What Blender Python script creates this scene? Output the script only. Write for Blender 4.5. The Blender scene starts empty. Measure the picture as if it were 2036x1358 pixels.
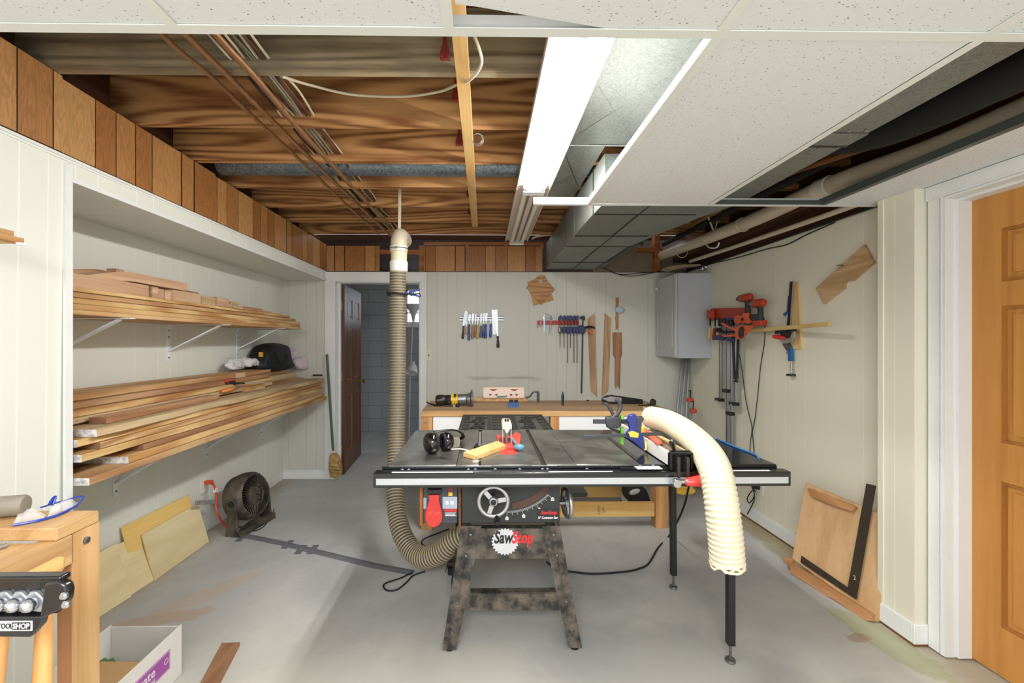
import bpy, math, random
from mathutils import Vector, Matrix
random.seed(7)
C = bpy.context.scene.collection
scn = bpy.context.scene
# ---------------------------------------------------------------- camera
F = 860.0; CX = 975.0; CY = 680.0; CAMZ = 1.385; YAW = 0.014
cam_d = bpy.data.cameras.new('camera'); cam = bpy.data.objects.new('camera', cam_d); C.objects.link(cam)
cam_d.sensor_width = 36.0; cam_d.lens = F/2036*36
cam_d.shift_x = (1018-CX)/2036; cam_d.shift_y = (CY-679)/2036
cam_d.clip_start = 0.02; cam_d.clip_end = 60
cam.location = (0, 0, CAMZ); cam.rotation_euler = (math.pi/2, 0, -YAW)
scn.camera = cam
def P(px, py, X=None, Y=None, Z=None):
    u = (px-CX)/F; v = (CY-py)/F
    d = Vector((u*math.cos(YAW)+math.sin(YAW), -u*math.sin(YAW)+math.cos(YAW), v))
    if X is not None: k = X/d.x
    elif Y is not None: k = Y/d.y
    else: k = (Z-CAMZ)/d.z
    return Vector((0, 0, CAMZ))+d*k
# ---------------------------------------------------------------- light
w = bpy.data.worlds.new('world'); scn.world = w; w.use_nodes = True
w.node_tree.nodes['Background'].inputs[0].default_value = (0.93, 0.965, 1.0, 1)
w.node_tree.nodes['Background'].inputs[1].default_value = 1.9
def area(name, loc, rot, sx, sy, power, col):
    l = bpy.data.lights.new(name, 'AREA'); l.shape = 'RECTANGLE'; l.size = sx; l.size_y = sy
    l.energy = power; l.color = col
    o = bpy.data.objects.new(name, l); C.objects.link(o); o.location = loc; o.rotation_euler = rot
    return o
area('room_lamp', (-0.2, -0.9, 2.05), (math.radians(12), 0, 0), 1.2, 0.6, 88, (0.96, 0.98, 1))
area('next_room_lamp', (0.8, 5.6, 2.2), (0, 0, 0), 0.5, 0.5, 5, (0.85, 0.93, 1))
TUBE = 118.0
scn.view_settings.view_transform = 'Standard'; scn.view_settings.look = 'None'
scn.view_settings.gamma = 1; scn.view_settings.use_curve_mapping = False
scn.view_settings.exposure = 0.0
# ---------------------------------------------------------------- helpers
WO = {}
class MB:
    def __init__(s): s.v = []; s.f = []; s.m = []
    def add(s, vs, fs, mi=0):
        n = len(s.v); s.v += [Vector(a) for a in vs]
        for f in fs: s.f.append([n+i for i in f]); s.m.append(mi)
        return s
    def box(s, x0, x1, y0, y1, z0, z1, mi=0, M=None):
        vs = [(x, y, z) for z in (z0, z1) for y in (y0, y1) for x in (x0, x1)]
        if M is not None: vs = [M @ Vector(a) for a in vs]
        return s.add(vs, [(0,2,3,1),(4,5,7,6),(0,1,5,4),(2,6,7,3),(0,4,6,2),(1,3,7,5)], mi)
    def obox(s, c, size, M=None, mi=0):
        a, b, c2 = size[0]/2, size[1]/2, size[2]/2
        T = Matrix.Translation(Vector(c))
        if M is not None: T = T @ M.to_4x4()
        return s.box(-a, a, -b, b, -c2, c2, mi, T)
    def bar(s, p0, p1, wd, ht, up=(0,0,1), mi=0):
        p0 = Vector(p0); p1 = Vector(p1); d = (p1-p0); L = d.length; d.normalize()
        up = Vector(up); sd = d.cross(up)
        if sd.length < 1e-5: sd = d.cross(Vector((0,1,0)))
        sd.normalize(); up = sd.cross(d)
        M = Matrix((( d.x, sd.x, up.x, p0.x), (d.y, sd.y, up.y, p0.y), (d.z, sd.z, up.z, p0.z), (0,0,0,1)))
        return s.box(0, L, -wd/2, wd/2, -ht/2, ht/2, mi, M)
    def prism(s, poly, M, t, mi=0, t0=0.0):
        n = len(poly)
        ar = sum(poly[i][0]*poly[(i+1)%n][1]-poly[(i+1)%n][0]*poly[i][1] for i in range(n))
        if ar < 0: poly = poly[::-1]
        vs = [M @ Vector((a, b, t0)) for a, b in poly]+[M @ Vector((a, b, t)) for a, b in poly]
        fs = [tuple(range(n))[::-1], tuple(range(n, 2*n))]+[(i, (i+1)%n, n+(i+1)%n, n+i) for i in range(n)]
        return s.add(vs, fs, mi)
    def tube(s, pts, r, seg=10, mi=0, cap=True, mats=None, flat=None):
        pts = [Vector(p) for p in pts]; n = len(pts)
        rr = r if isinstance(r, (list, tuple)) else [r]*n
        t0 = (pts[1]-pts[0]).normalized()
        a = t0.cross(Vector((0,0,1)))
        if a.length < 0.05: a = t0.cross(Vector((1,0,0)))
        a.normalize(); base = len(s.v); pt = t0
        for i in range(n):
            t = (pts[min(i+1, n-1)]-pts[max(i-1, 0)])
            t = t.normalized() if t.length > 1e-9 else pt
            q = pt.rotation_difference(t); a = q @ a; a = (a-t*a.dot(t)).normalized(); b = t.cross(a); pt = t
            for k in range(seg):
                an = 2*math.pi*k/seg
                s.v.append(pts[i]+(a*math.cos(an)+b*math.sin(an)*(flat or 1))*rr[i])
        for i in range(n-1):
            for k in range(seg):
                k2 = (k+1) % seg
                s.f.append([base+i*seg+k, base+i*seg+k2, base+(i+1)*seg+k2, base+(i+1)*seg+k])
                s.m.append(mats[i % len(mats)] if mats else mi)
        if cap:
            s.f.append([base+k for k in range(seg)][::-1]); s.m.append(mi)
            s.f.append([base+(n-1)*seg+k for k in range(seg)]); s.m.append(mi)
        return s
    def cyl(s, p0, p1, r0, r1=None, seg=16, mi=0, cap=True):
        return s.tube([p0, p1], [r0, r0 if r1 is None else r1], seg, mi, cap)
    def lathe(s, prof, M, seg=24, mi=0):      # prof: (r, z) pairs, about local z
        n = len(prof); base = len(s.v)
        for r, z in prof:
            for k in range(seg):
                an = 2*math.pi*k/seg; s.v.append(M @ Vector((r*math.cos(an), r*math.sin(an), z)))
        for i in range(n-1):
            for k in range(seg):
                k2 = (k+1) % seg
                s.f.append([base+i*seg+k, base+i*seg+k2, base+(i+1)*seg+k2, base+(i+1)*seg+k]); s.m.append(mi)
        if prof[0][0] > 1e-6: s.f.append([base+k for k in range(seg)][::-1]); s.m.append(mi)
        if prof[-1][0] > 1e-6: s.f.append([base+(n-1)*seg+k for k in range(seg)]); s.m.append(mi)
        return s
    def ball(s, c, r, M=None, mi=0, seg=16, rings=10):
        r = r if isinstance(r, (tuple, list)) else (r, r, r)
        T = Matrix.Translation(Vector(c)) @ (M.to_4x4() if M is not None else Matrix.Identity(4)) @ Matrix.Diagonal((r[0], r[1], r[2], 1))
        return s.lathe([(math.sin(math.pi*i/rings), -math.cos(math.pi*i/rings)) for i in range(rings+1)], T, seg, mi)
    def torus(s, c, M, R, r, seg=32, sg=8, mi=0):
        M = Matrix.Translation(Vector(c)) @ M.to_4x4()
        base = len(s.v)
        for i in range(seg):
            a = 2*math.pi*i/seg
            for k in range(sg):
                b = 2*math.pi*k/sg
                s.v.append(M @ Vector(((R+r*math.cos(b))*math.cos(a), (R+r*math.cos(b))*math.sin(a), r*math.sin(b))))
        for i in range(seg):
            for k in range(sg):
                i2 = (i+1) % seg; k2 = (k+1) % sg
                s.f.append([base+i*sg+k, base+i2*sg+k, base+i2*sg+k2, base+i*sg+k2]); s.m.append(mi)
        return s
    def build(s, name, mat, parent=None, bevel=0, local=False, sub=0, smooth=True):
        me = bpy.data.meshes.new(name)
        if parent is not None: org = Vector((0,0,0)) if local else WO[parent.name]
        elif local: org = Vector((0,0,0))
        else:
            xs = [a.x for a in s.v]; ys = [a.y for a in s.v]; zs = [a.z for a in s.v]
            org = Vector(((min(xs)+max(xs))/2, (min(ys)+max(ys))/2, min(zs)))
        me.from_pydata([tuple(a-org) for a in s.v], [], s.f)
        for m in (mat if isinstance(mat, (list, tuple)) else [mat]): me.materials.append(m)
        for p, mi in zip(me.polygons, s.m): p.material_index = mi
        me.validate(); me.update()
        if smooth:
            me.polygons.foreach_set('use_smooth', [True]*len(me.polygons))
            me.set_sharp_from_angle(angle=math.radians(38))
        o = bpy.data.objects.new(name, me); C.objects.link(o)
        if parent is not None: o.parent = parent; WO[o.name] = WO[parent.name].copy()
        else: o.location = org; WO[o.name] = org.copy()
        if bevel:
            b = o.modifiers.new('bevel', 'BEVEL'); b.width = bevel; b.segments = 2; b.limit_method = 'ANGLE'; b.angle_limit = math.radians(40)
        if sub:
            b = o.modifiers.new('sub', 'SUBSURF'); b.levels = sub; b.render_levels = sub
        return o
def tag(o, label, cat, group=None):
    o['label'] = label; o['category'] = cat
    if group: o['group'] = group
    return o
def struct(o): o['kind'] = 'structure'; return o
def thing(name, label, cat, loc, group=None, rot=None):
    o = bpy.data.objects.new(name, None); C.objects.link(o); o.empty_display_size = 0.05
    o.location = loc
    if rot is not None: o.rotation_euler = rot
    WO[o.name] = Vector(loc)
    return tag(o, label, cat, group)
def one(mb, name, mat, label, cat, group=None, bevel=0, sub=0):
    return tag(mb.build(name, mat, None, bevel, sub=sub), label, cat, group)
def spline(pts, n=12):
    pts = [Vector(p) for p in pts]; q = [pts[0]*2-pts[1]]+pts+[pts[-1]*2-pts[-2]]; out = []
    for i in range(1, len(q)-2):
        for k in range(n):
            t = k/n; a, b, c, d = q[i-1], q[i], q[i+1], q[i+2]
            out.append(0.5*((2*b)+(c-a)*t+(2*a-5*b+4*c-d)*t*t+(3*b-a-3*c+d)*t*t*t))
    out.append(pts[-1]); return out
def even(pts, step):
    out = [pts[0]]; acc = 0
    for a, b in zip(pts, pts[1:]):
        L = (b-a).length; d = step-acc
        while d <= L: out.append(a.lerp(b, d/L)); d += step
        acc = L-(d-step)
    return out
def axes(x, y, z, o=(0,0,0)):
    x = Vector(x); y = Vector(y); z = Vector(z)
    return Matrix(((x.x,y.x,z.x,o[0]),(x.y,y.y,z.y,o[1]),(x.z,y.z,z.z,o[2]),(0,0,0,1)))
def along(p0, p1, hint=(0,0,1)):          # local z runs p0 -> p1
    p0 = Vector(p0); z = (Vector(p1)-p0).normalized(); x = Vector(hint).cross(z)
    if x.length < 1e-4: x = Vector((1,0,0)).cross(z)
    x.normalize(); return axes(x, z.cross(x), z, p0)
def text_mesh(s, size, M, mat, name, parent=None, depth=0.0006, bold=0.0, sx=1.0, shear=0.0, al='CENTER', wo=None):
    cu = bpy.data.curves.new(name, 'FONT'); cu.body = s; cu.size = size; cu.extrude = depth; cu.align_x = al; cu.align_y = 'CENTER'
    cu.offset = bold; cu.shear = shear; cu.resolution_u = 3
    t = bpy.data.objects.new(name, cu); C.objects.link(t)
    bpy.context.view_layer.update()
    me = bpy.data.meshes.new_from_object(t.evaluated_get(bpy.context.evaluated_depsgraph_get()))
    bpy.data.objects.remove(t)
    org = WO[parent.name] if parent is not None else Vector((0,0,0))
    if wo is not None: org = Vector(wo)
    for v in me.vertices: v.co = (M @ Vector((v.co.x*sx, v.co.y, v.co.z)))-org
    me.materials.clear(); me.materials.append(mat); me.name = name
    o = bpy.data.objects.new(name, me); C.objects.link(o)
    if parent is not None: o.parent = parent; WO[o.name] = WO[parent.name].copy()
    return o
MBK = lambda o: axes((1,0,0), (0,0,1), (0,-1,0), o)        # flat on a wall that faces the camera
MRT = lambda o: axes((0,-1,0), (0,0,1), (-1,0,0), o)       # flat on the right wall
MLF = lambda o: axes((0,1,0), (0,0,1), (1,0,0), o)         # flat on the left wall
MFL = lambda o: axes((1,0,0), (0,1,0), (0,0,1), o)         # flat on floor / a top
def pxB(pts, Y): return [(P(a, b, Y=Y).x, P(a, b, Y=Y).z) for a, b in pts]
def pxR(pts, X): return [(-P(a, b, X=X).y, P(a, b, X=X).z) for a, b in pts]
def pxL(pts, X): return [(P(a, b, X=X).y, P(a, b, X=X).z) for a, b in pts]
def pxF(pts, Z): return [(P(a, b, Z=Z).x, P(a, b, Z=Z).y) for a, b in pts]
def onB(Y): return MBK((0, Y, 0))
def onR(X): return MRT((X, 0, 0))
def onL(X): return MLF((X, 0, 0))
def onF(Z): return MFL((0, 0, Z))
# ---------------------------------------------------------------- materials
def mat_base(name):
    m = bpy.data.materials.new(name); m.use_nodes = True; nt = m.node_tree
    return m, nt, nt.nodes['Principled BSDF'], nt.nodes, nt.links
def rgb(r, g, b): # sRGB 0-255 to linear
    f = lambda c: (c/255/12.92) if c/255 <= 0.04045 else ((c/255+0.055)/1.055)**2.4
    return (f(r), f(g), f(b), 1)
def flat(name, col, rough=0.5, metal=0.0, noise=0.0, ns=12.0, bump=0.0, spec=0.5, coat=0.0, dirt=None, dirt_amt=0.5):
    m, nt, bs, N, L = mat_base(name)
    bs.inputs['Roughness'].default_value = rough; bs.inputs['Metallic'].default_value = metal
    bs.inputs['Specular IOR Level'].default_value = spec; bs.inputs['Coat Weight'].default_value = coat
    bs.inputs['Base Color'].default_value = col
    if noise or dirt or bump:
        tc = N.new('ShaderNodeTexCoord'); nz = N.new('ShaderNodeTexNoise'); nz.inputs['Scale'].default_value = ns
        nz.inputs['Detail'].default_value = 6; nz.inputs['Roughness'].default_value = 0.65
        L.new(tc.outputs['Object'], nz.inputs['Vector'])
        rp = N.new('ShaderNodeValToRGB'); L.new(nz.outputs['Fac'], rp.inputs[0])
        c2 = dirt if dirt else tuple(c*(1-noise) for c in col[:3])+(1,)
        lo = 0.5-0.28*dirt_amt if dirt else 0.3
        hi = lo+0.22 if dirt else 0.7
        rp.color_ramp.elements[0].position = lo; rp.color_ramp.elements[0].color = c2
        rp.color_ramp.elements[1].position = hi; rp.color_ramp.elements[1].color = col
        L.new(rp.outputs[0], bs.inputs['Base Color'])
        if bump:
            bp = N.new('ShaderNodeBump'); bp.inputs['Strength'].default_value = bump; bp.inputs['Distance'].default_value = 0.003
            L.new(nz.outputs['Fac'], bp.inputs['Height']); L.new(bp.outputs[0], bs.inputs['Normal'])
    return m
def wood(name, light, dark, axis='Y', scale=1.0, rings=9.0, rough=0.6, stretch=0.07, contrast=1.0, bump=0.15, stain=None, fine=0.35):
    m, nt, bs, N, L = mat_base(name)
    bs.inputs['Roughness'].default_value = rough; bs.inputs['Specular IOR Level'].default_value = 0.3
    tc = N.new('ShaderNodeTexCoord'); mp = N.new('ShaderNodeMapping'); oi = N.new('ShaderNodeObjectInfo')
    sc = {'X': (stretch, 1, 1), 'Y': (1, stretch, 1), 'Z': (1, 1, stretch)}[axis]
    mp.inputs['Scale'].default_value = tuple(a*scale*6 for a in sc)
    L.new(tc.outputs['Object'], mp.inputs['Vector'])
    mu = N.new('ShaderNodeMath'); mu.operation = 'MULTIPLY'; mu.inputs[1].default_value = 37.0; L.new(oi.outputs['Random'], mu.inputs[0])
    nz = N.new('ShaderNodeTexNoise'); nz.noise_dimensions = '4D'; nz.inputs['Scale'].default_value = 1.0
    nz.inputs['Detail'].default_value = 1.0; nz.inputs['Roughness'].default_value = 0.35; nz.inputs['Distortion'].default_value = 0.08
    L.new(mp.outputs[0], nz.inputs['Vector']); L.new(mu.outputs[0], nz.inputs['W'])
    m1 = N.new('ShaderNodeMath'); m1.operation = 'MULTIPLY'; m1.inputs[1].default_value = rings*2*math.pi; L.new(nz.outputs['Fac'], m1.inputs[0])
    sn = N.new('ShaderNodeMath'); sn.operation = 'SINE'; L.new(m1.outputs[0], sn.inputs[0])
    n2 = N.new('ShaderNodeTexNoise'); n2.noise_dimensions = '4D'; n2.inputs['Scale'].default_value = 14.0; n2.inputs['Detail'].default_value = 3
    L.new(mp.outputs[0], n2.inputs['Vector']); L.new(mu.outputs[0], n2.inputs['W'])
    ma = N.new('ShaderNodeMath'); ma.operation = 'MULTIPLY_ADD'; ma.inputs[1].default_value = 0.22*contrast; ma.inputs[2].default_value = 0.5; L.new(sn.outputs[0], ma.inputs[0])
    m3 = N.new('ShaderNodeMath'); m3.operation = 'MULTIPLY_ADD'; m3.inputs[1].default_value = fine*2; L.new(n2.outputs['Fac'], m3.inputs[0])
    m4 = N.new('ShaderNodeMath'); m4.operation = 'SUBTRACT'; L.new(ma.outputs[0], m4.inputs[0]); m4.inputs[1].default_value = fine
    L.new(m4.outputs[0], m3.inputs[2])
    rp = N.new('ShaderNodeValToRGB'); rp.color_ramp.elements[0].color = dark; rp.color_ramp.elements[1].color = light
    rp.color_ramp.elements[0].position = 0.1; rp.color_ramp.elements[1].position = 0.72
    L.new(m3.outputs[0], rp.inputs[0]); out = rp.outputs[0]
    hv = N.new('ShaderNodeHueSaturation'); hvm = N.new('ShaderNodeMath'); hvm.operation = 'MULTIPLY_ADD'; hvm.inputs[1].default_value = 0.24; hvm.inputs[2].default_value = 0.88
    L.new(oi.outputs['Random'], hvm.inputs[0]); L.new(hvm.outputs[0], hv.inputs['Value']); L.new(out, hv.inputs['Color']); out = hv.outputs[0]
    if stain:
        n3 = N.new('ShaderNodeTexNoise'); n3.inputs['Scale'].default_value = 2.4; n3.inputs['Detail'].default_value = 6; L.new(tc.outputs['Object'], n3.inputs['Vector'])
        r3 = N.new('ShaderNodeValToRGB'); r3.color_ramp.elements[0].position = 0.45; r3.color_ramp.elements[1].position = 0.62; L.new(n3.outputs['Fac'], r3.inputs[0])
        mx = N.new('ShaderNodeMix'); mx.data_type = 'RGBA'; mx.inputs['B'].default_value = stain; L.new(out, mx.inputs['A'])
        mm = N.new('ShaderNodeMath'); mm.operation = 'MULTIPLY'; mm.inputs[1].default_value = 0.6; L.new(r3.outputs[0], mm.inputs[0]); L.new(mm.outputs[0], mx.inputs['Factor'])
        out = mx.outputs['Result']
    L.new(out, bs.inputs['Base Color'])
    bp = N.new('ShaderNodeBump'); bp.inputs['Strength'].default_value = bump; bp.inputs['Distance'].default_value = 0.002
    L.new(m3.outputs[0], bp.inputs['Height']); L.new(bp.outputs[0], bs.inputs['Normal'])
    return m
def panelling(name, axis, col, groove, seams, period=1.2192, off=0.0, width=0.004, rough=0.45, planks=None, grain=None, noise=0.05, stain=None):
    """random-plank sheet panelling: grooves every period at the given seams, along world X or Y"""
    m, nt, bs, N, L = mat_base(name)
    bs.inputs['Roughness'].default_value = rough; bs.inputs['Specular IOR Level'].default_value = 0.35
    g = N.new('ShaderNodeNewGeometry'); sp = N.new('ShaderNodeSeparateXYZ'); L.new(g.outputs['Position'], sp.inputs[0])
    a = N.new('ShaderNodeMath'); a.operation = 'ADD'; a.inputs[1].default_value = off+50*period; L.new(sp.outputs[axis], a.inputs[0])
    d = N.new('ShaderNodeMath'); d.operation = 'DIVIDE'; d.inputs[1].default_value = period; L.new(a.outputs[0], d.inputs[0])
    fr = N.new('ShaderNodeMath'); fr.operation = 'FRACT'; L.new(d.outputs[0], fr.inputs[0])
    rp = N.new('ShaderNodeValToRGB'); cr = rp.color_ramp; cr.interpolation = 'CONSTANT'
    seams = sorted(seams); wv = width/period
    cr.elements[0].position = 0; cr.elements[0].color = (0,0,0,1); cr.elements[1].position = wv; cr.elements[1].color = (1,1,1,1)
    for s in seams[1:]:
        e = cr.elements.new(s/period); e.color = (0,0,0,1); e = cr.elements.new(s/period+wv); e.color = (1,1,1,1)
    L.new(fr.outputs[0], rp.inputs[0])
    if planks:
        pr = N.new('ShaderNodeValToRGB'); pc = pr.color_ramp; pc.interpolation = 'CONSTANT'
        pc.elements[0].position = 0; pc.elements[0].color = planks[0]
        pc.elements[1].position = seams[1]/period; pc.elements[1].color = planks[1]
        for i, s in enumerate(seams[2:]): e = pc.elements.new(s/period); e.color = planks[(i+2) % len(planks)]
        L.new(fr.outputs[0], pr.inputs[0]); base = pr.outputs[0]
    else:
        c = N.new('ShaderNodeRGB'); c.outputs[0].default_value = col; base = c.outputs[0]
    nz = N.new('ShaderNodeTexNoise'); nz.inputs['Detail'].default_value = 5
    mp = N.new('ShaderNodeMapping'); L.new(g.outputs['Position'], mp.inputs[0])
    if grain: mp.inputs['Scale'].default_value = (9, 9, 1.6); nz.inputs['Scale'].default_value = 2.0; nz.inputs['Distortion'].default_value = 1.0
    else: mp.inputs['Scale'].default_value = (1, 1, 1); nz.inputs['Scale'].default_value = 2.5
    L.new(mp.outputs[0], nz.inputs['Vector'])
    if grain:
        k = N.new('ShaderNodeMath'); k.operation = 'MULTIPLY'; k.inputs[1].default_value = 60; L.new(nz.outputs['Fac'], k.inputs[0])
        k2 = N.new('ShaderNodeMath'); k2.operation = 'SINE'; L.new(k.outputs[0], k2.inputs[0])
        k3 = N.new('ShaderNodeMath'); k3.operation = 'MULTIPLY_ADD'; k3.inputs[1].default_value = 0.5; k3.inputs[2].default_value = 0.5; L.new(k2.outputs[0], k3.inputs[0]); fac = k3.outputs[0]
    else: fac = nz.outputs['Fac']
    mx = N.new('ShaderNodeMix'); mx.data_type = 'RGBA'; mx.blend_type = 'MULTIPLY'; mx.inputs['Factor'].default_value = 1
    sh = N.new('ShaderNodeMapRange'); sh.inputs['To Min'].default_value = 1-noise; sh.inputs['To Max'].default_value = 1.0; L.new(fac, sh.inputs['Value'])
    L.new(base, mx.inputs['A']); L.new(sh.outputs[0], mx.inputs['B'])
    m2 = N.new('ShaderNodeMix'); m2.data_type = 'RGBA'; m2.inputs['A'].default_value = groove
    L.new(rp.outputs[0], m2.inputs['Factor']); L.new(mx.outputs['Result'], m2.inputs['B'])
    fin = m2.outputs['Result']
    if stain:      # a scuffed horizontal band
        zc, x0, x1, scol = stain
        ns = N.new('ShaderNodeTexNoise'); ns.inputs['Scale'].default_value = 9; ns.inputs['Detail'].default_value = 8; mq = N.new('ShaderNodeMapping'); mq.inputs['Scale'].default_value = (0.5, 1, 3); L.new(g.outputs['Position'], mq.inputs[0]); L.new(mq.outputs[0], ns.inputs['Vector'])
        mz = N.new('ShaderNodeMapping'); mz.vector_type = 'TEXTURE'; mz.inputs['Location'].default_value = ((x0+x1)/2, 0, zc); mz.inputs['Scale'].default_value = ((x1-x0)/2, 100, 0.055); L.new(g.outputs['Position'], mz.inputs[0])
        ln = N.new('ShaderNodeVectorMath'); ln.operation = 'LENGTH'; L.new(mz.outputs[0], ln.inputs[0])
        fa = N.new('ShaderNodeMath'); fa.operation = 'MULTIPLY_ADD'; fa.inputs[1].default_value = -0.45; L.new(ln.outputs['Value'], fa.inputs[0]); L.new(ns.outputs['Fac'], fa.inputs[2])
        fr2 = N.new('ShaderNodeMapRange'); fr2.inputs['From Min'].default_value = 0.25; fr2.inputs['From Max'].default_value = 0.5; fr2.inputs['To Max'].default_value = 0.5; L.new(fa.outputs[0], fr2.inputs['Value'])
        m6 = N.new('ShaderNodeMix'); m6.data_type = 'RGBA'; m6.inputs['B'].default_value = scol; L.new(fin, m6.inputs['A']); L.new(fr2.outputs[0], m6.inputs['Factor']); fin = m6.outputs['Result']
    L.new(fin, bs.inputs['Base Color'])
    bp = N.new('ShaderNodeBump'); bp.inputs['Strength'].default_value = 0.35; bp.inputs['Distance'].default_value = 0.002
    L.new(rp.outputs[0], bp.inputs['Height']); L.new(bp.outputs[0], bs.inputs['Normal'])
    return m
def emit(name, col, s):
    m, nt, bs, N, L = mat_base(name)
    bs.inputs['Base Color'].default_value = (0.8,0.8,0.8,1); bs.inputs['Emission Color'].default_value = col; bs.inputs['Emission Strength'].default_value = s
    return m
SEAMS = [0, 0.10, 0.305, 0.405, 0.53, 0.71, 0.81, 0.915, 1.015]
cream = rgb(232, 228, 208); creamg = rgb(238, 235, 218)
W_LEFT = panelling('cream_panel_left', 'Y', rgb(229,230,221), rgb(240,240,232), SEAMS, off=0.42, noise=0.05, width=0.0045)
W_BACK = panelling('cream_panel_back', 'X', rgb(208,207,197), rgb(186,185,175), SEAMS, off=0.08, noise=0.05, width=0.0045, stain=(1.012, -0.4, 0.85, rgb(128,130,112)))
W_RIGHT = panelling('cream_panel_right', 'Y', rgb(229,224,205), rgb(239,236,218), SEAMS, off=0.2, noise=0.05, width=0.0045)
br = [rgb(*c) for c in ((178,126,76),(164,110,62),(188,136,84),(170,118,70),(192,144,92),(160,106,60))]
W_FRL = panelling('brown_panel_left', 'Y', br[0], rgb(40,22,10), SEAMS, off=0.13, width=0.006, planks=br, grain=True, noise=0.22, rough=0.4)
W_FRB = panelling('brown_panel_back', 'X', br[0], rgb(40,22,10), SEAMS, off=0.3, width=0.006, planks=br, grain=True, noise=0.22, rough=0.4)
JOIST = wood('joist_pine', rgb(200,150,98), rgb(128,80,44), 'X', 0.8, 15, 0.7, 0.085, 1.5)
JOISTG = wood('joist_weathered', rgb(178,160,130), rgb(104,88,66), 'X', 1.0, 9, 0.8, 0.07, 1.0, stain=rgb(120,112,98))
STRIP = wood('strip_pine', rgb(226,190,128), rgb(196,152,92), 'Y', 1.0, 5, 0.6)
DARKW = wood('dark_wood', rgb(84,50,28), rgb(44,26,14), 'X', 1.0, 5, 0.8)
DARKWY = wood('dark_wood_y', rgb(84,46,28), rgb(40,22,12), 'Y', 1.0, 5, 0.8)
WHITE = flat('white_paint', rgb(232,233,232), 0.4, noise=0.05, ns=5)
GRIDM = flat('grid_enamel', rgb(228,229,226), 0.45)
COPPER = flat('aged_copper', rgb(166,122,84), 0.45, 0.6, noise=0.25, ns=18)
BLACK = flat('black_plastic', rgb(22,22,24), 0.4)
BLACKR = flat('black_rubber', rgb(24,24,26), 0.7)
BLKMET = flat('black_metal', rgb(20,20,23), 0.3, 0.2, noise=0.2)
STEEL = flat('bright_steel', rgb(168,170,174), 0.36, 0.7)
STEELD = flat('dull_steel', rgb(132,134,136), 0.4, 0.9, noise=0.25)
CHROME = flat('chrome', rgb(190,192,196), 0.2, 0.9)
BRASS = flat('brass', rgb(176,140,80), 0.35, 0.9)
def galv(name, c0, c1, sc, rough=0.42, metal=0.75):
    m, nt, bs, N, L = mat_base(name)
    tc = N.new('ShaderNodeTexCoord'); vo = N.new('ShaderNodeTexVoronoi'); vo.inputs['Scale'].default_value = sc
    nz = N.new('ShaderNodeTexNoise'); nz.inputs['Scale'].default_value = 3; nz.inputs['Detail'].default_value = 5
    L.new(tc.outputs['Object'], vo.inputs['Vector']); L.new(tc.outputs['Object'], nz.inputs['Vector'])
    sp = N.new('ShaderNodeSeparateColor'); L.new(vo.outputs['Color'], sp.inputs[0])
    ad = N.new('ShaderNodeMath'); ad.operation = 'MULTIPLY_ADD'; ad.inputs[1].default_value = 0.5; L.new(sp.outputs[0], ad.inputs[0])
    m5 = N.new('ShaderNodeMath'); m5.operation = 'MULTIPLY'; m5.inputs[1].default_value = 0.55; L.new(nz.outputs['Fac'], m5.inputs[0]); L.new(m5.outputs[0], ad.inputs[2])
    rp = N.new('ShaderNodeValToRGB'); rp.color_ramp.elements[0].color = c0; rp.color_ramp.elements[1].color = c1
    rp.color_ramp.elements[0].position = 0.2; rp.color_ramp.elements[1].position = 0.85
    L.new(ad.outputs[0], rp.inputs[0]); L.new(rp.outputs[0], bs.inputs['Base Color'])
    bs.inputs['Metallic'].default_value = metal; bs.inputs['Roughness'].default_value = rough
    bp = N.new('ShaderNodeBump'); bp.inputs['Strength'].default_value = 0.08; bp.inputs['Distance'].default_value = 0.004
    L.new(sp.outputs[0], bp.inputs['Height']); L.new(bp.outputs[0], bs.inputs['Normal'])
    return m
GALV = galv('galvanised', rgb(150,154,150), rgb(186,189,184), 170, 0.34, 0.8)
GALVD = galv('galvanised_dull', rgb(112,116,112), rgb(152,156,152), 230, 0.5, 0.6)
PVC = flat('pvc_white', rgb(222,216,198), 0.35, noise=0.12, ns=6)
PVCG = flat('pvc_beige', rgb(206,194,172), 0.4, noise=0.15, ns=4)
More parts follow.
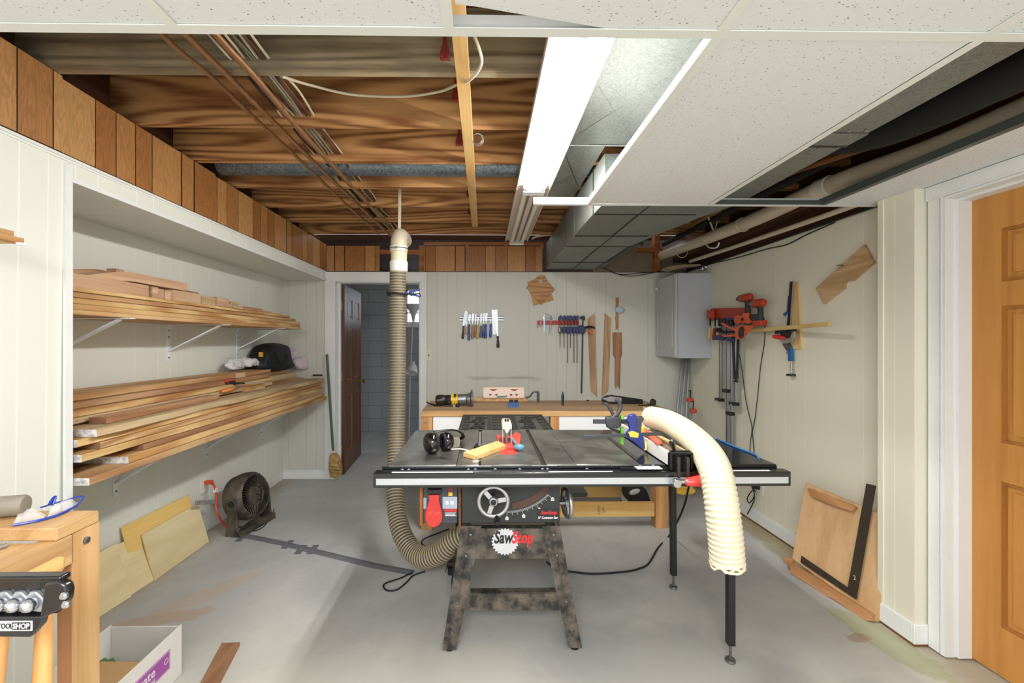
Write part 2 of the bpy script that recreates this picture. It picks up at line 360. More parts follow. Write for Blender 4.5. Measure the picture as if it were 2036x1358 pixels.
def tile_mat():
    m, nt, bs, N, L = mat_base('acoustic_tile'); bs.inputs['Roughness'].default_value = 0.95
    g = N.new('ShaderNodeNewGeometry'); mp = N.new('ShaderNodeMapping'); L.new(g.outputs['Position'], mp.inputs[0]); mp.inputs['Scale'].default_value = (1.0, 1.7, 1)
    vo = N.new('ShaderNodeTexVoronoi'); vo.inputs['Scale'].default_value = 92; vo.inputs['Randomness'].default_value = 1
    nz = N.new('ShaderNodeTexNoise'); nz.inputs['Scale'].default_value = 90; nz.inputs['Detail'].default_value = 2; L.new(g.outputs['Position'], nz.inputs['Vector'])
    L.new(mp.outputs[0], vo.inputs['Vector'])
    ad = N.new('ShaderNodeMath'); ad.operation = 'MULTIPLY_ADD'; ad.inputs[1].default_value = 0.35; L.new(nz.outputs['Fac'], ad.inputs[0]); L.new(vo.outputs['Distance'], ad.inputs[2])
    sp = N.new('ShaderNodeSeparateColor'); L.new(vo.outputs['Color'], sp.inputs[0])
    gt = N.new('ShaderNodeMath'); gt.operation = 'MULTIPLY_ADD'; gt.inputs[1].default_value = 0.20; L.new(sp.outputs[1], gt.inputs[0]); L.new(ad.outputs[0], gt.inputs[2])
    rp = N.new('ShaderNodeValToRGB'); rp.color_ramp.elements[0].position = 0.33; rp.color_ramp.elements[0].color = rgb(128,122,112); rp.color_ramp.elements[1].position = 0.44; rp.color_ramp.elements[1].color = rgb(224,226,228)
    L.new(gt.outputs[0], rp.inputs[0]); L.new(rp.outputs[0], bs.inputs['Base Color'])
    bp = N.new('ShaderNodeBump'); bp.inputs['Strength'].default_value = 0.3; bp.inputs['Distance'].default_value = 0.003; L.new(rp.outputs[0], bp.inputs['Height']); L.new(bp.outputs[0], bs.inputs['Normal'])
    return m
TILE = tile_mat()
def floor_mat():
    m, nt, bs, N, L = mat_base('concrete'); bs.inputs['Roughness'].default_value = 0.55; bs.inputs['Specular IOR Level'].default_value = 0.35
    g = N.new('ShaderNodeNewGeometry')
    def noise(sc, det=6, dist=0.0, vec=None):
        n = N.new('ShaderNodeTexNoise'); n.inputs['Scale'].default_value = sc; n.inputs['Detail'].default_value = det; n.inputs['Distortion'].default_value = dist
        L.new(vec or g.outputs['Position'], n.inputs['Vector']); return n.outputs['Fac']
    def ramp(f, p0, c0, p1, c1):
        r = N.new('ShaderNodeValToRGB'); r.color_ramp.elements[0].position = p0; r.color_ramp.elements[0].color = c0
        r.color_ramp.elements[1].position = p1; r.color_ramp.elements[1].color = c1; L.new(f, r.inputs[0]); return r.outputs[0]
    def mix(f, a, b):
        x = N.new('ShaderNodeMix'); x.data_type = 'RGBA'
        for s, v in (('Factor', f), ('A', a), ('B', b)):
            if isinstance(v, (tuple, float, int)): x.inputs[s].default_value = v
            else: L.new(v, x.inputs[s])
        return x.outputs['Result']
    def mth(op, a, b=None, c=None):
        x = N.new('ShaderNodeMath'); x.operation = op
        for i, v in enumerate((a, b, c)):
            if v is None: continue
            if isinstance(v, (float, int)): x.inputs[i].default_value = v
            else: L.new(v, x.inputs[i])
        return x.outputs[0]
    base = ramp(noise(1.6, 8, 0.6), 0.3, rgb(164,167,169), 0.7, rgb(198,198,195))
    base = mix(mth('MULTIPLY', ramp(noise(22, 4), 0.55, (0,0,0,1), 0.75, (1,1,1,1)), 0.16), base, rgb(120,116,106))
    sp = N.new('ShaderNodeSeparateXYZ'); L.new(g.outputs['Position'], sp.inputs[0])
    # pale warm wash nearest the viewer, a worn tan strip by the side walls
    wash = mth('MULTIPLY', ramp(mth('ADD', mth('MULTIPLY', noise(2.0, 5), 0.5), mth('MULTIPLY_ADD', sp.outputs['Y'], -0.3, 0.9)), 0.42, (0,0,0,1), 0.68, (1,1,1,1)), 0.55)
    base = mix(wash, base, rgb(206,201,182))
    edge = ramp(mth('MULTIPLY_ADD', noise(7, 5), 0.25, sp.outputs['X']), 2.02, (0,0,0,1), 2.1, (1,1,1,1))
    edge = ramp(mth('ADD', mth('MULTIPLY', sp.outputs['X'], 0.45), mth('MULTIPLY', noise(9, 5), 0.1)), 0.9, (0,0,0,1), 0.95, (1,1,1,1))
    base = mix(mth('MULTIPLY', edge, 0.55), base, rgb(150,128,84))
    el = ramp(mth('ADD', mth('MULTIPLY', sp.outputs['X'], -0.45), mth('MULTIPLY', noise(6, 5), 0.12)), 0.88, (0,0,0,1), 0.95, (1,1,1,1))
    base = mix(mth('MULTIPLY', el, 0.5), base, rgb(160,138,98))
    def blob(cx, cy, rx, ry, ang, col, amt, th=0.25):
        nonlocal base
        mp = N.new('ShaderNodeMapping'); mp.vector_type = 'TEXTURE'; mp.inputs['Location'].default_value = (cx, cy, 0); mp.inputs['Rotation'].default_value = (0, 0, ang); mp.inputs['Scale'].default_value = (rx, ry, 100)
        L.new(g.outputs['Position'], mp.inputs[0]); ln = N.new('ShaderNodeVectorMath'); ln.operation = 'LENGTH'; L.new(mp.outputs[0], ln.inputs[0])
        f = mth('MULTIPLY', mth('MULTIPLY_ADD', noise(4, 9, 1.5), 1.1, ln.outputs['Value']), 0.4)
        f = ramp(f, 0.54, (1,1,1,1), 0.54+th*0.4, (0,0,0,1)); base = mix(mth('MULTIPLY', f, amt), base, col)
    blob(-1.62, 2.18, 0.30, 0.07, 0.35, rgb(186,150,120), 0.5, 0.1)
    blob(-1.50, 2.42, 0.28, 0.08, 0.9, rgb(196,168,140), 0.35, 0.3)
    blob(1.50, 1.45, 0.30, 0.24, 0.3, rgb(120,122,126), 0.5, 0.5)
    blob(1.86, 1.95, 0.10, 0.32, 0.15, rgb(150,156,92), 0.5, 0.15)
    blob(2.02, 2.9, 0.12, 0.9, 0.0, rgb(150,140,84), 0.45, 0.2)
    blob(1.75, 2.0, 0.07, 0.035, 0.2, rgb(160,118,92), 0.5, 0.06)
    blob(1.15, 1.62, 0.04, 0.03, 0.2, rgb(150,110,92), 0.5, 0.06)
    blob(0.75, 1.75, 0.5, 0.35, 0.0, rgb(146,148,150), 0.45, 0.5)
    L.new(base, bs.inputs['Base Color'])
    bp = N.new('ShaderNodeBump'); bp.inputs['Strength'].default_value = 0.12; bp.inputs['Distance'].default_value = 0.004; L.new(noise(30, 8), bp.inputs['Height']); L.new(bp.outputs[0], bs.inputs['Normal'])
    return m
CONC = floor_mat()
# ================================================================ THE ROOM
YB = 4.41; XA = -2.04; XL = -1.605; XR = 2.077; ZT = 2.098; ZJ = 2.396; YF = 6.73
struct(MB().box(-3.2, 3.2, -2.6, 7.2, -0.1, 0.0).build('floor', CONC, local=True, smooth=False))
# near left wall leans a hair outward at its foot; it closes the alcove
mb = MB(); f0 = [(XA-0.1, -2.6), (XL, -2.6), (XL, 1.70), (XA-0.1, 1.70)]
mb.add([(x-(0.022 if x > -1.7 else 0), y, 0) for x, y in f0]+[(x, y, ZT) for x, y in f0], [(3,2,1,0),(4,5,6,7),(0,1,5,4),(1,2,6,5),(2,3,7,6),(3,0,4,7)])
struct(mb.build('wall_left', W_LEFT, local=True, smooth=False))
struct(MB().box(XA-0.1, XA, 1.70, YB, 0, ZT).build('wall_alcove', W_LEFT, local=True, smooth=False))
struct(MB().box(XA, XL, 1.70, YB, 2.01, ZT-0.004).build('wall_soffit', W_LEFT, local=True, smooth=False))
mb = MB(); mb.box(XL, XL+0.012, 1.70, YB-0.02, 2.004, 2.022); struct(mb.build('trim_1', WHITE, local=True, smooth=False))
mb = MB(); mb.box(XL-0.004, XL+0.006, 1.674, 1.704, 0.0, ZT-0.03); struct(mb.build('trim_2', WHITE, local=True, smooth=False))
mb = MB(); mb.box(XL, XL+0.010, -1.0, YB-0.01, ZT-0.010, ZT); mb.box(XL, XL+0.004, -1.0, YB-0.01, ZT-0.018, ZT-0.010); struct(mb.build('trim_3', GRIDM, local=True, smooth=False))
mb = MB(); mb.box(XL-0.006, XL+0.004, -1.0, YB, ZT, ZT+0.006); mb.box(XL, XR, YB-0.004, YB+0.01, ZT, ZT+0.005); struct(mb.build('trim_4', BLACK, local=True, smooth=False))
# brown frieze above the left wall, in four sheets
mb = MB()
for y0, y1, dx, zt in ((-0.8, 1.30, 0.010, 2.400), (1.30, 1.66, 0.008, 2.392), (1.66, 2.60, 0.002, 2.385), (2.60, YB, 0.0, 2.375)):
    mb.box(XL-0.012, XL+dx, y0, y1, ZT+0.006, zt)
struct(mb.build('wall_frieze_left', W_FRL, local=True, smooth=False))
mb = MB()
for y in (1.62, 2.43, 3.25): mb.box(XL-0.06, XL-0.02, y, y+0.09, ZT, 2.63)
mb.box(XL-0.16, XL-0.12, -1, YB, ZT, 2.63)
struct(mb.build('trim_5', DARKWY, local=True, smooth=False))
# back wall with its doorway
DX0, DX1, DZ = P(668, 700, Y=YB).x, P(836, 700, Y=YB).x, P(700, 560, Y=YB).z
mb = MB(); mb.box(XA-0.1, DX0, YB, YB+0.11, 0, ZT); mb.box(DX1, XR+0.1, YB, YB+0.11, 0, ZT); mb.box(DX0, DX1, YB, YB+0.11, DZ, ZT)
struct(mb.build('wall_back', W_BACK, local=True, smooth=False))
mb = MB(); c0 = P(647, 700, Y=YB).x; c1 = P(848, 700, Y=YB).x
for k, (e, t) in enumerate(((0.0, 0.018), (0.02, 0.024), (0.055, 0.016))):
    mb.box(c0+e, DX0+0.004, YB-t, YB, 0, DZ-0.0045); mb.box(DX1-0.004, c1-e, YB-t, YB, 0, DZ-0.0045)
    mb.box(c0+e, c1-e, YB-t, YB, DZ-0.004, ZT-e*0.6-0.004)
mb.box(DX0-0.01, DX0+0.012, YB-0.01, YB+0.12, 0, DZ); mb.box(DX1-0.012, DX1+0.01, YB-0.01, YB+0.12, 0, DZ); mb.box(DX0, DX1, YB-0.01, YB+0.12, DZ-0.012, DZ+0.01)
mb.box(DX0+0.012, DX0+0.024, YB+0.05, YB+0.09, 0, DZ-0.012); mb.box(DX1-0.024, DX1-0.012, YB+0.05, YB+0.09, 0, DZ-0.012)
struct(mb.build('trim_6', WHITE, local=True, smooth=False))
# brown frieze above the back wall, a framed gap round the pipe
xb = lambda px: P(px, 500, Y=YB).x
mb = MB()
for a, b in ((650, 755), (836, 1078)): mb.box(xb(a), xb(b), YB-0.012, YB, ZT+0.006, P(900, 490, Y=YB).z)
struct(mb.build('wall_frieze_back', W_FRB, local=True, smooth=False))
mb = MB()
mb.box(xb(755), xb(834), YB-0.02, YB+0.02, P(0,503,Y=YB).z, P(0,495,Y=YB).z); mb.box(xb(834), xb(843), YB-0.03, YB+0.02, ZT, 2.36)
for px in (1002, 1072, 925): mb.box(xb(px), xb(px+8), YB-0.02, YB+0.02, 2.34, ZJ)
mb.box(xb(843), xb(1078), YB-0.03, YB+0.02, 2.375, 2.396)
mb.box(xb(1297), xb(1308), YB-0.06, YB+0.02, ZT, 2.5); mb.box(xb(1262), xb(1310), YB-0.05, YB+0.02, 2.30, 2.34)
struct(mb.build('trim_7', wood('frame_pine', rgb(176,112,62), rgb(130,74,36), 'X', 1, 5), local=True, smooth=False))
struct(MB().box(xb(1180), XR+0.1, YB, YB+0.02, ZT, 2.34).build('wall_back_upper', flat('old_board', rgb(132,116,98), 0.8, noise=0.2), local=True, smooth=False))
# the room beyond the doorway
def block_mat():
    m, nt, bs, N, L = mat_base('painted_block'); bs.inputs['Roughness'].default_value = 0.6
    g = N.new('ShaderNodeNewGeometry'); sp = N.new('ShaderNodeSeparateXYZ'); L.new(g.outputs['Position'], sp.inputs[0]); cb = N.new('ShaderNodeCombineXYZ')
    L.new(sp.outputs['X'], cb.inputs[0]); L.new(sp.outputs['Z'], cb.inputs[1])
    b = N.new('ShaderNodeTexBrick'); L.new(cb.outputs[0], b.inputs['Vector']); b.inputs['Scale'].default_value = 1.0
    b.inputs['Brick Width'].default_value = 0.4; b.inputs['Row Height'].default_value = 0.2; b.inputs['Mortar Size'].default_value = 0.006; b.inputs['Mortar Smooth'].default_value = 0.4
    b.inputs['Color1'].default_value = rgb(150,153,154); b.inputs['Color2'].default_value = rgb(144,147,149); b.inputs['Mortar'].default_value = rgb(122,124,126)
    L.new(b.outputs['Color'], bs.inputs['Base Color'])
    bp = N.new('ShaderNodeBump'); bp.invert = True; bp.inputs['Strength'].default_value = 0.5; bp.inputs['Distance'].default_value = 0.005; L.new(b.outputs['Fac'], bp.inputs['Height']); L.new(bp.outputs[0], bs.inputs['Normal'])
    return m
BLK = block_mat()
wx0, wx1, wz0, wz1 = P(806,0,Y=YF).x, P(806,0,Y=YF).x+0.75, P(0,645,Y=YF).z, P(0,574,Y=YF).z
mb = MB(); mb.box(-3.2, wx0, YF, YF+0.2, 0, 2.7); mb.box(wx1, 3.2, YF, YF+0.2, 0, 2.7); mb.box(wx0, wx1, YF, YF+0.2, 0, wz0); mb.box(wx0, wx1, YF, YF+0.2, wz1, 2.7)
struct(mb.build('wall_far', BLK, local=True, smooth=False))
struct(MB().box(-2.4, -2.3, YB+0.11, YF, 0, 2.7).build('wall_far_left', BLK, local=True, smooth=False))
wf = MB(); 
for a, b, c, d in ((wx0, wx1, wz0-0.02, wz0+0.03), (wx0, wx1, wz1-0.03, wz1), (wx0, wx0+0.03, wz0, wz1), (wx1-0.03, wx1, wz0, wz1), (wx0, wx1, (wz0+wz1)/2-0.1, (wz0+wz1)/2-0.08)): wf.box(a, b, YF+0.03, YF+0.09, c, d)
wf.box(wx0-0.03, wx1+0.05, YF-0.04, YF+0.1, wz0-0.04, wz0-0.01)
win = struct(wf.build('window_1', WHITE, local=True, smooth=False))
pane = MB().box(wx0, wx1, YF+0.05, YF+0.06, wz0, wz1).build('pane', emit('daylight_pane', (0.72, 0.86, 1, 1), 3.0), win, local=True)
# open six-panel door, hinged at the left jamb
DOORB = wood('door_brown', rgb(104,68,46), rgb(66,42,30), 'Z', 1, 4, 0.4, stretch=0.06)
DOORT = wood('door_tan', rgb(196,140,74), rgb(166,108,50), 'Z', 1, 5, 0.35, stretch=0.05, contrast=0.5, fine=0.2)
def six_panel(mb, w_, h_, t, rows, M, dep=0.008):
    st = 0.11; mid = 0.10; pw = (w_-2*st-mid)/2
    cols = [(st, st+pw), (st+pw+mid, w_-st)]
    xs = [0, cols[0][0], cols[0][1], cols[1][0], cols[1][1], w_]; zs = [0]
    for a, b in rows: zs += [a, b]
    zs.append(h_)
    for i in range(5):
        for j in range(len(zs)-1):
            pan = (i in (1, 3)) and (j % 2 == 1)
            if not pan: mb.box(xs[i], xs[i+1], 0, t, zs[j], zs[j+1], 0, M)
            else:
                mb.box(xs[i], xs[i+1], dep+0.003, t-dep-0.003, zs[j], zs[j+1], 1, M)
                mb.box(xs[i]+0.035, xs[i+1]-0.035, dep-0.003, t-dep+0.003, zs[j]+0.035, zs[j+1]-0.035, 1, M)
                for q in ((xs[i], xs[i]+0.012, zs[j], zs[j+1]), (xs[i+1]-0.012, xs[i+1], zs[j], zs[j+1]), (xs[i]+0.0121, xs[i+1]-0.0121, zs[j], zs[j]+0.012), (xs[i]+0.0121, xs[i+1]-0.0121, zs[j+1]-0.012, zs[j+1])):
                    mb.box(q[0], q[1], 0.004, t-0.004, q[2], q[3], 2, M)
hx, hy = DX0+0.014, YB+0.115
far = Vector((-1.545, 5.30, 0)); dv = (far-Vector((hx, hy, 0))); ang = math.atan2(dv.y, dv.x)
M = Matrix.Translation((hx, hy, 0.012)) @ Matrix.Rotation(ang, 4, 'Z') @ Matrix.Translation((0, -0.036, 0))
mb = MB(); six_panel(mb, 0.80, DZ-0.03, 0.036, [(0.2, 0.80), (0.96, 1.52), (1.62, 1.84)], M)
door1 = struct(mb.build('door_1', [DOORB, DOORB, wood('door_orange', rgb(170,104,54), rgb(130,72,34), 'Z', 1, 4, 0.4)], local=True, smooth=False))
kn = MB(); q = M @ Vector((0.74, -0.002, 0.90)); nrm = (M.to_3x3() @ Vector((0, -1, 0)))
kn.lathe([(0.024,0),(0.024,0.004),(0.010,0.008),(0.009,0.03),(0.022,0.04),(0.027,0.052),(0.02,0.064),(0,0.067)], along(q, q+nrm)); kn.build('door_handle', BRASS, door1, local=True)
for z in (0.22, 0.98, 1.72):
    h = MB(); h.box(DX0+0.0, DX0+0.03, YB+0.098, YB+0.112, z, z+0.09); h.cyl((hx, hy-0.004, z), (hx, hy-0.004, z+0.09), 0.006); h.build('hinge', BRASS, door1, local=True)
# baseboards
BB = WHITE
mb = MB(); mb.box(XA, XA+0.012, 1.70, YB, 0, 0.075); mb.box(XA, XA+0.008, 1.70, YB, 0.075, 0.088); struct(mb.build('baseboard_left', BB, local=True, bevel=0.002))
mb = MB(); mb.box(XA, c0, YB-0.012, YB, 0, 0.075); mb.box(XA, c0, YB-0.008, YB, 0.075, 0.088); mb.box(c1, XR, YB-0.012, YB, 0, 0.08); struct(mb.build('baseboard_back', BB, local=True, bevel=0.002))
RUST = flat('bare_edge', rgb(122,78,44), 0.8, noise=0.3)
mb = MB(); mb.box(XR-0.012, XR, 2.12, YB, 0.012, 0.09, 0); mb.box(XR-0.008, XR, 2.12, YB, 0.09, 0.102, 0); mb.box(XR-0.010, XR, 2.12, YB, 0, 0.012, 1)
PX = 1.962
mb.box(PX-0.012, PX, 1.946, 2.12, 0.012, 0.10, 0); mb.box(PX-0.012, 2.03, 1.934, 1.946, 0.012, 0.10, 0); mb.box(PX-0.010, PX, 1.946, 2.12, 0, 0.012, 1); mb.box(PX-0.010, 2.02, 1.936, 1.946, 0, 0.012, 1)
struct(mb.build('baseboard_right', [BB, RUST], local=True, bevel=0.002))
# right wall, pier, near wall with the tan door
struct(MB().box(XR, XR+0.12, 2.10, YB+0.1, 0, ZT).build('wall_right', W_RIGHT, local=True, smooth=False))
mb = MB(); mb.box(PX, XR+0.12, 1.946, 2.12, 0, ZT-0.012); struct(mb.build('wall_pier', W_RIGHT, local=True, smooth=False))
mb = MB(); mb.box(PX-0.006, PX+0.004, 2.095, 2.126, 0.1, ZT-0.012); struct(mb.build('trim_8', flat('cream_trim', rgb(226,221,200), 0.4), local=True, bevel=0.002))
XC = 2.018; XD = 2.122
mb = MB(); mb.box(2.03, 2.2, 1.87, 1.946, 0, ZT-0.012); mb.box(2.03, 2.2, -2.6, 0.98, 0, ZT-0.012); mb.box(2.03, 2.2, 0.98, 1.87, 2.03, ZT-0.012)
struct(mb.build('wall_right_near', W_RIGHT, local=True, smooth=False))
mb = MB()
for (ya, yb, t) in ((1.8745, 1.940, 0.012), (1.885, 1.932, 0.018), (1.8745, 1.880, 0.0195)): mb.box(2.03-t, 2.03, ya, yb, 0.008, 2.022)
mb.box(2.009, 2.03, 0.92, 1.942, 2.0225, 2.084); mb.box(2.004, 2.0089, 0.92, 1.93, 2.030, 2.070)
mb.box(2.012, 2.03, 0.92, 0.979, 0.008, 2.022)
mb.box(2.013, 2.16, 1.862, 1.874, 0.008, 2.0215); mb.box(2.013, 2.16, 0.98, 1.8615, 2.0105, 2.0215)
mb.box(2.062, 2.1212, 1.852, 1.8615, 0.008, 2.010); mb.box(2.062, 2.1212, 0.98, 1.8515, 1.998, 2.010)
struct(mb.build('trim_9', WHITE, local=True, smooth=False))
M = axes((0,-1,0), (1,0,0), (0,0,1), (XD, 1.858, 0.012))
mb = MB(); six_panel(mb, 0.82, 1.9975, 0.036, [(0.2, 0.80), (0.96, 1.52), (1.62, 1.84)], M, 0.012)
struct(mb.build('door_2', [DOORT, DOORT, wood('door_moulding', rgb(168,112,54), rgb(138,84,36), 'Z', 1, 5, 0.35, contrast=0.5, fine=0.2)], local=True, smooth=False))  # moulding wood toned darker than the door, painting in the panels' missing shading
# ---------------------------------------------------------------- overhead
struct(MB().box(-2.2, 2.4, -1.0, YB, 2.63, 2.66).build('ceiling', DARKW, local=True, smooth=False))
struct(MB().box(-2.4, 2.4, YB+0.1, YF, 2.45, 2.5).build('ceiling_far', DARKW, local=True, smooth=False))
for k in range(-1, 7):
    y = 1.655+0.405*k
    mb = MB().box(-1.76 if k else -1.76, 2.2, y-0.042, y, ZJ, 2.63)
    o = mb.build('ceiling_joist', JOISTG if k < 1 else JOIST, smooth=False)
    tag(o, ['rough grey ceiling joist hidden over the ceiling tiles', 'weathered grey joist nearest the ceiling tiles', 'orange pine joist second from the ceiling tiles, strong flame grain', 'pine joist third from the tiles, just before the round duct', 'pine joist just behind the round duct', 'pine joist, third from last toward the back wall', 'pine joist, next to last toward the back wall', 'pine joist closest to the back wall'][k+1], 'joist', 'ceiling joists')
struct(MB().box(XR, XR+0.14, 0.5, YB, ZT, 2.63).build('wall_right_upper', DARKWY, local=True, smooth=False))
one(MB().box(1.93, XR+0.02, 1.0, YB, ZT+0.10, ZT+0.14), 'sill_board', DARKWY, 'dark brown board running above the right wall', 'board')
struct(MB().box(XR-0.02, XR+0.01, 2.2, YB, ZT-0.002, ZT+0.010).build('trim_10', BLACK, local=True))
# dropped grid
G = ZT-0.013
XT = [-1.30, -0.69, -0.08, 0.535, 1.15, 1.735]
def tee(x0, x1, y0, y1, name, m=GRIDM):
    mb = MB(); mb.box(x0, x1, y0, y1, G-0.0015, G+0.001)
    if x1-x0 > y1-y0: mb.box(x0, x1, (y0+y1)/2-0.003, (y0+y1)/2+0.003, G, G+0.036)
    else: mb.box((x0+x1)/2-0.003, (x0+x1)/2+0.003, y0, y1, G, G+0.036)
    return struct(mb.build(name, m, local=True, smooth=False))
tee(XL, 2.03, 0.963, 0.990, 'trim_11'); tee(0.25, 2.02, 2.186, 2.210, 'trim_12')
for i, x in enumerate(XT[1:5]): tee(x-0.012, x+0.012, -0.25, 0.963, 'trim_%d' % (13+i))
tee(XT[3]-0.012, XT[3]+0.012, 0.99, 2.186, 'trim_17'); tee(XT[4]-0.012, XT[4]+0.012, 0.99, 2.186, 'trim_18')
mb = MB(); mb.box(1.715, 1.718, 0.99, 2.19, G, G+0.03); mb.box(1.715, 1.745, 0.99, 2.19, G-0.001, G+0.001); mb.box(1.18, 1.73, 2.178, 2.186, G+0.0, G+0.022)
struct(mb.build('trim_19', flat('dark_grid', rgb(92,98,94), 0.4, 0.4), local=True, smooth=False))
TG = 'acoustic ceiling tiles'
def tile(x0, x1, y0, y1, label, poly=None):
    mb = MB()
    if poly: mb.prism(poly, onF(G+0.002), 0.014)
    else: mb.box(x0, x1, y0, y1, G+0.002, G+0.016)
    return one(mb, 'ceiling_tile', TILE, label, 'ceiling tile', TG)
tile(XL, XT[1]-0.002, -0.25, 0.975, 'white pitted ceiling tile in the top left corner of the view')
tile(XT[1]+0.002, XT[2]-0.002, -0.25, 0.972, 'white pitted ceiling tile above the copper pipes, left of the pine strip')
tile(0, 0, 0, 0, 'white ceiling tile with a torn sloping edge above the lit tubes', [(XT[2]+0.02, -0.25), (XT[3]-0.002, -0.25), (XT[3]-0.002, 0.972), (0.30, 0.970), (0.1, 0.93), (-0.02, 0.905), (-0.06, 0.90)])
tile(XT[3]+0.012, XT[4]-0.002, -0.25, 0.972, 'white ceiling tile by the chipped joint, right of the lit tubes')
tile(XT[4]+0.002, 1.98, -0.25, 0.972, 'white ceiling tile in the top right corner of the view')
tile(XT[3]+0.002, XT[4]-0.014, 0.99, 2.186, 'long pitted ceiling tile between the lit tubes and the open duct gap')
tile(1.735, 2.03, 0.99, 2.196, 'narrow ceiling tile beside the white drain pipe over the tan door')
# copper pipes
g = 'copper pipes under the joists'
for pts, r, lab in ((((333,79),(420,152),(511,239),(587,309),(677,396),(753,465)), 0.0085, 'thin copper pipe under the joists, leftmost of the three'),
                    (((378,76),(451,148),(541,239),(632,330),(722,417),(776,468)), 0.011, 'brown copper pipe under the joists, middle of the three'),
                    (((436,76),(511,158),(602,266),(659,327),(731,405),(772,445)), 0.012, 'bright copper pipe under the joists, rightmost of the three')):
    q = [P(a, b, Z=2.375) for a, b in pts]; q = [q[0]+Vector((0.0,-0.55,0))]+q
    mb = MB(); mb.tube(spline(q, 6), r, 12)
    e = q[2]+(q[3]-q[2])*0.5; d = (q[3]-q[2]).normalized()*0.02; mb.cyl(e-d, e+d, r*1.25)
    one(mb, 'copper_pipe', COPPER, lab, 'pipe', g)
# cables through the joist holes
CW = flat('cable_white', rgb(206,196,170), 0.5); CB = flat('cable_black', rgb(30,30,32), 0.5); CG = flat('cable_grey', rgb(132,128,112), 0.5); CBR = flat('cable_brown', rgb(92,58,48), 0.5)
cab = [(455, CW, 'white'), (461, CB, 'black'), (466, CB, 'black'), (472, CB, 'black'), (477, CB, 'black'), (484, CW, 'white'), (497, CG, 'grey'), (503, CG, 'grey'), (510, CW, 'white'), (523, CBR, 'brown'), (528, CBR, 'brown'), (534, CW, 'white')]
for i, (px, m, nm) in enumerate(cab):
    x0 = P(px, 128, Y=1.61).x; z0 = 2.432; pts = [(x0-0.02, 0.45, 2.44)]
    for k in range(8):
        y = 1.63+0.405*k-0.405; pts.append((x0+0.006*math.sin(k*1.3+i), y, z0+(i % 3)*0.003))
        if k < 7: pts.append((x0+0.012*math.sin(k*2.1+i*1.7), y+0.2, z0+0.012*math.sin(i*2.3+k)+0.006))
    one(MB().tube(spline(pts, 5), 0.0045 if m is not CW else 0.005, 7), 'cable', m,
        {'white': 'white sheathed electrical cable threaded through the joist holes', 'black': 'black electrical cable in the bundle threaded through the joists', 'grey': 'grey electrical cable threaded through the joist holes', 'brown': 'brown thin cable threaded through the joist holes'}[nm], 'cable', nm+' cables through the joists')
pts = [P(560,152,Y=1.68), P(620,170,Y=1.85), P(700,188,Y=1.9), P(800,192,Y=1.9), P(870,183,Y=1.85), P(905,170,Y=1.75), P(935,158,Y=1.6), P(957,128,Y=1.52), P(952,95,Y=1.47), P(938,60,Y=1.45)]
one(MB().tube(spline(pts, 6), 0.0055, 8), 'drooping_cable', CW, 'cream cable drooping across the second joist to the pine strip', 'cable')
# pine strip, red clips, wire coil
xs0 = P(915, 80, Z=2.385).x
one(MB().box(-0.105, -0.055, 0.85, 3.72, ZJ-0.022, ZJ-0.001), 'nailing_strip', STRIP, 'pale pine strip nailed under the joists beside the red clips', 'wood strip', bevel=0.001)
RED = flat('red_enamel', rgb(178,34,30), 0.4, noise=0.15)
REDD = flat('red_primer', rgb(142,52,44), 0.5)
for i, (px, py, y) in enumerate(((885,105,1.60),(906,190,2.01),(913,280,2.42),(932,384,3.23),(934,420,3.63),)):
    c = P(px, py, Y=y); s = 1
    mb = MB(); mb.prism([(-0.018,-0.03),(0.018,-0.03),(0.018,-0.005),(0.007,0.03),(0.006,0.10),(-0.006,0.10),(-0.007,0.03),(-0.018,-0.005)], MBK((c.x, y, c.z)), 0.012)
    mb.cyl((c.x-0.012, y-0.012, c.z-0.02), (c.x-0.012, y-0.017, c.z-0.02), 0.005); mb.cyl((c.x+0.012, y-0.012, c.z-0.02), (c.x+0.012, y-0.017, c.z-0.02), 0.005)
    one(mb, 'joist_bracket', REDD, 'red metal bracket on the '+['weathered first', 'orange second', 'third', 'fifth', 'sixth'][i]+' joist beside the pine strip', 'bracket', 'red brackets on the joists', bevel=0.002)
mb = MB(); c = Vector((-0.035, 2.09, 2.366))
for k in range(3): mb.torus(c+Vector((0.002*k, 0.004*k, 0)), Matrix.Rotation(math.radians(90+8*k), 4, 'X'), 0.024+0.002*k, 0.001, 28, 5)
one(mb, 'wire_coil', STEEL, 'small coil of bare wire hanging by the pine strip', 'wire')
# round duct between joists
mb = MB(); y = 2.645; n = 40
mb.tube([(-1.6+3.0*i/n, y, 2.466) for i in range(n+1)], [0.066+(0.002 if i in (9, 18, 27) else 0) for i in range(n+1)], 20)
one(mb, 'round_duct', galv('duct_blue', rgb(92,104,114), rgb(142,154,162), 90, 0.45, 0.7), 'round blue-grey metal duct between the joists', 'duct')
# galvanised pan, trunk duct
mb = MB(); mb.box(0.42, 0.78, 0.7, 2.20, ZJ-0.004, ZJ-0.001); mb.box(0.42, 0.62, 2.205, 3.2, ZJ-0.006, ZJ-0.003); mb.cyl((0.43,2.2,ZJ-0.008),(0.78,2.2,ZJ-0.008),0.004)
for a, b in (((0.45,0.8),(0.77,1.5)), ((0.77,1.5),(0.45,2.1)), ((0.45,1.7),(0.77,2.19)), ((0.43,2.3),(0.61,2.8)), ((0.61,2.3),(0.43,2.9))):
    mb.bar((a[0],a[1],ZJ-0.005), (b[0],b[1],ZJ-0.005), 0.004, 0.002)
one(mb, 'joist_pan', GALV, 'shiny galvanised sheet nailed under the joists beside the lit tubes', 'metal sheet')
ZD = 2.13; DH = 2.385
duct = thing('trunk_duct', 'rectangular grey sheet-metal duct running to the back wall', 'duct', (0.95, 3.4, ZD))
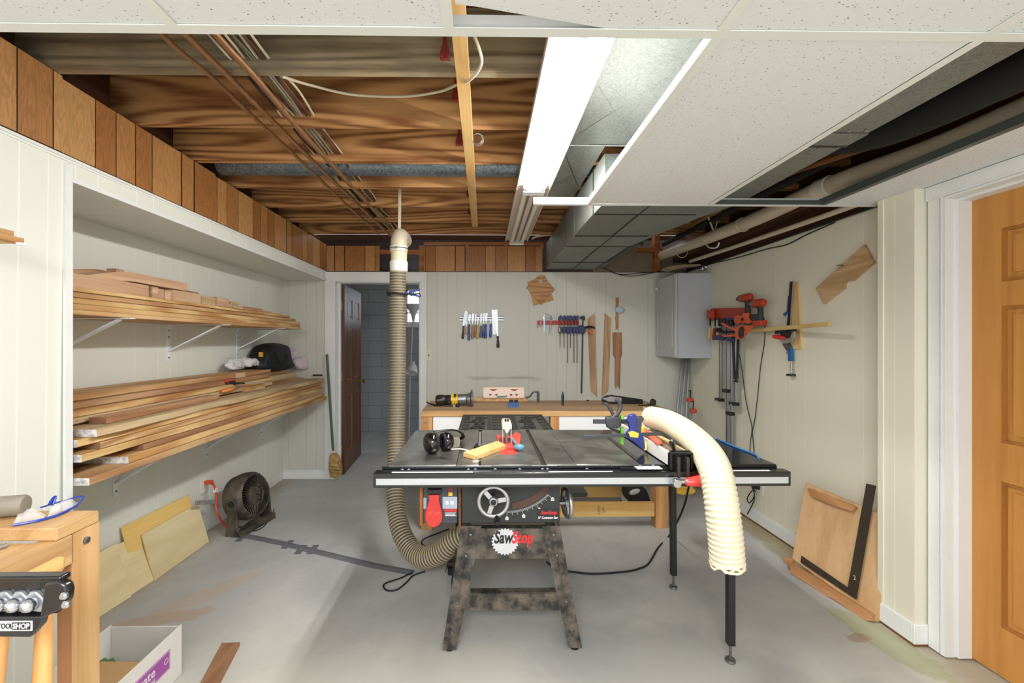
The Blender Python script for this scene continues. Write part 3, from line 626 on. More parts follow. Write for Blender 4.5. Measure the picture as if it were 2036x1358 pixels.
def sect(y0, y1, xl0, xl1, xr0, xr1, name, zz=0.0):
    mb = MB(); mb.add([(xl0,y0,ZD+zz),(xr0,y0,ZD+zz),(xr1,y1,ZD+zz),(xl1,y1,ZD+zz),(xl0,y0,DH),(xr0,y0,DH),(xr1,y1,DH),(xl1,y1,DH)], [(3,2,1,0),(4,5,6,7),(0,1,5,4),(1,2,6,5),(2,3,7,6),(3,0,4,7)])
    return mb.build(name, GALVD, duct, bevel=0.002)
sect(0.4, 1.52, 0.79, 0.79, 1.37, 1.37, 'duct_section'); sect(1.525, 1.62, 0.788, 0.788, 1.373, 1.373, 'joint_band', -0.004)
sect(1.625, 2.28, 0.79, 0.79, 1.37, 1.37, 'duct_section'); sect(2.285, 2.50, 0.638, 0.635, 1.372, 1.31, 'duct_section', -0.003)
sect(2.505, 3.02, 0.635, 0.63, 1.31, 1.19, 'duct_section'); sect(3.025, 3.34, 0.63, 0.63, 1.19, 1.13, 'duct_section', -0.003)
sect(3.345, 4.02, 0.63, 0.63, 1.125, 1.125, 'duct_section'); sect(4.025, 4.40, 0.63, 0.63, 1.12, 1.12, 'duct_section', -0.002)
mb = MB()
for y in (1.62, 2.503, 3.023, 3.343, 4.022): mb.box(0.80 if y < 2 else 0.637, 1.12+max(0, (3.2-y))*0.16, y-0.006, y+0.006, ZD-0.006, ZD+0.002)
mb.bar((0.90, 1.0, ZD-0.003), (0.90, 4.38, ZD-0.003), 0.009, 0.004)
for y in (2.503, 3.343): mb.box(0.630, 0.640, y-0.006, y+0.006, ZD, DH)
mb.build('seam', flat('duct_seam', rgb(46,46,44), 0.6), duct)
mb = MB()
for x in (1.20, 1.28, 1.34): mb.cyl((x, 1.64, ZD-0.002), (x, 1.64, ZD-0.007), 0.005); mb.cyl((x, 1.50, ZD-0.002), (x, 1.50, ZD-0.007), 0.005)
mb.build('screw', STEEL, duct)
# black insulated hose, brown laths, white drain pipe
FOAM = flat('black_foam', rgb(16,17,18), 0.9, bump=0.6, ns=60)
one(MB().tube(spline([(1.57,0.30,2.180),(1.57,0.8,2.180),(1.57,1.25,2.185),(1.56,1.55,2.195),(1.52,1.72,2.215),(1.455,1.80,2.24)], 8), 0.062, 20), 'insulated_duct', FOAM, 'fat black insulated duct beside the sheet-metal duct, above the tan door', 'duct')
one(MB().tube(spline([(1.74,0.5,2.30),(1.75,1.2,2.30),(1.77,2.0,2.31),(1.78,3.0,2.33),(1.79,4.3,2.36)], 6), 0.022, 10), 'foam_pipe', FOAM, 'thin black foam-wrapped pipe above the white drain pipe', 'pipe')
BRN = wood('brown_lath', rgb(120,74,44), rgb(78,44,26), 'Y', 1, 5)
one(MB().tube(spline([(1.695,0.5,2.18),(1.70,1.3,2.19),(1.71,1.8,2.24),(1.66,2.4,2.31),(1.70,3.1,2.36)], 6), 0.016, 8), 'brown_pipe', BRN, 'brown pipe winding behind the white drain pipe', 'pipe')
one(MB().tube(spline([(1.72,0.6,2.36),(1.74,1.3,2.38),(1.69,2.0,2.33),(1.75,2.6,2.37),(1.76,3.6,2.38)], 6), 0.018, 8), 'brown_pipe', COPPER, 'dull copper pipe crossing beside the black insulated duct', 'pipe')
dp = [P(2060,210,X=1.85), P(1850,298,X=1.85), P(1640,372,X=1.85), P(1480,445,X=1.84), P(1316,508,X=1.80)]
drain = thing('drain_pipe', 'long white plastic drain pipe under the joists on the right', 'pipe', (1.84, 3.0, 2.15))
MB().tube(spline(dp, 6), 0.046, 24).build('pipe_run', PVCG, drain)
e = P(1640,373,X=1.85); d = (dp[1]-dp[3]).normalized()
MB().lathe([(0.048,0),(0.054,0.002),(0.054,0.085),(0.049,0.09)], along(e-d*0.045, e+d)).build('coupling', PVC, drain)
for yy in (3.05, 4.0):
    a = min(dp, key=lambda v: abs(v.y-yy)); mb = MB(); zc = 2.24; mb.torus((1.84, yy, zc-0.02), Matrix.Rotation(math.radians(90), 4, 'X'), 0.05, 0.003, 24, 6); mb.build('hanger', CW, drain)
q = [P(1712,403,X=1.97), P(1600,443,X=1.97), P(1480,484,X=1.96), P(1372,520,X=1.95)]
one(MB().tube(spline(q, 6), 0.016, 12), 'conduit', PVCG, 'thin beige pipe running below the white drain pipe along the right wall', 'pipe')
q2 = [P(1400,480,X=1.9), P(1410,492,X=1.9), P(1425,492,X=1.9), P(1430,482,X=1.9)]
one(MB().tube(spline(q2, 6), 0.006, 8), 'pipe_hook', flat('hook_white', rgb(235,235,230),0.4), 'white plastic hook hanging from the drain pipe', 'hook')
q = [P(1400,528,X=2.06), P(1470,511,X=2.06), P(1525,495,X=2.06), P(1565,486,X=2.06), P(1605,466,X=2.06), P(1660,442,X=2.06)]
one(MB().tube(spline(q, 6), 0.004, 7), 'cable_drape', CB, 'black cable drooping along the top of the right wall', 'cable')
for k, (p, lab) in enumerate((( [(1195,530),(1230,545),(1270,543),(1320,540)], 'black cable sagging over the wall cabinet from the duct end'), ([(1200,533),(1240,548),(1280,546),(1330,534)], 'lower black cable sagging from the duct end'))):
    one(MB().tube(spline([P(a, b, Y=4.36-0.03*k) for a, b in p], 6), 0.004, 7), 'sagging_cable', CB, lab, 'cable')
one(MB().tube(spline([P(1195,528,Y=4.3), P(1215,518,Y=4.25), P(1240,498,Y=4.1), P(1275,482,Y=3.9)], 6), [0.03]*19, 14), 'flex_duct', flat('grey_flex', rgb(110,110,108), 0.5, 0.5, bump=0.8, ns=80), 'grey flexible duct beside the end of the sheet-metal duct', 'duct')
q = P(1420,462,X=1.80); mb = MB()
for dx in (-0.07, 0.05): mb.bar(q, (q.x+dx, q.y, 2.42), 0.02, 0.002)
one(mb, 'pipe_strap', CW, 'white plastic strap hanging the drain pipe beside the duct', 'strap')
one(MB().tube(spline([P(1057,475,Y=4.1),P(1070,470,Y=4.1),P(1100,466,Y=4.1)], 5), 0.009, 8), 'cut_cable', CW, 'short cream cable end poking out beside the duct', 'cable')
# fluorescent fixtures
HOUS = flat('lamp_housing', rgb(214,198,190), 0.4)
def fixture(y0, y1, lit, label):
    t = thing('tube_light', label, 'ceiling light', (0.30, (y0+y1)/2, 2.29), 'twin-tube shop lights')
    mb = MB(); mb.add([(0.20,y0,2.33),(0.40,y0,2.33),(0.40,y1,2.33),(0.20,y1,2.33),(0.235,y0,ZJ-0.002),(0.365,y0,ZJ-0.002),(0.365,y1,ZJ-0.002),(0.235,y1,ZJ-0.002)], [(3,2,1,0),(4,5,6,7),(0,1,5,4),(1,2,6,5),(2,3,7,6),(3,0,4,7)])
    mb.box(0.285, 0.315, y0, y1, 2.30, 2.33); mb.box(0.196, 0.204, y0, y1, 2.318, 2.345); mb.box(0.396, 0.404, y0, y1, 2.318, 2.345); mb.build('housing', HOUS, t, bevel=0.002)
    em = emit('lit_tube', (1.0, 0.985, 0.94, 1), TUBE) if lit else flat('unlit_tube', rgb(232,228,208), 0.25)
    for x in (0.252, 0.348):
        MB().cyl((x,y0+0.035,2.308),(x,y1-0.035,2.308),0.0175,seg=16).build('tube', em, t)
        for ya, yb in ((y0+0.022,y0+0.05),(y1-0.05,y1-0.022)): MB().cyl((x,ya,2.308),(x,yb,2.308),0.0182,seg=16).build('tube_cap', flat('cap_grey', rgb(190,190,190), 0.4, 0.5), t)
    for ya in (y0, y1-0.022): MB().box(0.235, 0.365, ya, ya+0.022, 2.285, 2.335).build('tube_socket', flat('socket_white', rgb(230,230,226), 0.4), t, bevel=0.003)
fixture(1.20, 2.62, True, 'lit twin fluorescent tube light under the joists by the galvanised sheet')
fixture(2.64, 4.02, False, 'unlit twin fluorescent tube light nearer the back wall')
# ================================================================ TABLE SAW
HT = 0.864
def steel_top():
    m, nt, bs, N, L = mat_base('worn_cast_iron'); bs.inputs['Metallic'].default_value = 0.85
    g = N.new('ShaderNodeNewGeometry'); nz = N.new('ShaderNodeTexNoise'); nz.inputs['Scale'].default_value = 5; nz.inputs['Detail'].default_value = 8; nz.inputs['Distortion'].default_value = 1.5
    L.new(g.outputs['Position'], nz.inputs['Vector']); rp = N.new('ShaderNodeValToRGB')
    rp.color_ramp.elements[0].position = 0.35; rp.color_ramp.elements[0].color = rgb(112,112,108); rp.color_ramp.elements[1].position = 0.68; rp.color_ramp.elements[1].color = rgb(168,168,162)
    L.new(nz.outputs['Fac'], rp.inputs[0]); L.new(rp.outputs[0], bs.inputs['Base Color'])
    r2 = N.new('ShaderNodeMapRange'); r2.inputs['To Min'].default_value = 0.18; r2.inputs['To Max'].default_value = 0.5; L.new(nz.outputs['Fac'], r2.inputs['Value']); L.new(r2.outputs[0], bs.inputs['Roughness'])
    return m
CAST = steel_top()
DUSTY = flat('dusty_black', rgb(36,35,34), 0.7, dirt=rgb(104,93,82), dirt_amt=0.42, ns=15, bump=0.2)
CABM = flat('saw_black', rgb(44,45,47), 0.5, noise=0.3, ns=9)
RAILB = flat('rail_black', rgb(18,18,20), 0.25, coat=0.3)
LAM = flat('black_laminate', rgb(22,22,23), 0.18, coat=0.3, noise=0.3)
ALU = flat('aluminium', rgb(186,186,188), 0.35, 0.9)
REDP = flat('red_plastic', rgb(206,52,46), 0.35)
saw = thing('table_saw', 'black contractor table saw with long front rail and dusty splayed stand', 'table saw', (0.12, 2.1, 0))
# table top: left wing, main casting, right wing
yf, yb_ = 1.832, 2.56
XS = [-0.405, -0.118, 0.390, 0.665]
for i, nm in enumerate(('left_wing', 'main_table', 'right_wing')):
    mb = MB(); a, b = XS[i]+0.0008, XS[i+1]-0.0008
    if i == 1:
        s1, s2 = (-0.034, -0.014), (0.244, 0.264)
        for p, q in ((a, s1[0]), (s1[1], s2[0]), (s2[1], b)): mb.box(p, q, yf, yb_, HT-0.03, HT)
        mb.box(a, b, yf, yb_, HT-0.035, HT-0.011)
    else: mb.box(a, b, yf, yb_, HT-0.032, HT)
    mb.build(nm, CAST, saw, bevel=0.0015)
mb = MB(); mb.box(0.075, 0.155, 2.0, 2.36, HT, HT+0.0012); mb.build('throat_plate', flat('throat_red', rgb(186,60,50), 0.5), saw)
mb = MB()
for x0, x1 in ((-0.033,-0.015), (0.245,0.263)): mb.box(x0, x1, yf, yb_, HT-0.0112, HT-0.0104)
mb.build('slot_bottom', flat('slot_grey', rgb(70,70,68), 0.4, 0.7), saw)
for x in (-0.024, 0.254):
    mb = MB(); mb.prism([(x-0.055,0),(x+0.055,0),(x+0.028,-0.03),(x-0.028,-0.03)], MBK((0, yf-0.001, HT-0.001)), 0.004); mb.build('slot_bracket', ALU, saw)
mb = MB(); mb.box(-0.030,-0.018, yf+0.30, yf+0.68, HT-0.006, HT+0.0005); mb.build('mitre_bar', STEEL, saw)
# extension table
mb = MB(); mb.box(0.668, 1.245, yf-0.002, yb_, HT-0.035, HT-0.0005, 0); mb.box(0.668, 1.246, yf-0.004, yf, HT-0.035, HT-0.001, 1); mb.build('extension_table', [LAM, RAILB], saw, bevel=0.002)
# front angle and square rail tube
mb = MB(); mb.box(-0.43, 1.245, yf-0.008, yf-0.001, HT-0.060, HT-0.004); mb.box(-0.43, 1.245, yf-0.06, yf-0.001, HT-0.064, HT-0.058); mb.build('angle_rail', RAILB, saw)
for x in (-0.345, -0.318, -0.067, -0.038, 0.046, 0.150, 0.246, 0.268, 0.435, 0.60):
    MB().lathe([(0.008,0),(0.008,0.003),(0.006,0.004),(0.0,0.004)], along((x, yf-0.008, HT-0.019), (x, yf-1, HT-0.019)), 14).build('rail_bolt', STEELD, saw)
RZ1, RZ0, RY0, RY1 = HT-0.014, HT-0.074, 1.768, 1.816
rl, rr = P(742, 950, Y=RY0).x, P(1573, 950, Y=RY0).x
rail = MB().box(rl, rr, RY0, RY1, RZ0, RZ1).build('front_rail', RAILB, saw, bevel=0.003)
MB().box(rl+0.012, rr-0.012, RY0-0.0012, RY0, RZ0+0.012, RZ1-0.022).build('silver_strip', flat('silver_tape', rgb(196,198,202), 0.38, 0.55), rail)
MB().box(P(778,940,Y=RY0).x, P(940,940,Y=RY0).x, RY0+0.006, RY0+0.018, RZ1, RZ1+0.0008).build('white_scale', WHITE, rail)
MB().box(P(1092,940,Y=RY0).x, P(1220,940,Y=RY0).x, RY0+0.006, RY0+0.018, RZ1, RZ1+0.0008).build('white_scale', WHITE, rail)
MB().box(P(1455,940,Y=RY0).x, P(1535,940,Y=RY0).x, RY0+0.010, RY0+0.022, RZ1, RZ1+0.0008).build('white_scale', WHITE, rail)
MB().box(-0.41, 1.245, yb_+0.001, yb_+0.008, HT-0.06, HT-0.012).build('rear_rail', RAILB, saw)
# cabinet
CY0 = 1.95; cx0, cx1 = P(917,1000,Y=CY0).x, P(1113,1000,Y=CY0).x; cz0 = P(0,1046,Y=CY0).z
mb = MB(); mb.box(cx0, cx1, CY0, 2.44, cz0, HT-0.036); cabn = mb.build('cabinet', CABM, saw, bevel=0.004)
MB().box(cx0-0.012, cx0-0.002, CY0+0.01, 2.42, cz0-0.05, HT-0.05).build('side_panel', flat('rust_brown', rgb(128,84,60), 0.6, noise=0.25), saw)
# curved bevel slot, scale and captions
Mf = onB(CY0-0.0006); LABW = flat('label_white', rgb(226,226,226), 0.5); LABR = flat('label_red', rgb(214,40,42), 0.5); LABK = flat('label_black', rgb(28,28,32), 0.5)
c = P(1008, 902, Y=CY0); R1, R2 = 0.252, 0.222
mb = MB(); n = 20; a0, a1 = math.radians(-84), math.radians(-40)
arc = [(c.x+R1*math.cos(a0+(a1-a0)*i/n), c.z+R1*math.sin(a0+(a1-a0)*i/n)) for i in range(n+1)]
arc2 = [(c.x+R2*math.cos(a1+(a0-a1)*i/n), c.z+R2*math.sin(a1+(a0-a1)*i/n)) for i in range(n+1)]
mb.prism(arc+arc2, Mf, 0.0012); mb.build('bevel_slot', flat('slot_rust', rgb(92,66,54), 0.8, noise=0.3), cabn)
mb = MB()
for i in range(46):
    a = math.radians(-90+i*1.0); L_ = 0.034 if i % 15 == 0 else (0.026 if i % 5 == 0 else 0.016)
    p = Vector((c.x+(R1+0.006)*math.cos(a), CY0-0.001, c.z+(R1+0.006)*math.sin(a))); q = Vector((c.x+(R1+L_)*math.cos(a), CY0-0.001, c.z+(R1+L_)*math.sin(a)))
    mb.bar(p, q, 0.0011, 0.0006, up=(0,1,0))
mb.build('scale_ticks', LABW, cabn)
for k, s in enumerate(('0', '15', '30', '45')):
    a = math.radians(-90+k*15*1.0); q = Vector((c.x+(R1+0.040)*math.cos(a), CY0-0.0008, c.z+(R1+0.040)*math.sin(a)))
    MB().prism([(q.x-0.007, q.z-0.007),(q.x+0.007, q.z-0.007),(q.x+0.007, q.z+0.004),(q.x, q.z+0.010),(q.x-0.007, q.z+0.004)], onB(CY0), 0.0008).build('scale_tag', LABW, cabn)
    text_mesh(s, 0.011, MBK((q.x, CY0-0.0012, q.z-0.001)), LABK, 'scale_number', cabn, 0.0002)
p = P(1090, 1030, Y=CY0)
MB().box(P(1068,0,Y=CY0).x, P(1112,0,Y=CY0).x, CY0-0.0012, CY0, P(0,1040,Y=CY0).z, P(0,1017,Y=CY0).z).build('name_plate', flat('plate_dark', rgb(30,31,34), 0.5), cabn)
text_mesh('SawStop', 0.024, MBK((p.x+0.002, CY0-0.0016, P(0,1025,Y=CY0).z)), LABR, 'name_text', cabn, 0.0003, 0.0006, 0.9, 0.25)
text_mesh('10" Contractor Saw', 0.0155, MBK((p.x-0.003, CY0-0.0016, P(0,1035.5,Y=CY0).z)), LABW, 'caption_text', cabn, 0.0003, 0.0005, 0.72, 0.2)
# hand wheels
def wheel(c, M, name):
    w_ = MB(); w_.torus(c, M, 0.063, 0.0095, 36, 10); w_.lathe([(0.022,-0.012),(0.022,0.004),(0.016,0.012),(0.0,0.012)], Matrix.Translation(c) @ M.to_4x4(), 20)
    for k in range(3):
        a = math.radians(90+40+120*k); d = M.to_3x3() @ Vector((math.cos(a), math.sin(a), 0)); w_.bar(Vector(c)+d*0.015, Vector(c)+d*0.063, 0.020, 0.008, up=tuple(M.to_3x3() @ Vector((0,0,1))))
    return w_.build(name, ALU, saw, bevel=0.001)
wc = P(981, 997, Y=1.875); Mw = axes((1,0,0),(0,0,1),(0,-1,0)); wh = wheel(wc, Mw, 'hand_wheel')
MB().cyl(wc+Vector((0,0.01,0)), wc+Vector((0,0.08,0)), 0.012).build('shaft', STEELD, wh)
MB().lathe([(0.008,-0.0145),(0.013,-0.012),(0.013,0.002),(0.0,0.004)], Matrix.Translation(wc+Vector((0,-0.012,0))) @ Mw.to_4x4(), 16).build('hub_cap', BLACK, wh)
hp = wc+Vector((0.014,-0.008,-0.062)); MB().lathe([(0.007,0),(0.009,0.004),(0.012,0.016),(0.0135,0.034),(0.011,0.046),(0.0,0.050)], along(hp, hp+Vector((0.01,-1,-0.32))), 16).build('handle', BLACK, wh)
wc2 = P(1127, 1000, Y=2.02); Mw2 = axes((0,1,0),(0,0,1),(1,0,0)); wh2 = wheel(wc2, Mw2 @ Matrix.Rotation(0.15,4,'Y'), 'hand_wheel')
MB().cyl(wc2-Vector((0.05,0,0)), wc2, 0.011).build('shaft', STEELD, wh2)
# stand
ly = 1.955
def splay(pt, pb, side, rear=False):
    """folded sheet-steel leg: front flange plus side flange"""
    mb = MB(); d = 0.008
    y0 = pt[0][1]; y1 = pb[0][1]
    for s, e in ((0, 0),):
        a, b = pt; c_, d_ = pb
        mb.add([a, b, d_, c_]+[Vector(v)+Vector((0,0.004,0)) for v in (a, b, d_, c_)], [(0,1,2,3),(7,6,5,4),(0,4,5,1),(1,5,6,2),(2,6,7,3),(3,7,4,0)])
        o1, o2 = (a, c_) if side < 0 else (b, d_)
        w2 = Vector((0, 0.055 if not rear else -0.055, 0)); t = Vector((0.004*(1 if side < 0 else -1), 0, 0))
        mb.add([o1, o2, Vector(o2)+w2, Vector(o1)+w2, Vector(o1)+t, Vector(o2)+t, Vector(o2)+w2+t, Vector(o1)+w2+t], [(0,1,2,3),(7,6,5,4),(0,4,5,1),(1,5,6,2),(2,6,7,3),(3,7,4,0)])
    return mb
T = lambda px, py, y: tuple(P(px, py, Y=y))
yt, yg = 1.955, 1.935
legs = [((T(917,1046,yt), T(957,1046,yt)), (T(879,1293,yg), T(907,1293,yg)), -1, False), ((T(1078,1046,yt), T(1113,1046,yt)), (T(1131,1288,yg), T(1157,1288,yg)), 1, False)]
for a, b, s, r in legs:
    lg = splay([Vector(v) for v in a], [Vector(v) for v in b], s).build('leg', DUSTY, saw)
    mb = MB(); 
    cb = (Vector(b[0])+Vector(b[1]))/2; mb.lathe([(0.020,0.0),(0.020,0.006),(0.008,0.010),(0.006,0.03),(0.0,0.03)], axes((1,0,0),(0,1,0),(0,0,1),(cb.x, cb.y+0.022, 0.0))); mb.build('foot', BLACKR, lg)
    for t in ((0.07, 0.55), (0.24, 0.5), (0.62, 0.5), (0.86, 0.5)):
        p0 = Vector(a[0]).lerp(Vector(b[0]), t[0]); p1 = Vector(a[1]).lerp(Vector(b[1]), t[0]); q = p0.lerp(p1, t[1])
        MB().lathe([(0.0,0.006),(0.006,0.005),(0.0095,0.0)], along(q, q+Vector((0,-1,0))), 12).build('bolt', STEELD, lg)
    p0 = (Vector(a[0])+Vector(a[1]))/2; p1 = (Vector(b[0])+Vector(b[1]))/2
    MB().tube([p0.lerp(p1,0.27)+Vector((0,-0.002,0)), p0.lerp(p1,0.6)+Vector((0,-0.002,0))], 0.003, 6).build('leg_rib', DUSTY, lg)
for sx, xt, xb_ in ((-1, -0.09, -0.20), (1, 0.33, 0.44)):
    mb = MB(); a = [Vector((xt-0.025, 2.44, cz0)), Vector((xt+0.025, 2.44, cz0))]; b = [Vector((xb_-0.03, 2.60, 0.03)), Vector((xb_+0.03, 2.60, 0.03))]
    splay(a, b, sx, True).build('leg', DUSTY, saw); MB().cyl((xb_, 2.585, 0), (xb_, 2.585, 0.04), 0.018).build('foot', BLACKR, saw)
SB = 1.962
mb = MB(); q = [P(950,1050,Y=SB), P(1085,1050,Y=SB), P(1098,1110,Y=SB), P(942,1110,Y=SB)]; mb.prism([(v.x, v.z) for v in q], onB(SB), 0.004); bp_ = mb.build('apron_panel', DUSTY, saw)
mb = MB(); q = [P(935,1180,Y=1.95), P(1106,1180,Y=1.95), P(1113,1213,Y=1.95), P(929,1213,Y=1.95)]; mb.prism([(v.x, v.z) for v in q], onB(1.952), 0.004)
mb.box(q[0].x, q[1].x, 1.952, 1.99, q[0].z-0.003, q[0].z+0.001); mb.build('cross_bar', DUSTY, saw)
for sx, xx in ((-1,-0.15),(1,0.385)): MB().bar((xx, 1.97, 0.26), (xx, 2.55, 0.26), 0.004, 0.07).build('cross_bar', DUSTY, saw)
MB().bar((-0.15, 2.55, 0.27), (0.385, 2.55, 0.27), 0.004, 0.07).build('cross_bar', DUSTY, saw)
# saw-blade emblem and lettering
bc = P(1004, 1076, Y=SB); R = 0.0615; poly = []; nt_ = 24
for i in range(nt_):
    a = -2*math.pi*i/nt_
    for da, r in ((0, R), (0.05, R*1.0), (0.11, R*0.90), (0.15, R*0.88), (0.19, R*0.93), (0.24, R*0.965)): poly.append((bc.x+r*math.cos(a-da), bc.z+r*math.sin(a-da)))
MB().prism(poly, onB(SB-0.0042), 0.0012).build('blade_emblem', flat('emblem_silver', rgb(206,208,212), 0.4, 0.3), bp_)
tz = P(0,1075,Y=SB).z
text_mesh('Saw', 0.074, MBK((P(1000,0,Y=SB).x, SB-0.0062, tz)), LABK, 'emblem_text_black', bp_, 0.0006, 0.0022, 0.70, 0.2)
text_mesh('Stop', 0.074, MBK((P(1038,0,Y=SB).x, SB-0.0066, tz)), LABR, 'emblem_text_red', bp_, 0.0006, 0.0022, 0.70, 0.2)
# switch box
sy = 1.93; sw = thing('switch_box', 'grey magnetic switch box with big red paddle under the saw rail', 'switch', tuple(P(876,1047,Y=sy)))
X0, X1 = P(841,0,Y=sy).x, P(909,0,Y=sy).x; Z0, Z1 = P(0,1046,Y=sy).z, HT-0.07
MB().box(X0, X1, sy, sy+0.05, Z0, Z1).build('box_body', flat('slate_grey', rgb(60,66,74), 0.5, noise=0.15), sw, bevel=0.003)
MB().box(X0-0.014, X0-0.001, sy+0.0, sy+0.10, Z0-0.01, Z1).build('mounting_board', wood('edge_wood', rgb(176,112,58), rgb(130,76,36), 'Z', 1, 5), sw)
pd = pxB([(852,984),(874,984),(873,995),(880,1022),(879,1036),(872,1045),(862,1049),(852,1045),(846,1036),(845,1022),(853,995)], sy-0.012)
pad = MB().prism(pd, onB(sy-0.003), 0.012).build('paddle', REDP, sw, bevel=0.003)
text_mesh('STOP', 0.022, MBK((P(862.5,0,Y=sy-0.015).x, sy-0.0156, P(0,1026,Y=sy-0.015).z)), flat('paddle_emboss', rgb(226,92,84), 0.4), 'paddle_text', pad, 0.0004)
text_mesh('START', 0.0085, MBK((P(863,0,Y=sy-0.015).x, sy-0.0156, P(0,1042,Y=sy-0.015).z)), flat('paddle_emboss2', rgb(228,96,90), 0.4), 'paddle_text', pad, 0.0004)
MB().box(P(851,0,Y=sy).x, P(878,0,Y=sy).x, sy-0.016, sy, P(0,984,Y=sy).z, P(0,975,Y=sy).z).build('paddle_hinge', BLACK, sw, bevel=0.002)
MB().box(P(880,0,Y=sy).x, P(909,0,Y=sy).x, sy-0.002, sy, P(0,1016,Y=sy).z, P(0,992,Y=sy).z).build('light_label', flat('label_blue', rgb(168,178,196), 0.5), sw)
for px in (889, 899): MB().box(P(px-3,0,Y=sy).x, P(px+3,0,Y=sy).x, sy-0.004, sy-0.002, P(0,1007,Y=sy).z, P(0,1000,Y=sy).z).build('indicator', WHITE, sw)
MB().box(P(891,0,Y=sy).x, P(901,0,Y=sy).x, sy-0.01, sy, P(0,982,Y=sy).z, P(0,972,Y=sy).z).build('power_switch', flat('dark_red', rgb(120,30,28),0.4), sw)
MB().box(P(892,0,Y=sy).x, P(900,0,Y=sy).x, sy-0.011, sy, P(0,989,Y=sy).z, P(0,982,Y=sy).z).build('yellow_tab', flat('tab_yellow', rgb(226,190,50),0.4), sw)
MB().box(P(884,0,Y=sy).x, P(908,0,Y=sy).x, sy-0.0015, sy, P(0,1022,Y=sy).z, P(0,1017,Y=sy).z).build('warning_label', LABR, sw)
for k in range(3): MB().box(P(885,0,Y=sy).x, P(907-2*(k%2),0,Y=sy).x, sy-0.0012, sy, P(0,1025.3+k*2.7,Y=sy).z, P(0,1024+k*2.7,Y=sy).z).build('label_line', LABW, sw)
MB().box(X0+0.002, P(848,0,Y=sy).x, sy-0.0012, sy, P(0,1016,Y=sy).z, P(0,994,Y=sy).z).build('side_label', flat('label_blue2', rgb(150,160,180), 0.5), sw)
MB().bar((X0+0.06, sy+0.03, Z1-0.005), (X0+0.06, sy+0.03, HT-0.064), 0.1, 0.04, up=(0,1,0)).build('hanger_plate', BLACK, sw)
# rail legs of the extension table
for y, top, (fx, fy), lab in ((1.86, HT-0.064, (1448,1310), 'front'), (2.42, HT-0.036, (1338,1168), 'rear')):
    f = P(fx, fy, Z=0.0); f.y = y if abs(f.y-y) < 0.08 else f.y
    t = saw
    xt = f.x+0.0 if lab == 'front' else f.x-0.006
    lg = MB(); lg.bar((f.x, f.y, 0.075), (xt, f.y, top), 0.030, 0.030, up=(0,1,0)); l_ = lg.build('extension_leg', flat('leg_black', rgb(34,34,34), 0.45, noise=0.4, ns=20), saw, bevel=0.002)
    MB().lathe([(0.020,0),(0.022,0.004),(0.020,0.012),(0.006,0.016),(0.005,0.08),(0,0.08)], axes((1,0,0),(0,1,0),(0,0,1),(f.x,f.y,0))).build('levelling_foot', STEELD, l_)
# motor cover / cast outfeed at the back
mb = MB(); x0, x1 = -0.155, 0.415; ya, yb2 = yb_+0.012, 3.13
zt = HT-0.004
mot = thing('rear_grate', 'black ribbed cast panel behind the saw with raised lettering', 'panel', (0.13, 2.85, zt-0.03))
mb.box(x0, x1, ya, yb2, zt-0.03, zt-0.006); mb.build('plate', flat('cast_black', rgb(92,92,86), 0.5, 0.3, noise=0.35), mot)
DB = flat('cast_rib', rgb(46,46,44), 0.45, 0.3, noise=0.3)
mb = MB()
for u in (0, 0.31, 0.335, 0.60, 0.625, 0.985): x = x0+(x1-x0)*u; mb.box(x, x+0.008, ya, yb2, zt-0.006, zt)
mb.box(x0, x1, ya, ya+0.012, zt-0.006, zt); mb.box(x0, x1, yb2-0.012, yb2, zt-0.006, zt); mb.build('frame_rib', DB, mot)
for u in (0.03, 0.36, 0.44, 0.52, 0.90):
    for k in range(5):
        x = x0+(x1-x0)*u; y = ya+0.05+k*0.105
        MB().box(x, x+0.04, y, y+0.06, zt-0.006, zt-0.001).build('rib', DB, mot)
for u, s in ((0.20, 'SawStop'), (0.76, 'SawStop')):
    text_mesh(s, 0.13, axes((0,1,0),(-1,0,0),(0,0,1),(x0+(x1-x0)*u, (ya+yb2)/2, zt-0.004)), DB, 'raised_text', mot, 0.003, 0.003, 0.95)
for x in (x0+0.08, x1-0.08): MB().bar((x, yb_+0.3, zt-0.031), (x, 2.47, 0.50), 0.03, 0.004, up=(1,0,0)).build('support_strut', BLKMET, mot)
# fence
fx0, fx1 = 0.770, 0.868; ffy0, ffy1 = 1.80, 2.60; fz0, fz1 = HT+0.004, HT+0.060
fence = thing('rip_fence', 'long rip fence with white faces, black tube and red locking handle', 'fence', (0.82, 1.95, HT))
MB().box(fx0, fx0+0.012, 1.812, ffy1, fz0, fz1).build('white_face', flat('fence_white', rgb(238,238,236), 0.3), fence, bevel=0.001)
MB().box(fx0+0.013, fx1-0.014, 1.83, ffy1-0.02, fz0+0.012, fz1-0.004).build('fence_tube', flat('tube_black', rgb(58,54,50), 0.45, dirt=rgb(120,104,86), dirt_amt=-0.2, ns=9), fence)
MB().box(fx1-0.012, fx1, 1.812, ffy1, fz0, fz1-0.004).build('side_face', wood('fence_ply', rgb(212,186,140), rgb(186,152,104), 'Y', 1, 6), fence)
mb = MB(); M = onB(1.812)
mb.prism([(fx0+0.002,HT-0.012),(fx1+0.006,HT-0.012),(fx1+0.006,fz1-0.004),(fx1-0.006,fz1+0.006),(fx0+0.014,fz1+0.006),(fx0+0.002,fz1-0.006)], M, 0.012); mb.build('end_plate', BLKMET, fence, bevel=0.002)
mb = MB()
for x in (fx0+0.006, fx1-0.006): mb.box(x-0.005, x+0.005, 1.782, 1.80, HT-0.012, fz1)
mb.bar((fx0+0.006,1.79,fz1),(fx1-0.006,1.79,fz1-0.002),0.018,0.008); mb.build('bracket_frame', BLKMET, fence, bevel=0.002)
mb = MB()
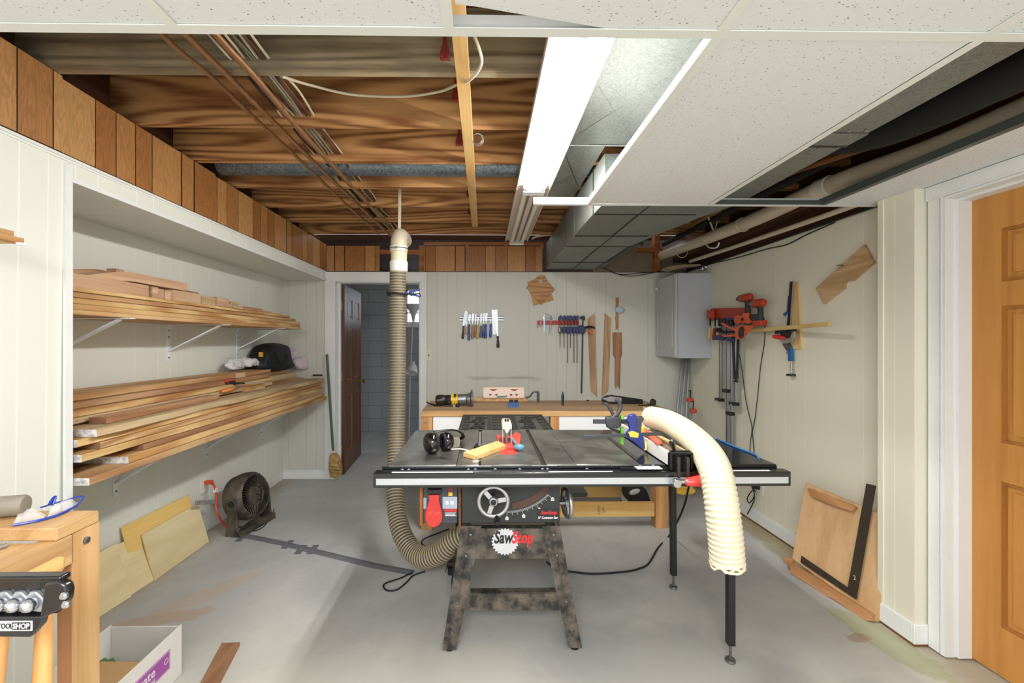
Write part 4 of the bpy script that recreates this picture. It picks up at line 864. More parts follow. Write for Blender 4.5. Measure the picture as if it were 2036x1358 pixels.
for x in (0.800, 0.838): mb.box(x-0.006, x+0.006, 1.765, 1.80, HT-0.04, fz1-0.014)
mb.build('cam_plate', flat('cam_grey', rgb(70,68,66),0.4,0.5,noise=0.3), fence, bevel=0.001)
hb = Vector((0.798, 1.75, RZ1-0.035)); he = hb+Vector((1,0,0.06))
MB().cyl(hb+Vector((-0.03,0,0)), hb+Vector((0.03,0,0.002)), 0.010).build('handle_stem', CHROME, fence)
MB().lathe([(0.0,0.015),(0.012,0.018),(0.017,0.03),(0.022,0.06),(0.025,0.085),(0.023,0.104),(0.015,0.116),(0.0,0.12)], along(hb+Vector((0,-0.005,0)), he), 20).build('handle_grip', flat('handle_red', rgb(222,66,58), 0.25, coat=0.4), fence)
MB().lathe([(0.016,-0.012),(0.018,-0.008),(0.018,0.008),(0.016,0.012)], along(hb+Vector((-0.022,-0.012,0.0)), hb+Vector((-0.022,-1,0))), 16).build('cam_roller', CHROME, fence)
MB().box(fx0-0.20, fx0+0.06, 1.800, 1.828, RZ1+0.001, RZ1+0.006).build('cursor_arm', BLKMET, fence)
MB().box(fx0-0.135, fx0-0.03, 1.786, 1.834, RZ1+0.006, RZ1+0.009).build('clear_cursor', flat('cursor_clear', rgb(206,210,210), 0.1), fence)
for x in (fx0-0.11, fx0-0.055): MB().cyl((x,1.822,RZ1+0.009),(x,1.822,RZ1+0.014),0.006).build('cursor_screw', STEEL, fence)
# board clamped on the far end of the fence
one(MB().prism(pxB([(1281,809),(1296,813),(1313,826),(1313,842),(1281,835)], 2.56), onB(2.575), 0.018), 'scrap_board', wood('tan_board', rgb(222,190,130), rgb(196,156,96), 'X', 1, 5), 'pale board standing at the far end of the rip fence behind the cream hose', 'board')
# ---- things on the saw
GLM = flat('glossy_black', rgb(16,16,18), 0.12, coat=0.6)
def muff(c, M, lab):
    pass
em = thing('ear_muffs', 'glossy black ear muffs lying on the left of the saw table', 'ear muffs', (-0.26, 2.03, HT))
for px, py, rr_, yaw, pitch, nm in ((858, 884, 0.050, -2.6, 0.1, 'ear_cup'), (887, 882, 0.043, 0.5, 0.1, 'ear_cup')):
    c_ = P(px, py, Y=2.03 if px < 870 else 2.09); c_.z = HT+rr_*0.97
    ax = Vector((math.cos(yaw), math.sin(yaw), 0)); M = along(c_, c_+ax)
    cup = MB().lathe([(rr_*0.92,-0.012),(rr_,-0.006),(rr_,0.006),(rr_*0.93,0.018),(rr_*0.72,0.028),(rr_*0.45,0.032),(0,0.034)], M, 28).build(nm, GLM, em)
    MB().torus(c_-ax*0.014, M.to_3x3(), rr_*0.74, rr_*0.24, 28, 8).build('ear_cushion', flat('cushion', rgb(20,20,22), 0.7), cup)
    MB().torus(c_+ax*0.024, M.to_3x3(), rr_*0.55, 0.0015, 28, 5).build('ring_trim', flat('trim_grey', rgb(96,96,98), 0.25), cup)
a = P(858, 868, Y=2.05); b = P(893, 862, Y=2.12)
MB().tube(spline([Vector((-0.27,2.04,HT+0.088)), Vector((-0.21,2.08,HT+0.094)), Vector((-0.15,2.13,HT+0.088)), Vector((-0.115,2.19,HT+0.06)), Vector((-0.11,2.24,HT+0.03)), Vector((-0.13,2.27,HT+0.012))], 6), 0.010, 10, flat=0.45).build('headband', BLACK, em)
cl = MB(); cl.prism([(0,0),(0.05,0.004),(0.055,0.03),(0.05,0.05),(0.006,0.055)], axes((0.9,0.43,0),(0,0,1),(0.43,-0.9,0),(-0.17,2.11,HT+0.003)), 0.004); cl.build('clear_visor', flat('visor', rgb(150,144,130), 0.1), em)
q = [P(898,893,Z=HT+0.012), P(920,893,Z=HT+0.014), P(937,899,Z=HT+0.010), P(947,904,Z=HT+0.006)]
one(MB().tube(spline(q, 6), 0.007, 8, flat=0.4), 'plastic_strip', flat('strip_white', rgb(226,224,214), 0.4), 'thin white plastic strip on the saw table beside the ear muffs', 'strip')
sp_ = [P(921,908,Z=HT+0.001), P(946,915,Z=HT+0.001), P(1006,893,Z=HT+0.001), P(990,884,Z=HT+0.001)]
one(MB().prism([(v.x, v.y) for v in sp_], onF(HT+0.001), 0.020), 'pine_stick', STRIP, 'short pale pine stick lying across the saw table', 'stick', bevel=0.001)
mg = thing('clear_guard', 'upright clear blade guard with white top on the saw table', 'blade guard', tuple(P(1007,885,Z=HT)))
gb = P(1008,886,Z=HT+0.002); GL = flat('guard_clear', rgb(190,178,172), 0.1); 
mb = MB(); mb.box(gb.x-0.023, gb.x-0.019, gb.y, gb.y+0.12, HT+0.002, HT+0.095); mb.box(gb.x+0.019, gb.x+0.023, gb.y, gb.y+0.12, HT+0.002, HT+0.095); mb.build('clear_side', GL, mg)
mb = MB(); mb.prism([(-0.024,0.085),(0.024,0.085),(0.024,0.108),(0.016,0.118),(-0.016,0.118),(-0.024,0.108)], MBK((gb.x, gb.y+0.12, HT)), 0.125); mb.build('guard_top', flat('guard_white', rgb(226,220,204), 0.35), mg, bevel=0.002)
mb = MB(); mb.prism([(-0.016,0.088),(0.016,0.088),(0.0,0.062)], MBK((gb.x, gb.y-0.001, HT)), 0.003); mb.build('white_tip', WHITE, mg)
mb = MB(); mb.box(gb.x-0.003, gb.x+0.003, gb.y+0.005, gb.y+0.11, HT+0.001, HT+0.088); mb.build('riving_knife', STEELD, mg)
for k in range(8): MB().box(gb.x-0.007, gb.x-0.003, gb.y+0.004, gb.y+0.007, HT+0.01+k*0.009, HT+0.014+k*0.009).build('kickback_tooth', STEEL, mg)
mb = MB()
for x in (gb.x-0.006, gb.x+0.006): mb.lathe([(0,0.118),(0.005,0.12),(0.005,0.132),(0,0.134)], axes((1,0,0),(0,1,0),(0,0,1),(x,gb.y+0.02,HT)))
mb.build('guard_knob', BLACK, mg)
rp_ = pxF([(987,867),(1000,872),(1020,868),(1026,862),(1036,868),(1033,893),(1006,893),(990,884)], HT+0.002)
one(MB().prism(rp_, onF(HT+0.0015), 0.012), 'push_block', flat('push_red', rgb(222,74,58), 0.4), 'red push block lying under the clear blade guard', 'push block', bevel=0.002)
bp2 = P(1032, 889, Z=HT+0.018)
mb = MB(); mb.tube(spline([P(1018,872,Z=HT+0.03), P(1024,880,Z=HT+0.026), P(1030,887,Z=HT+0.022)], 5), [0.006]*11, 10); mb.ball(bp2, (0.026, 0.018, 0.015), Matrix.Rotation(-0.25,4,'Z'))
one(mb, 'scraper_handle', flat('sky_blue', rgb(96,150,178), 0.3), 'pale blue rounded handle beside the red push block on the saw table', 'handle')
one(MB().lathe([(0.014,0),(0.016,0.004),(0.014,0.014),(0.007,0.016),(0.006,0.024),(0,0.024)], axes((1,0,0),(0,1,0),(0,0,1), tuple(P(948,892,Z=HT)))), 'black_knob', BLACKR, 'small black knob in the left mitre slot of the saw table', 'knob')
mb = MB(); s_ = P(948,917,Z=HT); mb.box(s_.x-0.018, s_.x+0.018, s_.y-0.006, s_.y+0.012, HT, HT+0.004); mb.box(s_.x-0.008, s_.x+0.008, s_.y-0.06, s_.y+0.01, HT-0.004, HT+0.002); mb.cyl((s_.x,s_.y,HT+0.004),(s_.x,s_.y,HT+0.016),0.003)
one(mb, 'stop_block', CHROME, 'small chrome stop at the front end of the left mitre slot', 'stop')
# clamps on the fence
NAVY = flat('navy_plastic', rgb(44,54,130), 0.35); YEL = flat('yellow_plastic', rgb(240,214,70), 0.4); GRN = flat('lime_pad', rgb(120,204,60), 0.45); SLATE = flat('slate_plastic', rgb(66,68,72), 0.4)
q1 = thing('bar_clamp', 'blue and yellow quick-grip clamp across the rip fence', 'clamp', tuple(P(1262,880,Y=2.02)), 'clamps on the rip fence')
yc = 2.03
MB().bar(P(1160,869,Y=yc), P(1318,862,Y=yc), 0.006, 0.016, up=(0,0,1)).build('clamp_bar', SLATE, q1, bevel=0.001)
MB().prism(pxB([(1248,836),(1252,826),(1263,823),(1267,829),(1267,845),(1269,857),(1277,862),(1280,872),(1283,890),(1279,896),(1268,885),(1250,872),(1246,862),(1253,855),(1251,845)], yc-0.012), onB(yc+0.012), 0.026).build('clamp_body', NAVY, q1, bevel=0.004)
MB().prism(pxB([(1265,830),(1276,827),(1280,833),(1275,840),(1273,860),(1266,858)], yc), onB(yc+0.008), 0.018).build('trigger', SLATE, q1, bevel=0.002)
MB().prism(pxB([(1250,860),(1258,857),(1271,862),(1269,871),(1254,869)], yc-0.02), onB(yc-0.013), 0.003).build('maker_label', YEL, q1)
MB().prism(pxB([(1281,874),(1286,880),(1285,893),(1279,895)], yc), onB(yc+0.012), 0.024).build('jaw_pad', flat('pad_cream', rgb(238,216,120), 0.5), q1, bevel=0.002)
MB().prism(pxB([(1271,850),(1281,847),(1279,858),(1273,862)], yc+0.06), onB(yc+0.07), 0.02).build('far_jaw_pad', YEL, q1, bevel=0.002)
q2_ = thing('bar_clamp', 'dark grey trigger clamp with lime pads at the left of the rip fence', 'clamp', tuple(P(1220,880,Y=2.12)), 'clamps on the rip fence')
yc = 2.12
MB().bar(P(1179,838,Y=yc), P(1262,838,Y=yc), 0.006, 0.022).build('clamp_bar', SLATE, q2_, bevel=0.001)
MB().prism(pxB([(1204,829),(1232,828),(1234,846),(1226,852),(1210,850),(1203,843)], yc), onB(yc+0.014), 0.03).build('clamp_body', SLATE, q2_, bevel=0.005)
MB().tube(spline([P(1216,832,Y=yc), P(1228,822,Y=yc), P(1233,810,Y=yc), P(1231,799,Y=yc), P(1223,794,Y=yc)], 5), [0.013,0.013,0.012,0.012,0.011,0.011,0.011,0.011,0.011,0.011,0.011,0.010,0.010,0.010,0.010,0.010,0.009,0.009,0.009,0.008,0.006], 10).build('handle', SLATE, q2_)
MB().tube(spline([P(1220,826,Y=yc), P(1214,815,Y=yc), P(1208,805,Y=yc), P(1202,802,Y=yc)], 5), 0.008, 10).build('trigger', SLATE, q2_)
MB().tube(spline([P(1206,846,Y=yc), P(1218,854,Y=yc), P(1230,858,Y=yc), P(1236,868,Y=yc)], 5), 0.006, 8).build('jaw_arm', SLATE, q2_)
for a_, b_, y_ in ((1233.5,850,yc),(1233.5,826,yc)):
    MB().prism(pxB([(a_,b_),(a_+5,b_),(a_+5,b_+(34 if b_ > 830 else 8)),(a_,b_+(32 if b_ > 830 else 7))], y_), onB(y_+0.014), 0.028).build('lime_pad', GRN, q2_, bevel=0.002)
# things lying on the fence tube
zf = fz1+0.002
one(MB().prism(pxF([(1262,848),(1278,850),(1318,884),(1306,886)], zf), onF(zf), 0.010), 'push_pad', flat('push_coral', rgb(214,108,84), 0.5, noise=0.2), 'coral red push pad lying on top of the rip fence', 'push block', bevel=0.002)
ch = thing('awl', 'wooden-handled tool with a black ferrule on top of the rip fence', 'awl', tuple(P(1322,875,Z=zf)))
a_, b_ = P(1312,869,Z=zf+0.012), P(1334,880,Z=zf+0.016)
MB().lathe([(0,0),(0.006,0.002),(0.008,0.012),(0.0085,0.03),(0.008,(b_-a_).length*0.8),(0.009,(b_-a_).length)], along(a_, b_), 14).build('handle', STRIP, ch)
MB().tube([b_, P(1338,884,Z=zf+0.016), P(1340,894,Z=zf+0.005)], [0.010,0.011,0.006], 12).build('ferrule', flat('ferrule_black', rgb(30,30,30), 0.25, 0.6), ch)
MB().cyl(b_+Vector((-0.004,0,0.006)), b_+Vector((0.006,-0.004,0.012)), 0.004).build('screw_head', CHROME, ch)
one(MB().tube(spline([P(1425,872,Z=HT+0.004), P(1460,888,Z=HT+0.004), P(1500,903,Z=HT+0.004), P(1508,912,Z=HT+0.004)], 6), 0.004, 8), 'blue_stick', flat('blue_rod', rgb(40,110,180), 0.4), 'thin blue rod lying on the black extension table', 'rod')
# cream hose over the fence
def ribbed(path, r, pitch, amp, name_mats, seg=24, alt=False):
    pts = even(spline(path, 24), pitch/2); rr = [r+(amp if i % 2 else 0) for i in range(len(pts))]
    return MB().tube(pts, rr, seg, mats=[0, 1] if alt else None)
HOSEC = flat('hose_cream', rgb(228,219,192), 0.5, noise=0.08, ns=14)
hz = [(1292,829,2.30,0.052),(1325,838,2.17,0.055),(1362,860,2.02,0.056),(1398,893,1.85,0.056),(1420,930,1.71,0.056),(1430,972,1.66,0.057),(1437,1020,1.63,0.057),(1443,1075,1.62,0.057),(1446,1118,1.62,0.059)]
path = [P(a, b, Y=y) for a, b, y, r in hz]
pts = even(spline(path, 24), 0.0095); rr = [0.053+0.005*min(1, i/30)+(0.0042 if i % 2 else 0) for i in range(len(pts))]
hose = thing('fabric_hose', 'cream ribbed flexible hose draped over the fence and front rail', 'hose', tuple(path[-1]))
MB().tube(pts, rr, 28, cap=False).build('hose_skin', HOSEC, hose)
e = pts[-1]; n_ = 26; mb = MB(); rim = []
for i in range(n_*3+1):
    a = 2*math.pi*i/n_; rim.append(e+Vector((0.058*math.cos(a), 0.058*math.sin(a), -0.006+0.006*math.sin(3*a+i*0.4)-0.006*(i//n_)+0.004*math.sin(i*1.7))))
mb.tube(rim, 0.005, 7); mb.build('frayed_end', HOSEC, hose)
MB().tube([pts[2]*1.0, pts[3]], [0.046, 0.05], 24).build('inner_mouth', flat('mouth_shade', rgb(180,170,146), 0.7), hose)
# grey dust hose and its pvc riser
HG = flat('hose_grey', rgb(92,88,78), 0.55, noise=0.15, ns=3); HTN = flat('hose_tan_rib', rgb(168,152,120), 0.5)
hp = [(791,541,3.02),(791,640,3.02),(791,740,3.0),(789,850,2.95),(787,930,2.86),(787,1000,2.74),(797,1055,2.62),(820,1096,2.52),(848,1108,2.44),(880,1095,2.38),(910,1070,2.34)]
hpp = [P(a, b, Y=y) for a, b, y in hp]; hpp.append(hpp[-1]+Vector((0.07,-0.03,0.04)))
for v in hpp: v.z = max(v.z, 0.062)
pts = even(spline(hpp, 20), 0.0066); rr = [0.0565+(0.0022 if i % 2 else 0) for i in range(len(pts))]
dh = thing('dust_hose', 'grey and tan ribbed dust hose running from the pvc riser down to the saw', 'hose', (hpp[6].x, hpp[6].y, 0))
MB().tube(pts, [0.0555 if i % 3 else 0.0585 for i in range(len(pts))], 24, mats=[1, 0, 0]).build('hose_skin', [HG, HTN], dh)
pv = thing('pvc_riser', 'white and yellowed pvc elbow hung from the joists above the dust hose', 'pipe', tuple(P(792,541,Y=3.02)))
t_ = P(793, 541, Y=3.02); zz = lambda py: P(793, py, Y=3.02).z
MB().lathe([(0.055,0),(0.060,0.004),(0.062,zz(527)-t_.z),(0.062,zz(520)-t_.z-0.002),(0.057,zz(520)-t_.z)], axes((1,0,0),(0,1,0),(0,0,1),tuple(t_)), 28).build('coupling', flat('pvc_bright', rgb(232,232,226), 0.3), pv)
MB().cyl((t_.x,3.02,zz(521)), (t_.x+0.002,3.02,zz(498)), 0.055, seg=28).build('yellowed_pipe', flat('pvc_yellow', rgb(222,212,176), 0.35), pv)
MB().lathe([(0.056,0),(0.061,0.003),(0.062,zz(490)-zz(502)),(0.057,zz(489)-zz(502))], axes((1,0,0),(0,1,0),(0,0,1),(t_.x,3.02,zz(502))), 28).build('collar', PVC, pv)
el = spline([(t_.x,3.02,zz(493)),(t_.x,3.025,zz(480)),(t_.x,3.06,zz(468)),(t_.x,3.13,zz(465)),(t_.x,3.22,zz(465))], 8); MB().tube(el, 0.057, 28).build('elbow', PVCG, pv)
mb = MB(); mb.tube([(t_.x+0.0635*math.cos(a), 3.02+0.0635*math.sin(a), zz(495)) for a in [2*math.pi*i/28 for i in range(29)]], 0.003, 6, cap=False); mb.build('band', STEELD, pv)
text_mesh('ID', 0.022, MBK((t_.x-0.006, 2.956, zz(496))), flat('print_dark', rgb(70,64,56),0.6), 'printed_text', pv, 0.0004)
mb = MB(); mb.bar((t_.x-0.004,3.06,zz(466)),(t_.x+0.0,3.06,ZJ+0.1),0.02,0.002,up=(0,1,0)); mb.build('strap', CW, pv)
mb = MB(); e0 = P(838,585,Y=2.95)
cl_ = thing('spring_clamp', 'small blue spring clamp holding a black cord around the dust hose', 'clamp', tuple(P(826,590,Y=3.0)))
for s in ((812,583,835,575),(812,583,835,590),(812,585,806,580)): MB().bar(P(s[0],s[1],Y=3.0), P(s[2],s[3],Y=3.0), 0.012, 0.014).build('clamp_arm', NAVY, cl_, bevel=0.002)
MB().torus(P(818,583,Y=3.0), axes((1,0,0),(0,0,1),(0,-1,0)).to_3x3(), 0.014, 0.005, 20, 6).build('clamp_ring', NAVY, cl_)
zc = P(791,585,Y=3.02).z; cxx = P(791,585,Y=3.02).x
one(MB().tube([(cxx+0.066*math.cos(a), 3.02+0.066*math.sin(a), zc+0.002*math.sin(a*2)) for a in [math.pi*2*i/30 for i in range(31)]], 0.008, 8).tube([P(770,580,Y=2.99), P(771,586,Y=2.97), P(775,586,Y=2.96)], 0.007, 8).tube([P(806,585,Y=2.97), P(835,584,Y=3.0), P(836,590,Y=3.0)], 0.005, 7), 'bungee_cord', BLACKR, 'black cord wrapped round the upper part of the dust hose', 'cord')
# cords on the floor
def cord(pts, r, m, name, label, cat='cord', z=None):
    return one(MB().tube(spline(pts, 8), r, 8), name, m, label, cat)
fz = lambda px, py, z=0.008: P(px, py, Z=z)
cord([fz(1088,1118,0.1), fz(1105,1132), fz(1130,1136), fz(1180,1141), fz(1240,1137), fz(1270,1131), fz(1290,1120), fz(1308,1090), fz(1330,1066), P(1350,1030,Y=2.75), P(1362,1000,Y=2.65), P(1370,965,Y=2.58)], 0.006, BLACKR, 'power_cord', 'black power cord curving over the floor from the saw to the right leg')
cord([fz(820,1138), fz(795,1150), fz(770,1158), fz(762,1165), fz(770,1174), fz(790,1172), fz(808,1158), fz(822,1144), fz(845,1136)], 0.0045, BLACKR, 'cord_loop', 'loop of thin black cord on the floor by the dust hose')
cord([fz(868,1092), fz(845,1086), fz(838,1078), fz(846,1070,0.02), fz(866,1062,0.05), fz(893,1052,0.12)], 0.005, BLACKR, 'cord_loop', 'black cord curving on the floor behind the bend of the dust hose')
TAPE = flat('duct_tape', rgb(112,116,120), 0.6, noise=0.3, ns=30, bump=0.4)
tp = [fz(470,1062,0), fz(560,1080,0), fz(650,1102,0), fz(740,1124,0), fz(822,1139,0)]
mb = MB(); n = len(tp)
for a, b in zip(tp, tp[1:]):
    d = (b-a).normalized(); s = Vector((-d.y, d.x, 0))*0.03; h = Vector((0,0,0.009))
    mb.add([a-s, a-s*0.3+h, a+s*0.3+h, a+s, b-s, b-s*0.3+h, b+s*0.3+h, b+s], [(0,4,5,1),(1,5,6,2),(2,6,7,3),(0,1,2,3),(7,6,5,4),(0,3,7,4)])
for px, py, dx in ((482,1068,0),(572,1082,0),(622,1092,0),(598,1092,0),(490,1058,0)):
    c_ = fz(px, py, 0.004); mb.box(c_.x-0.02, c_.x+0.02, c_.y-0.06, c_.y+0.06, 0.001, 0.004)
one(mb, 'tape_strip', TAPE, 'long strip of grey duct tape covering a cord on the floor', 'tape')
# ================================================================ ALCOVE SHELVES
BR_W = flat('bracket_white', rgb(236,240,248), 0.35)
BOX = wood('board_a', rgb(206,172,128), rgb(160,116,74), 'Y', 1.0, 8, 0.65, 0.06, 1.4, stain=rgb(176,128,80))
BOY = wood('board_b', rgb(214,182,128), rgb(170,122,70), 'Y', 1.0, 9, 0.65, 0.06, 1.4, stain=rgb(168,116,70))
BOP = wood('board_c', rgb(196,158,122), rgb(148,104,72), 'Y', 1.0, 8, 0.65, 0.06, 1.4)
BOT = wood('board_d', rgb(200,176,140), rgb(166,134,94), 'Y', 1.0, 7, 0.7, 0.06, 1.2)
REDW = wood('red_oak', rgb(208,174,144), rgb(172,130,100), 'Y', 1.0, 8, 0.6, 0.05, 0.8)
ENDW = flat('painted_end', rgb(240,240,240), 0.6, dirt=rgb(170,165,165), dirt_amt=0.5, ns=40)
ENDB = flat('end_grain', rgb(150,108,82), 0.8, noise=0.25, ns=60)
def bracket(y, zt, zb, xa, xd, label):
    t = thing('shelf_bracket', label, 'shelf bracket', (XA, y, zb), 'white shelf brackets')
    MB().box(XA+0.0005, XA+0.005, y-0.016, y+0.016, zb, zt).build('upright', BR_W, t, bevel=0.001)
    mb = MB(); mb.box(XA, xa, y-0.016, y+0.016, zt-0.005, zt-0.0005); mb.build('arm', BR_W, t, bevel=0.001)
    MB().bar((XA+0.006, y, zb+0.07), (xd, y, zt-0.009), 0.030, 0.008, up=(0,0,1)).build('brace', BR_W, t, bevel=0.001)
    for z in (zb+0.03, zt-0.04, zt-0.08): MB().lathe([(0.006,0),(0.005,0.003),(0,0.004)], axes((0,1,0),(0,0,1),(1,0,0),(XA+0.005, y, z)), 10).build('screw', STEELD, t)
ZU = 1.498; ZL = 0.822
bracket(2.05, ZU, 1.254, -1.647, -1.71, 'white bracket under the upper shelf boards, the one cut off by the near wall edge')
bracket(2.82, ZU, 1.254, -1.647, -1.71, 'white bracket under the middle of the upper shelf boards')
bracket(3.60, ZU, 1.254, -1.647, -1.71, 'white bracket under the upper shelf boards, above the white gloves')
bracket(2.42, ZL, 0.53, -1.62, -1.68, 'white bracket under the lumber pile, nearest, above the plywood offcuts')
bracket(3.20, ZL, 0.53, -1.62, -1.68, 'white bracket under the middle of the lumber pile, above the outlet')
bracket(3.98, ZL, 0.53, -1.62, -1.68, 'white bracket under the far end of the lumber pile, above the fan')
def board(x0, x1, y0, y1, z0, z1, m, label, wave=0.0, end=None, group='boards stacked in the alcove', ph=0.0, cup=0.0, name='board'):
    mb = MB(); n = 18; e = 1 if end else 0; base = []
    for i in range(n+1):
        y = y0+(y1-y0)*i/n; dx = wave*(math.sin(i*0.9+ph)+0.5*math.sin(i*1.9+2*ph)); dz = cup*math.sin(math.pi*i/n)
        base.append([(x0, y, z0+dz), (x1+dx-0.002, y, z0+dz), (x1+dx, y, z0+dz+0.002), (x1+dx*0.6, y, z1+dz-0.002), (x1+dx*0.6-0.002, y, z1+dz), (x0, y, z1+dz)])
    vs = [p for r in base for p in r]; k = 6
    fs = [tuple(range(k))]
    for i in range(n):
        for j in range(k): fs.append((i*k+j, (i+1)*k+j, (i+1)*k+(j+1) % k, i*k+(j+1) % k))
    mb.add(vs, fs); mb.f.append([n*k+j for j in range(k)][::-1]); mb.m.append(0)
    mb.m[0] = e
    return one(mb, name, [m, end] if end else m, label, 'board', group)
g = 'boards of the upper shelf'
board(-2.03, -1.680, 1.72, 3.985, 1.4985, 1.518, BOX, 'lowest board of the upper shelf, resting on the white brackets', 0.002, group=g)
board(-2.03, -1.684, 1.72, 3.98, 1.5185, 1.543, BOY, 'second board up in the upper shelf stack', 0.002, group=g, ph=1)
board(-2.03, -1.682, 1.72, 3.98, 1.5435, 1.567, BOY, 'third board up in the upper shelf stack', 0.003, group=g, ph=2)
board(-2.03, -1.692, 1.72, 3.90, 1.570, 1.592, BOX, 'fourth board up in the upper shelf stack', 0.002, group=g, ph=3)
board(-2.03, -1.697, 1.72, 3.80, 1.5955, 1.613, BOY, 'topmost yellow board of the upper shelf stack', 0.002, group=g, ph=4)
ZS = 1.6135
def plank_px(name, pts_top, th, Xf, wd, m, label, grp=None, cat='board', lift=0):
    """bent plank: pixel polyline of its upper front edge, on the plane X = Xf"""
    q = [P(a, b, X=Xf) for a, b in pts_top]; q = spline(q, 5); mb = MB(); k = 4; n = len(q)
    vs = []
    for p in q: vs += [(Xf-wd, p.y, p.z-th), (Xf, p.y, p.z-th), (Xf, p.y, p.z), (Xf-wd, p.y, p.z)]
    fs = [(0,1,2,3), tuple((n-1)*k+j for j in (3,2,1,0))]
    for i in range(n-1):
        for j in range(k): fs.append((i*k+j, (i+1)*k+j, (i+1)*k+(j+1) % k, i*k+(j+1) % k))
    mb.add(vs, fs); return one(mb, name, m, label, cat, grp, bevel=0.0015)
g2 = 'oak parts piled on the upper shelf'
plank_px('curved_plank', [(120,556),(165,549),(215,542),(260,541),(310,551),(360,561),(372,563)], 0.046, -1.75, 0.10, REDW, 'long bowed oak piece arching over the mortised blocks on the upper shelf', g2)
plank_px('curved_plank', [(120,536),(160,535),(200,536),(225,543),(262,549)], 0.042, -1.88, 0.08, BOP, 'shorter bowed oak piece behind, at the near end of the upper shelf', g2)
def ob(x0, x1, y0, y1, z0, z1, m, label, rz=0.0, grp=g2, name='oak_block', slots=(), end=True):
    c_ = Vector(((x0+x1)/2, (y0+y1)/2, 0)); M = Matrix.Translation(c_) @ Matrix.Rotation(rz, 4, 'Z')
    mb = MB(); mb.box(x0-c_.x, x1-c_.x, y0-c_.y, y1-c_.y, z0, z1, 0, M)
    for (u, v, a, b) in slots: mb.box(x0-c_.x+u, x0-c_.x+u+a, y0-c_.y-0.001, y0-c_.y+0.004, z0+v, z0+v+b, 1, M)
    return one(mb, name, [m, flat('mortise_shadow', rgb(96,58,36), 0.9)], label, 'wood block', grp, bevel=0.0015)
xf = -1.725
yA = P(296,560,X=xf).y
ob(-1.80, xf, 1.75, yA, ZS, ZS+0.062, REDW, 'long mortised oak leg at the near end of the upper shelf pile', slots=((0.014,0.018,0.005,0.034),(0.040,0.020,0.006,0.030)))
for i in range(4):
    y0 = yA+0.025+i*0.045; ob(-1.80-0.004*i, xf-0.004*(i % 2), y0, y0+0.041, ZS, ZS+0.060-0.004*(i % 3), REDW, ['first', 'second', 'third', 'fourth'][i]+' of four thin oak pieces standing on edge beside the mortised leg', rz=0.03*(i % 2))
y1 = P(345,560,X=-1.71).y; y2 = P(398,575,X=-1.71).y
ob(-1.80, -1.705, y1, y2, ZS, ZS+0.058, REDW, 'plain reddish oak block in the middle of the upper shelf pile')
ob(-1.79, -1.700, y2+0.005, y2+0.13, ZS, ZS+0.052, BOT, 'light oak block beside the plain reddish block')
ob(-1.79, -1.690, y2+0.14, y2+0.30, ZS, ZS+0.026, REDW, 'lower oak block carrying the one with two slots')
ob(-1.79, -1.695, y2+0.15, y2+0.27, ZS+0.0265, ZS+0.058, REDW, 'oak block with two slots in its end near the far end of the pile', slots=((0.02,0.006,0.05,0.005),(0.02,0.020,0.05,0.005)))
ob(-1.79, -1.690, y2+0.31, y2+0.42, ZS, ZS+0.024, BOT, 'small pale block at the far end of the pile, lower of two')
ob(-1.78, -1.700, y2+0.30, y2+0.40, ZS+0.0265, ZS+0.046, BOT, 'small pale block at the far end of the pile, upper of two')
ob(-1.95, -1.90, 2.26, 2.31, ZS, 1.765, REDW, 'upright oak stub rising behind the bowed oak piece', name='oak_stub')
ob(-1.86, -1.82, y2-0.16, y2+0.18, 1.677, 1.702, BOP, 'oak piece lying tilted on top of the pile', rz=0.1)
for i in range(3):
    board(-1.80-0.02*i, -1.745-0.02*i, 3.05, 3.75-0.12*i, ZS+0.0005+0.0125*i, ZS+0.012+0.0125*i, [BOP, REDW, BOP][i], ['lowest', 'middle', 'topmost'][i]+' of three thin strips at the far end of the upper shelf', group='thin strips on the upper shelf', name='strip')
# lower lumber pile
board(-1.93, -1.548, 1.715, 4.27, 0.8230, 0.852, BOX, 'lowest wide board of the lumber pile with a white painted end', 0.003, ENDW, ph=0.5)
board(-1.93, -1.560, 1.914, 4.24, 0.8535, 0.883, BOY, 'lumber pile board, second from the bottom, white painted end set back', 0.003, ENDW, ph=1.1)
board(-1.93, -1.575, 2.02, 4.20, 0.8845, 0.912, BOP, 'lumber pile board, third from the bottom', 0.003, ENDB, ph=2.1)
board(-1.93, -1.572, 1.710, 4.24, 0.9145, 0.944, BOY, 'lumber pile board, fourth from the bottom, square white end', 0.004, ENDW, ph=3.1)
board(-1.93, -1.578, 1.800, 4.20, 0.9455, 0.971, BOX, 'lumber pile board, fifth from the bottom, with a grey end', 0.002, ENDB, ph=4.1)
board(-1.93, -1.588, 1.712, 4.28, 0.9725, 1.001, BOY, 'lumber pile board just under the broad live-edge board', 0.003, ENDW, ph=5.1)
board(-1.735, -1.566, 1.765, 4.25, 1.0025, 1.032, BOT, 'broad live-edge board with a scuffed white end on the lumber pile', 0.010, ENDW, ph=0.3)
board(-1.695, -1.622, 1.878, 2.67, 1.0335, 1.062, BOP, 'short reddish board lying on the live-edge board', 0.001, ENDB, ph=1.3)
board(-2.0, -1.750, 1.712, 4.22, 1.0025, 1.040, BOX, 'broad board behind the live-edge board of the lumber pile', 0.004, ph=2.3)
board(-1.99, -1.706, 1.712, 3.50, 1.0410, 1.064, BOT, 'thin board under the back row of the lumber pile', 0.006, ph=3.3)
board(-1.99, -1.730, 1.712, 3.55, 1.0655, 1.094, BOY, 'yellow board, third from top in the back row of the lumber pile', 0.003, ph=4.3)
board(-2.0, -1.768, 1.712, 3.60, 1.0955, 1.124, BOP, 'brown-streaked board, second from top in the back row of the lumber pile', 0.003, ph=5.3)
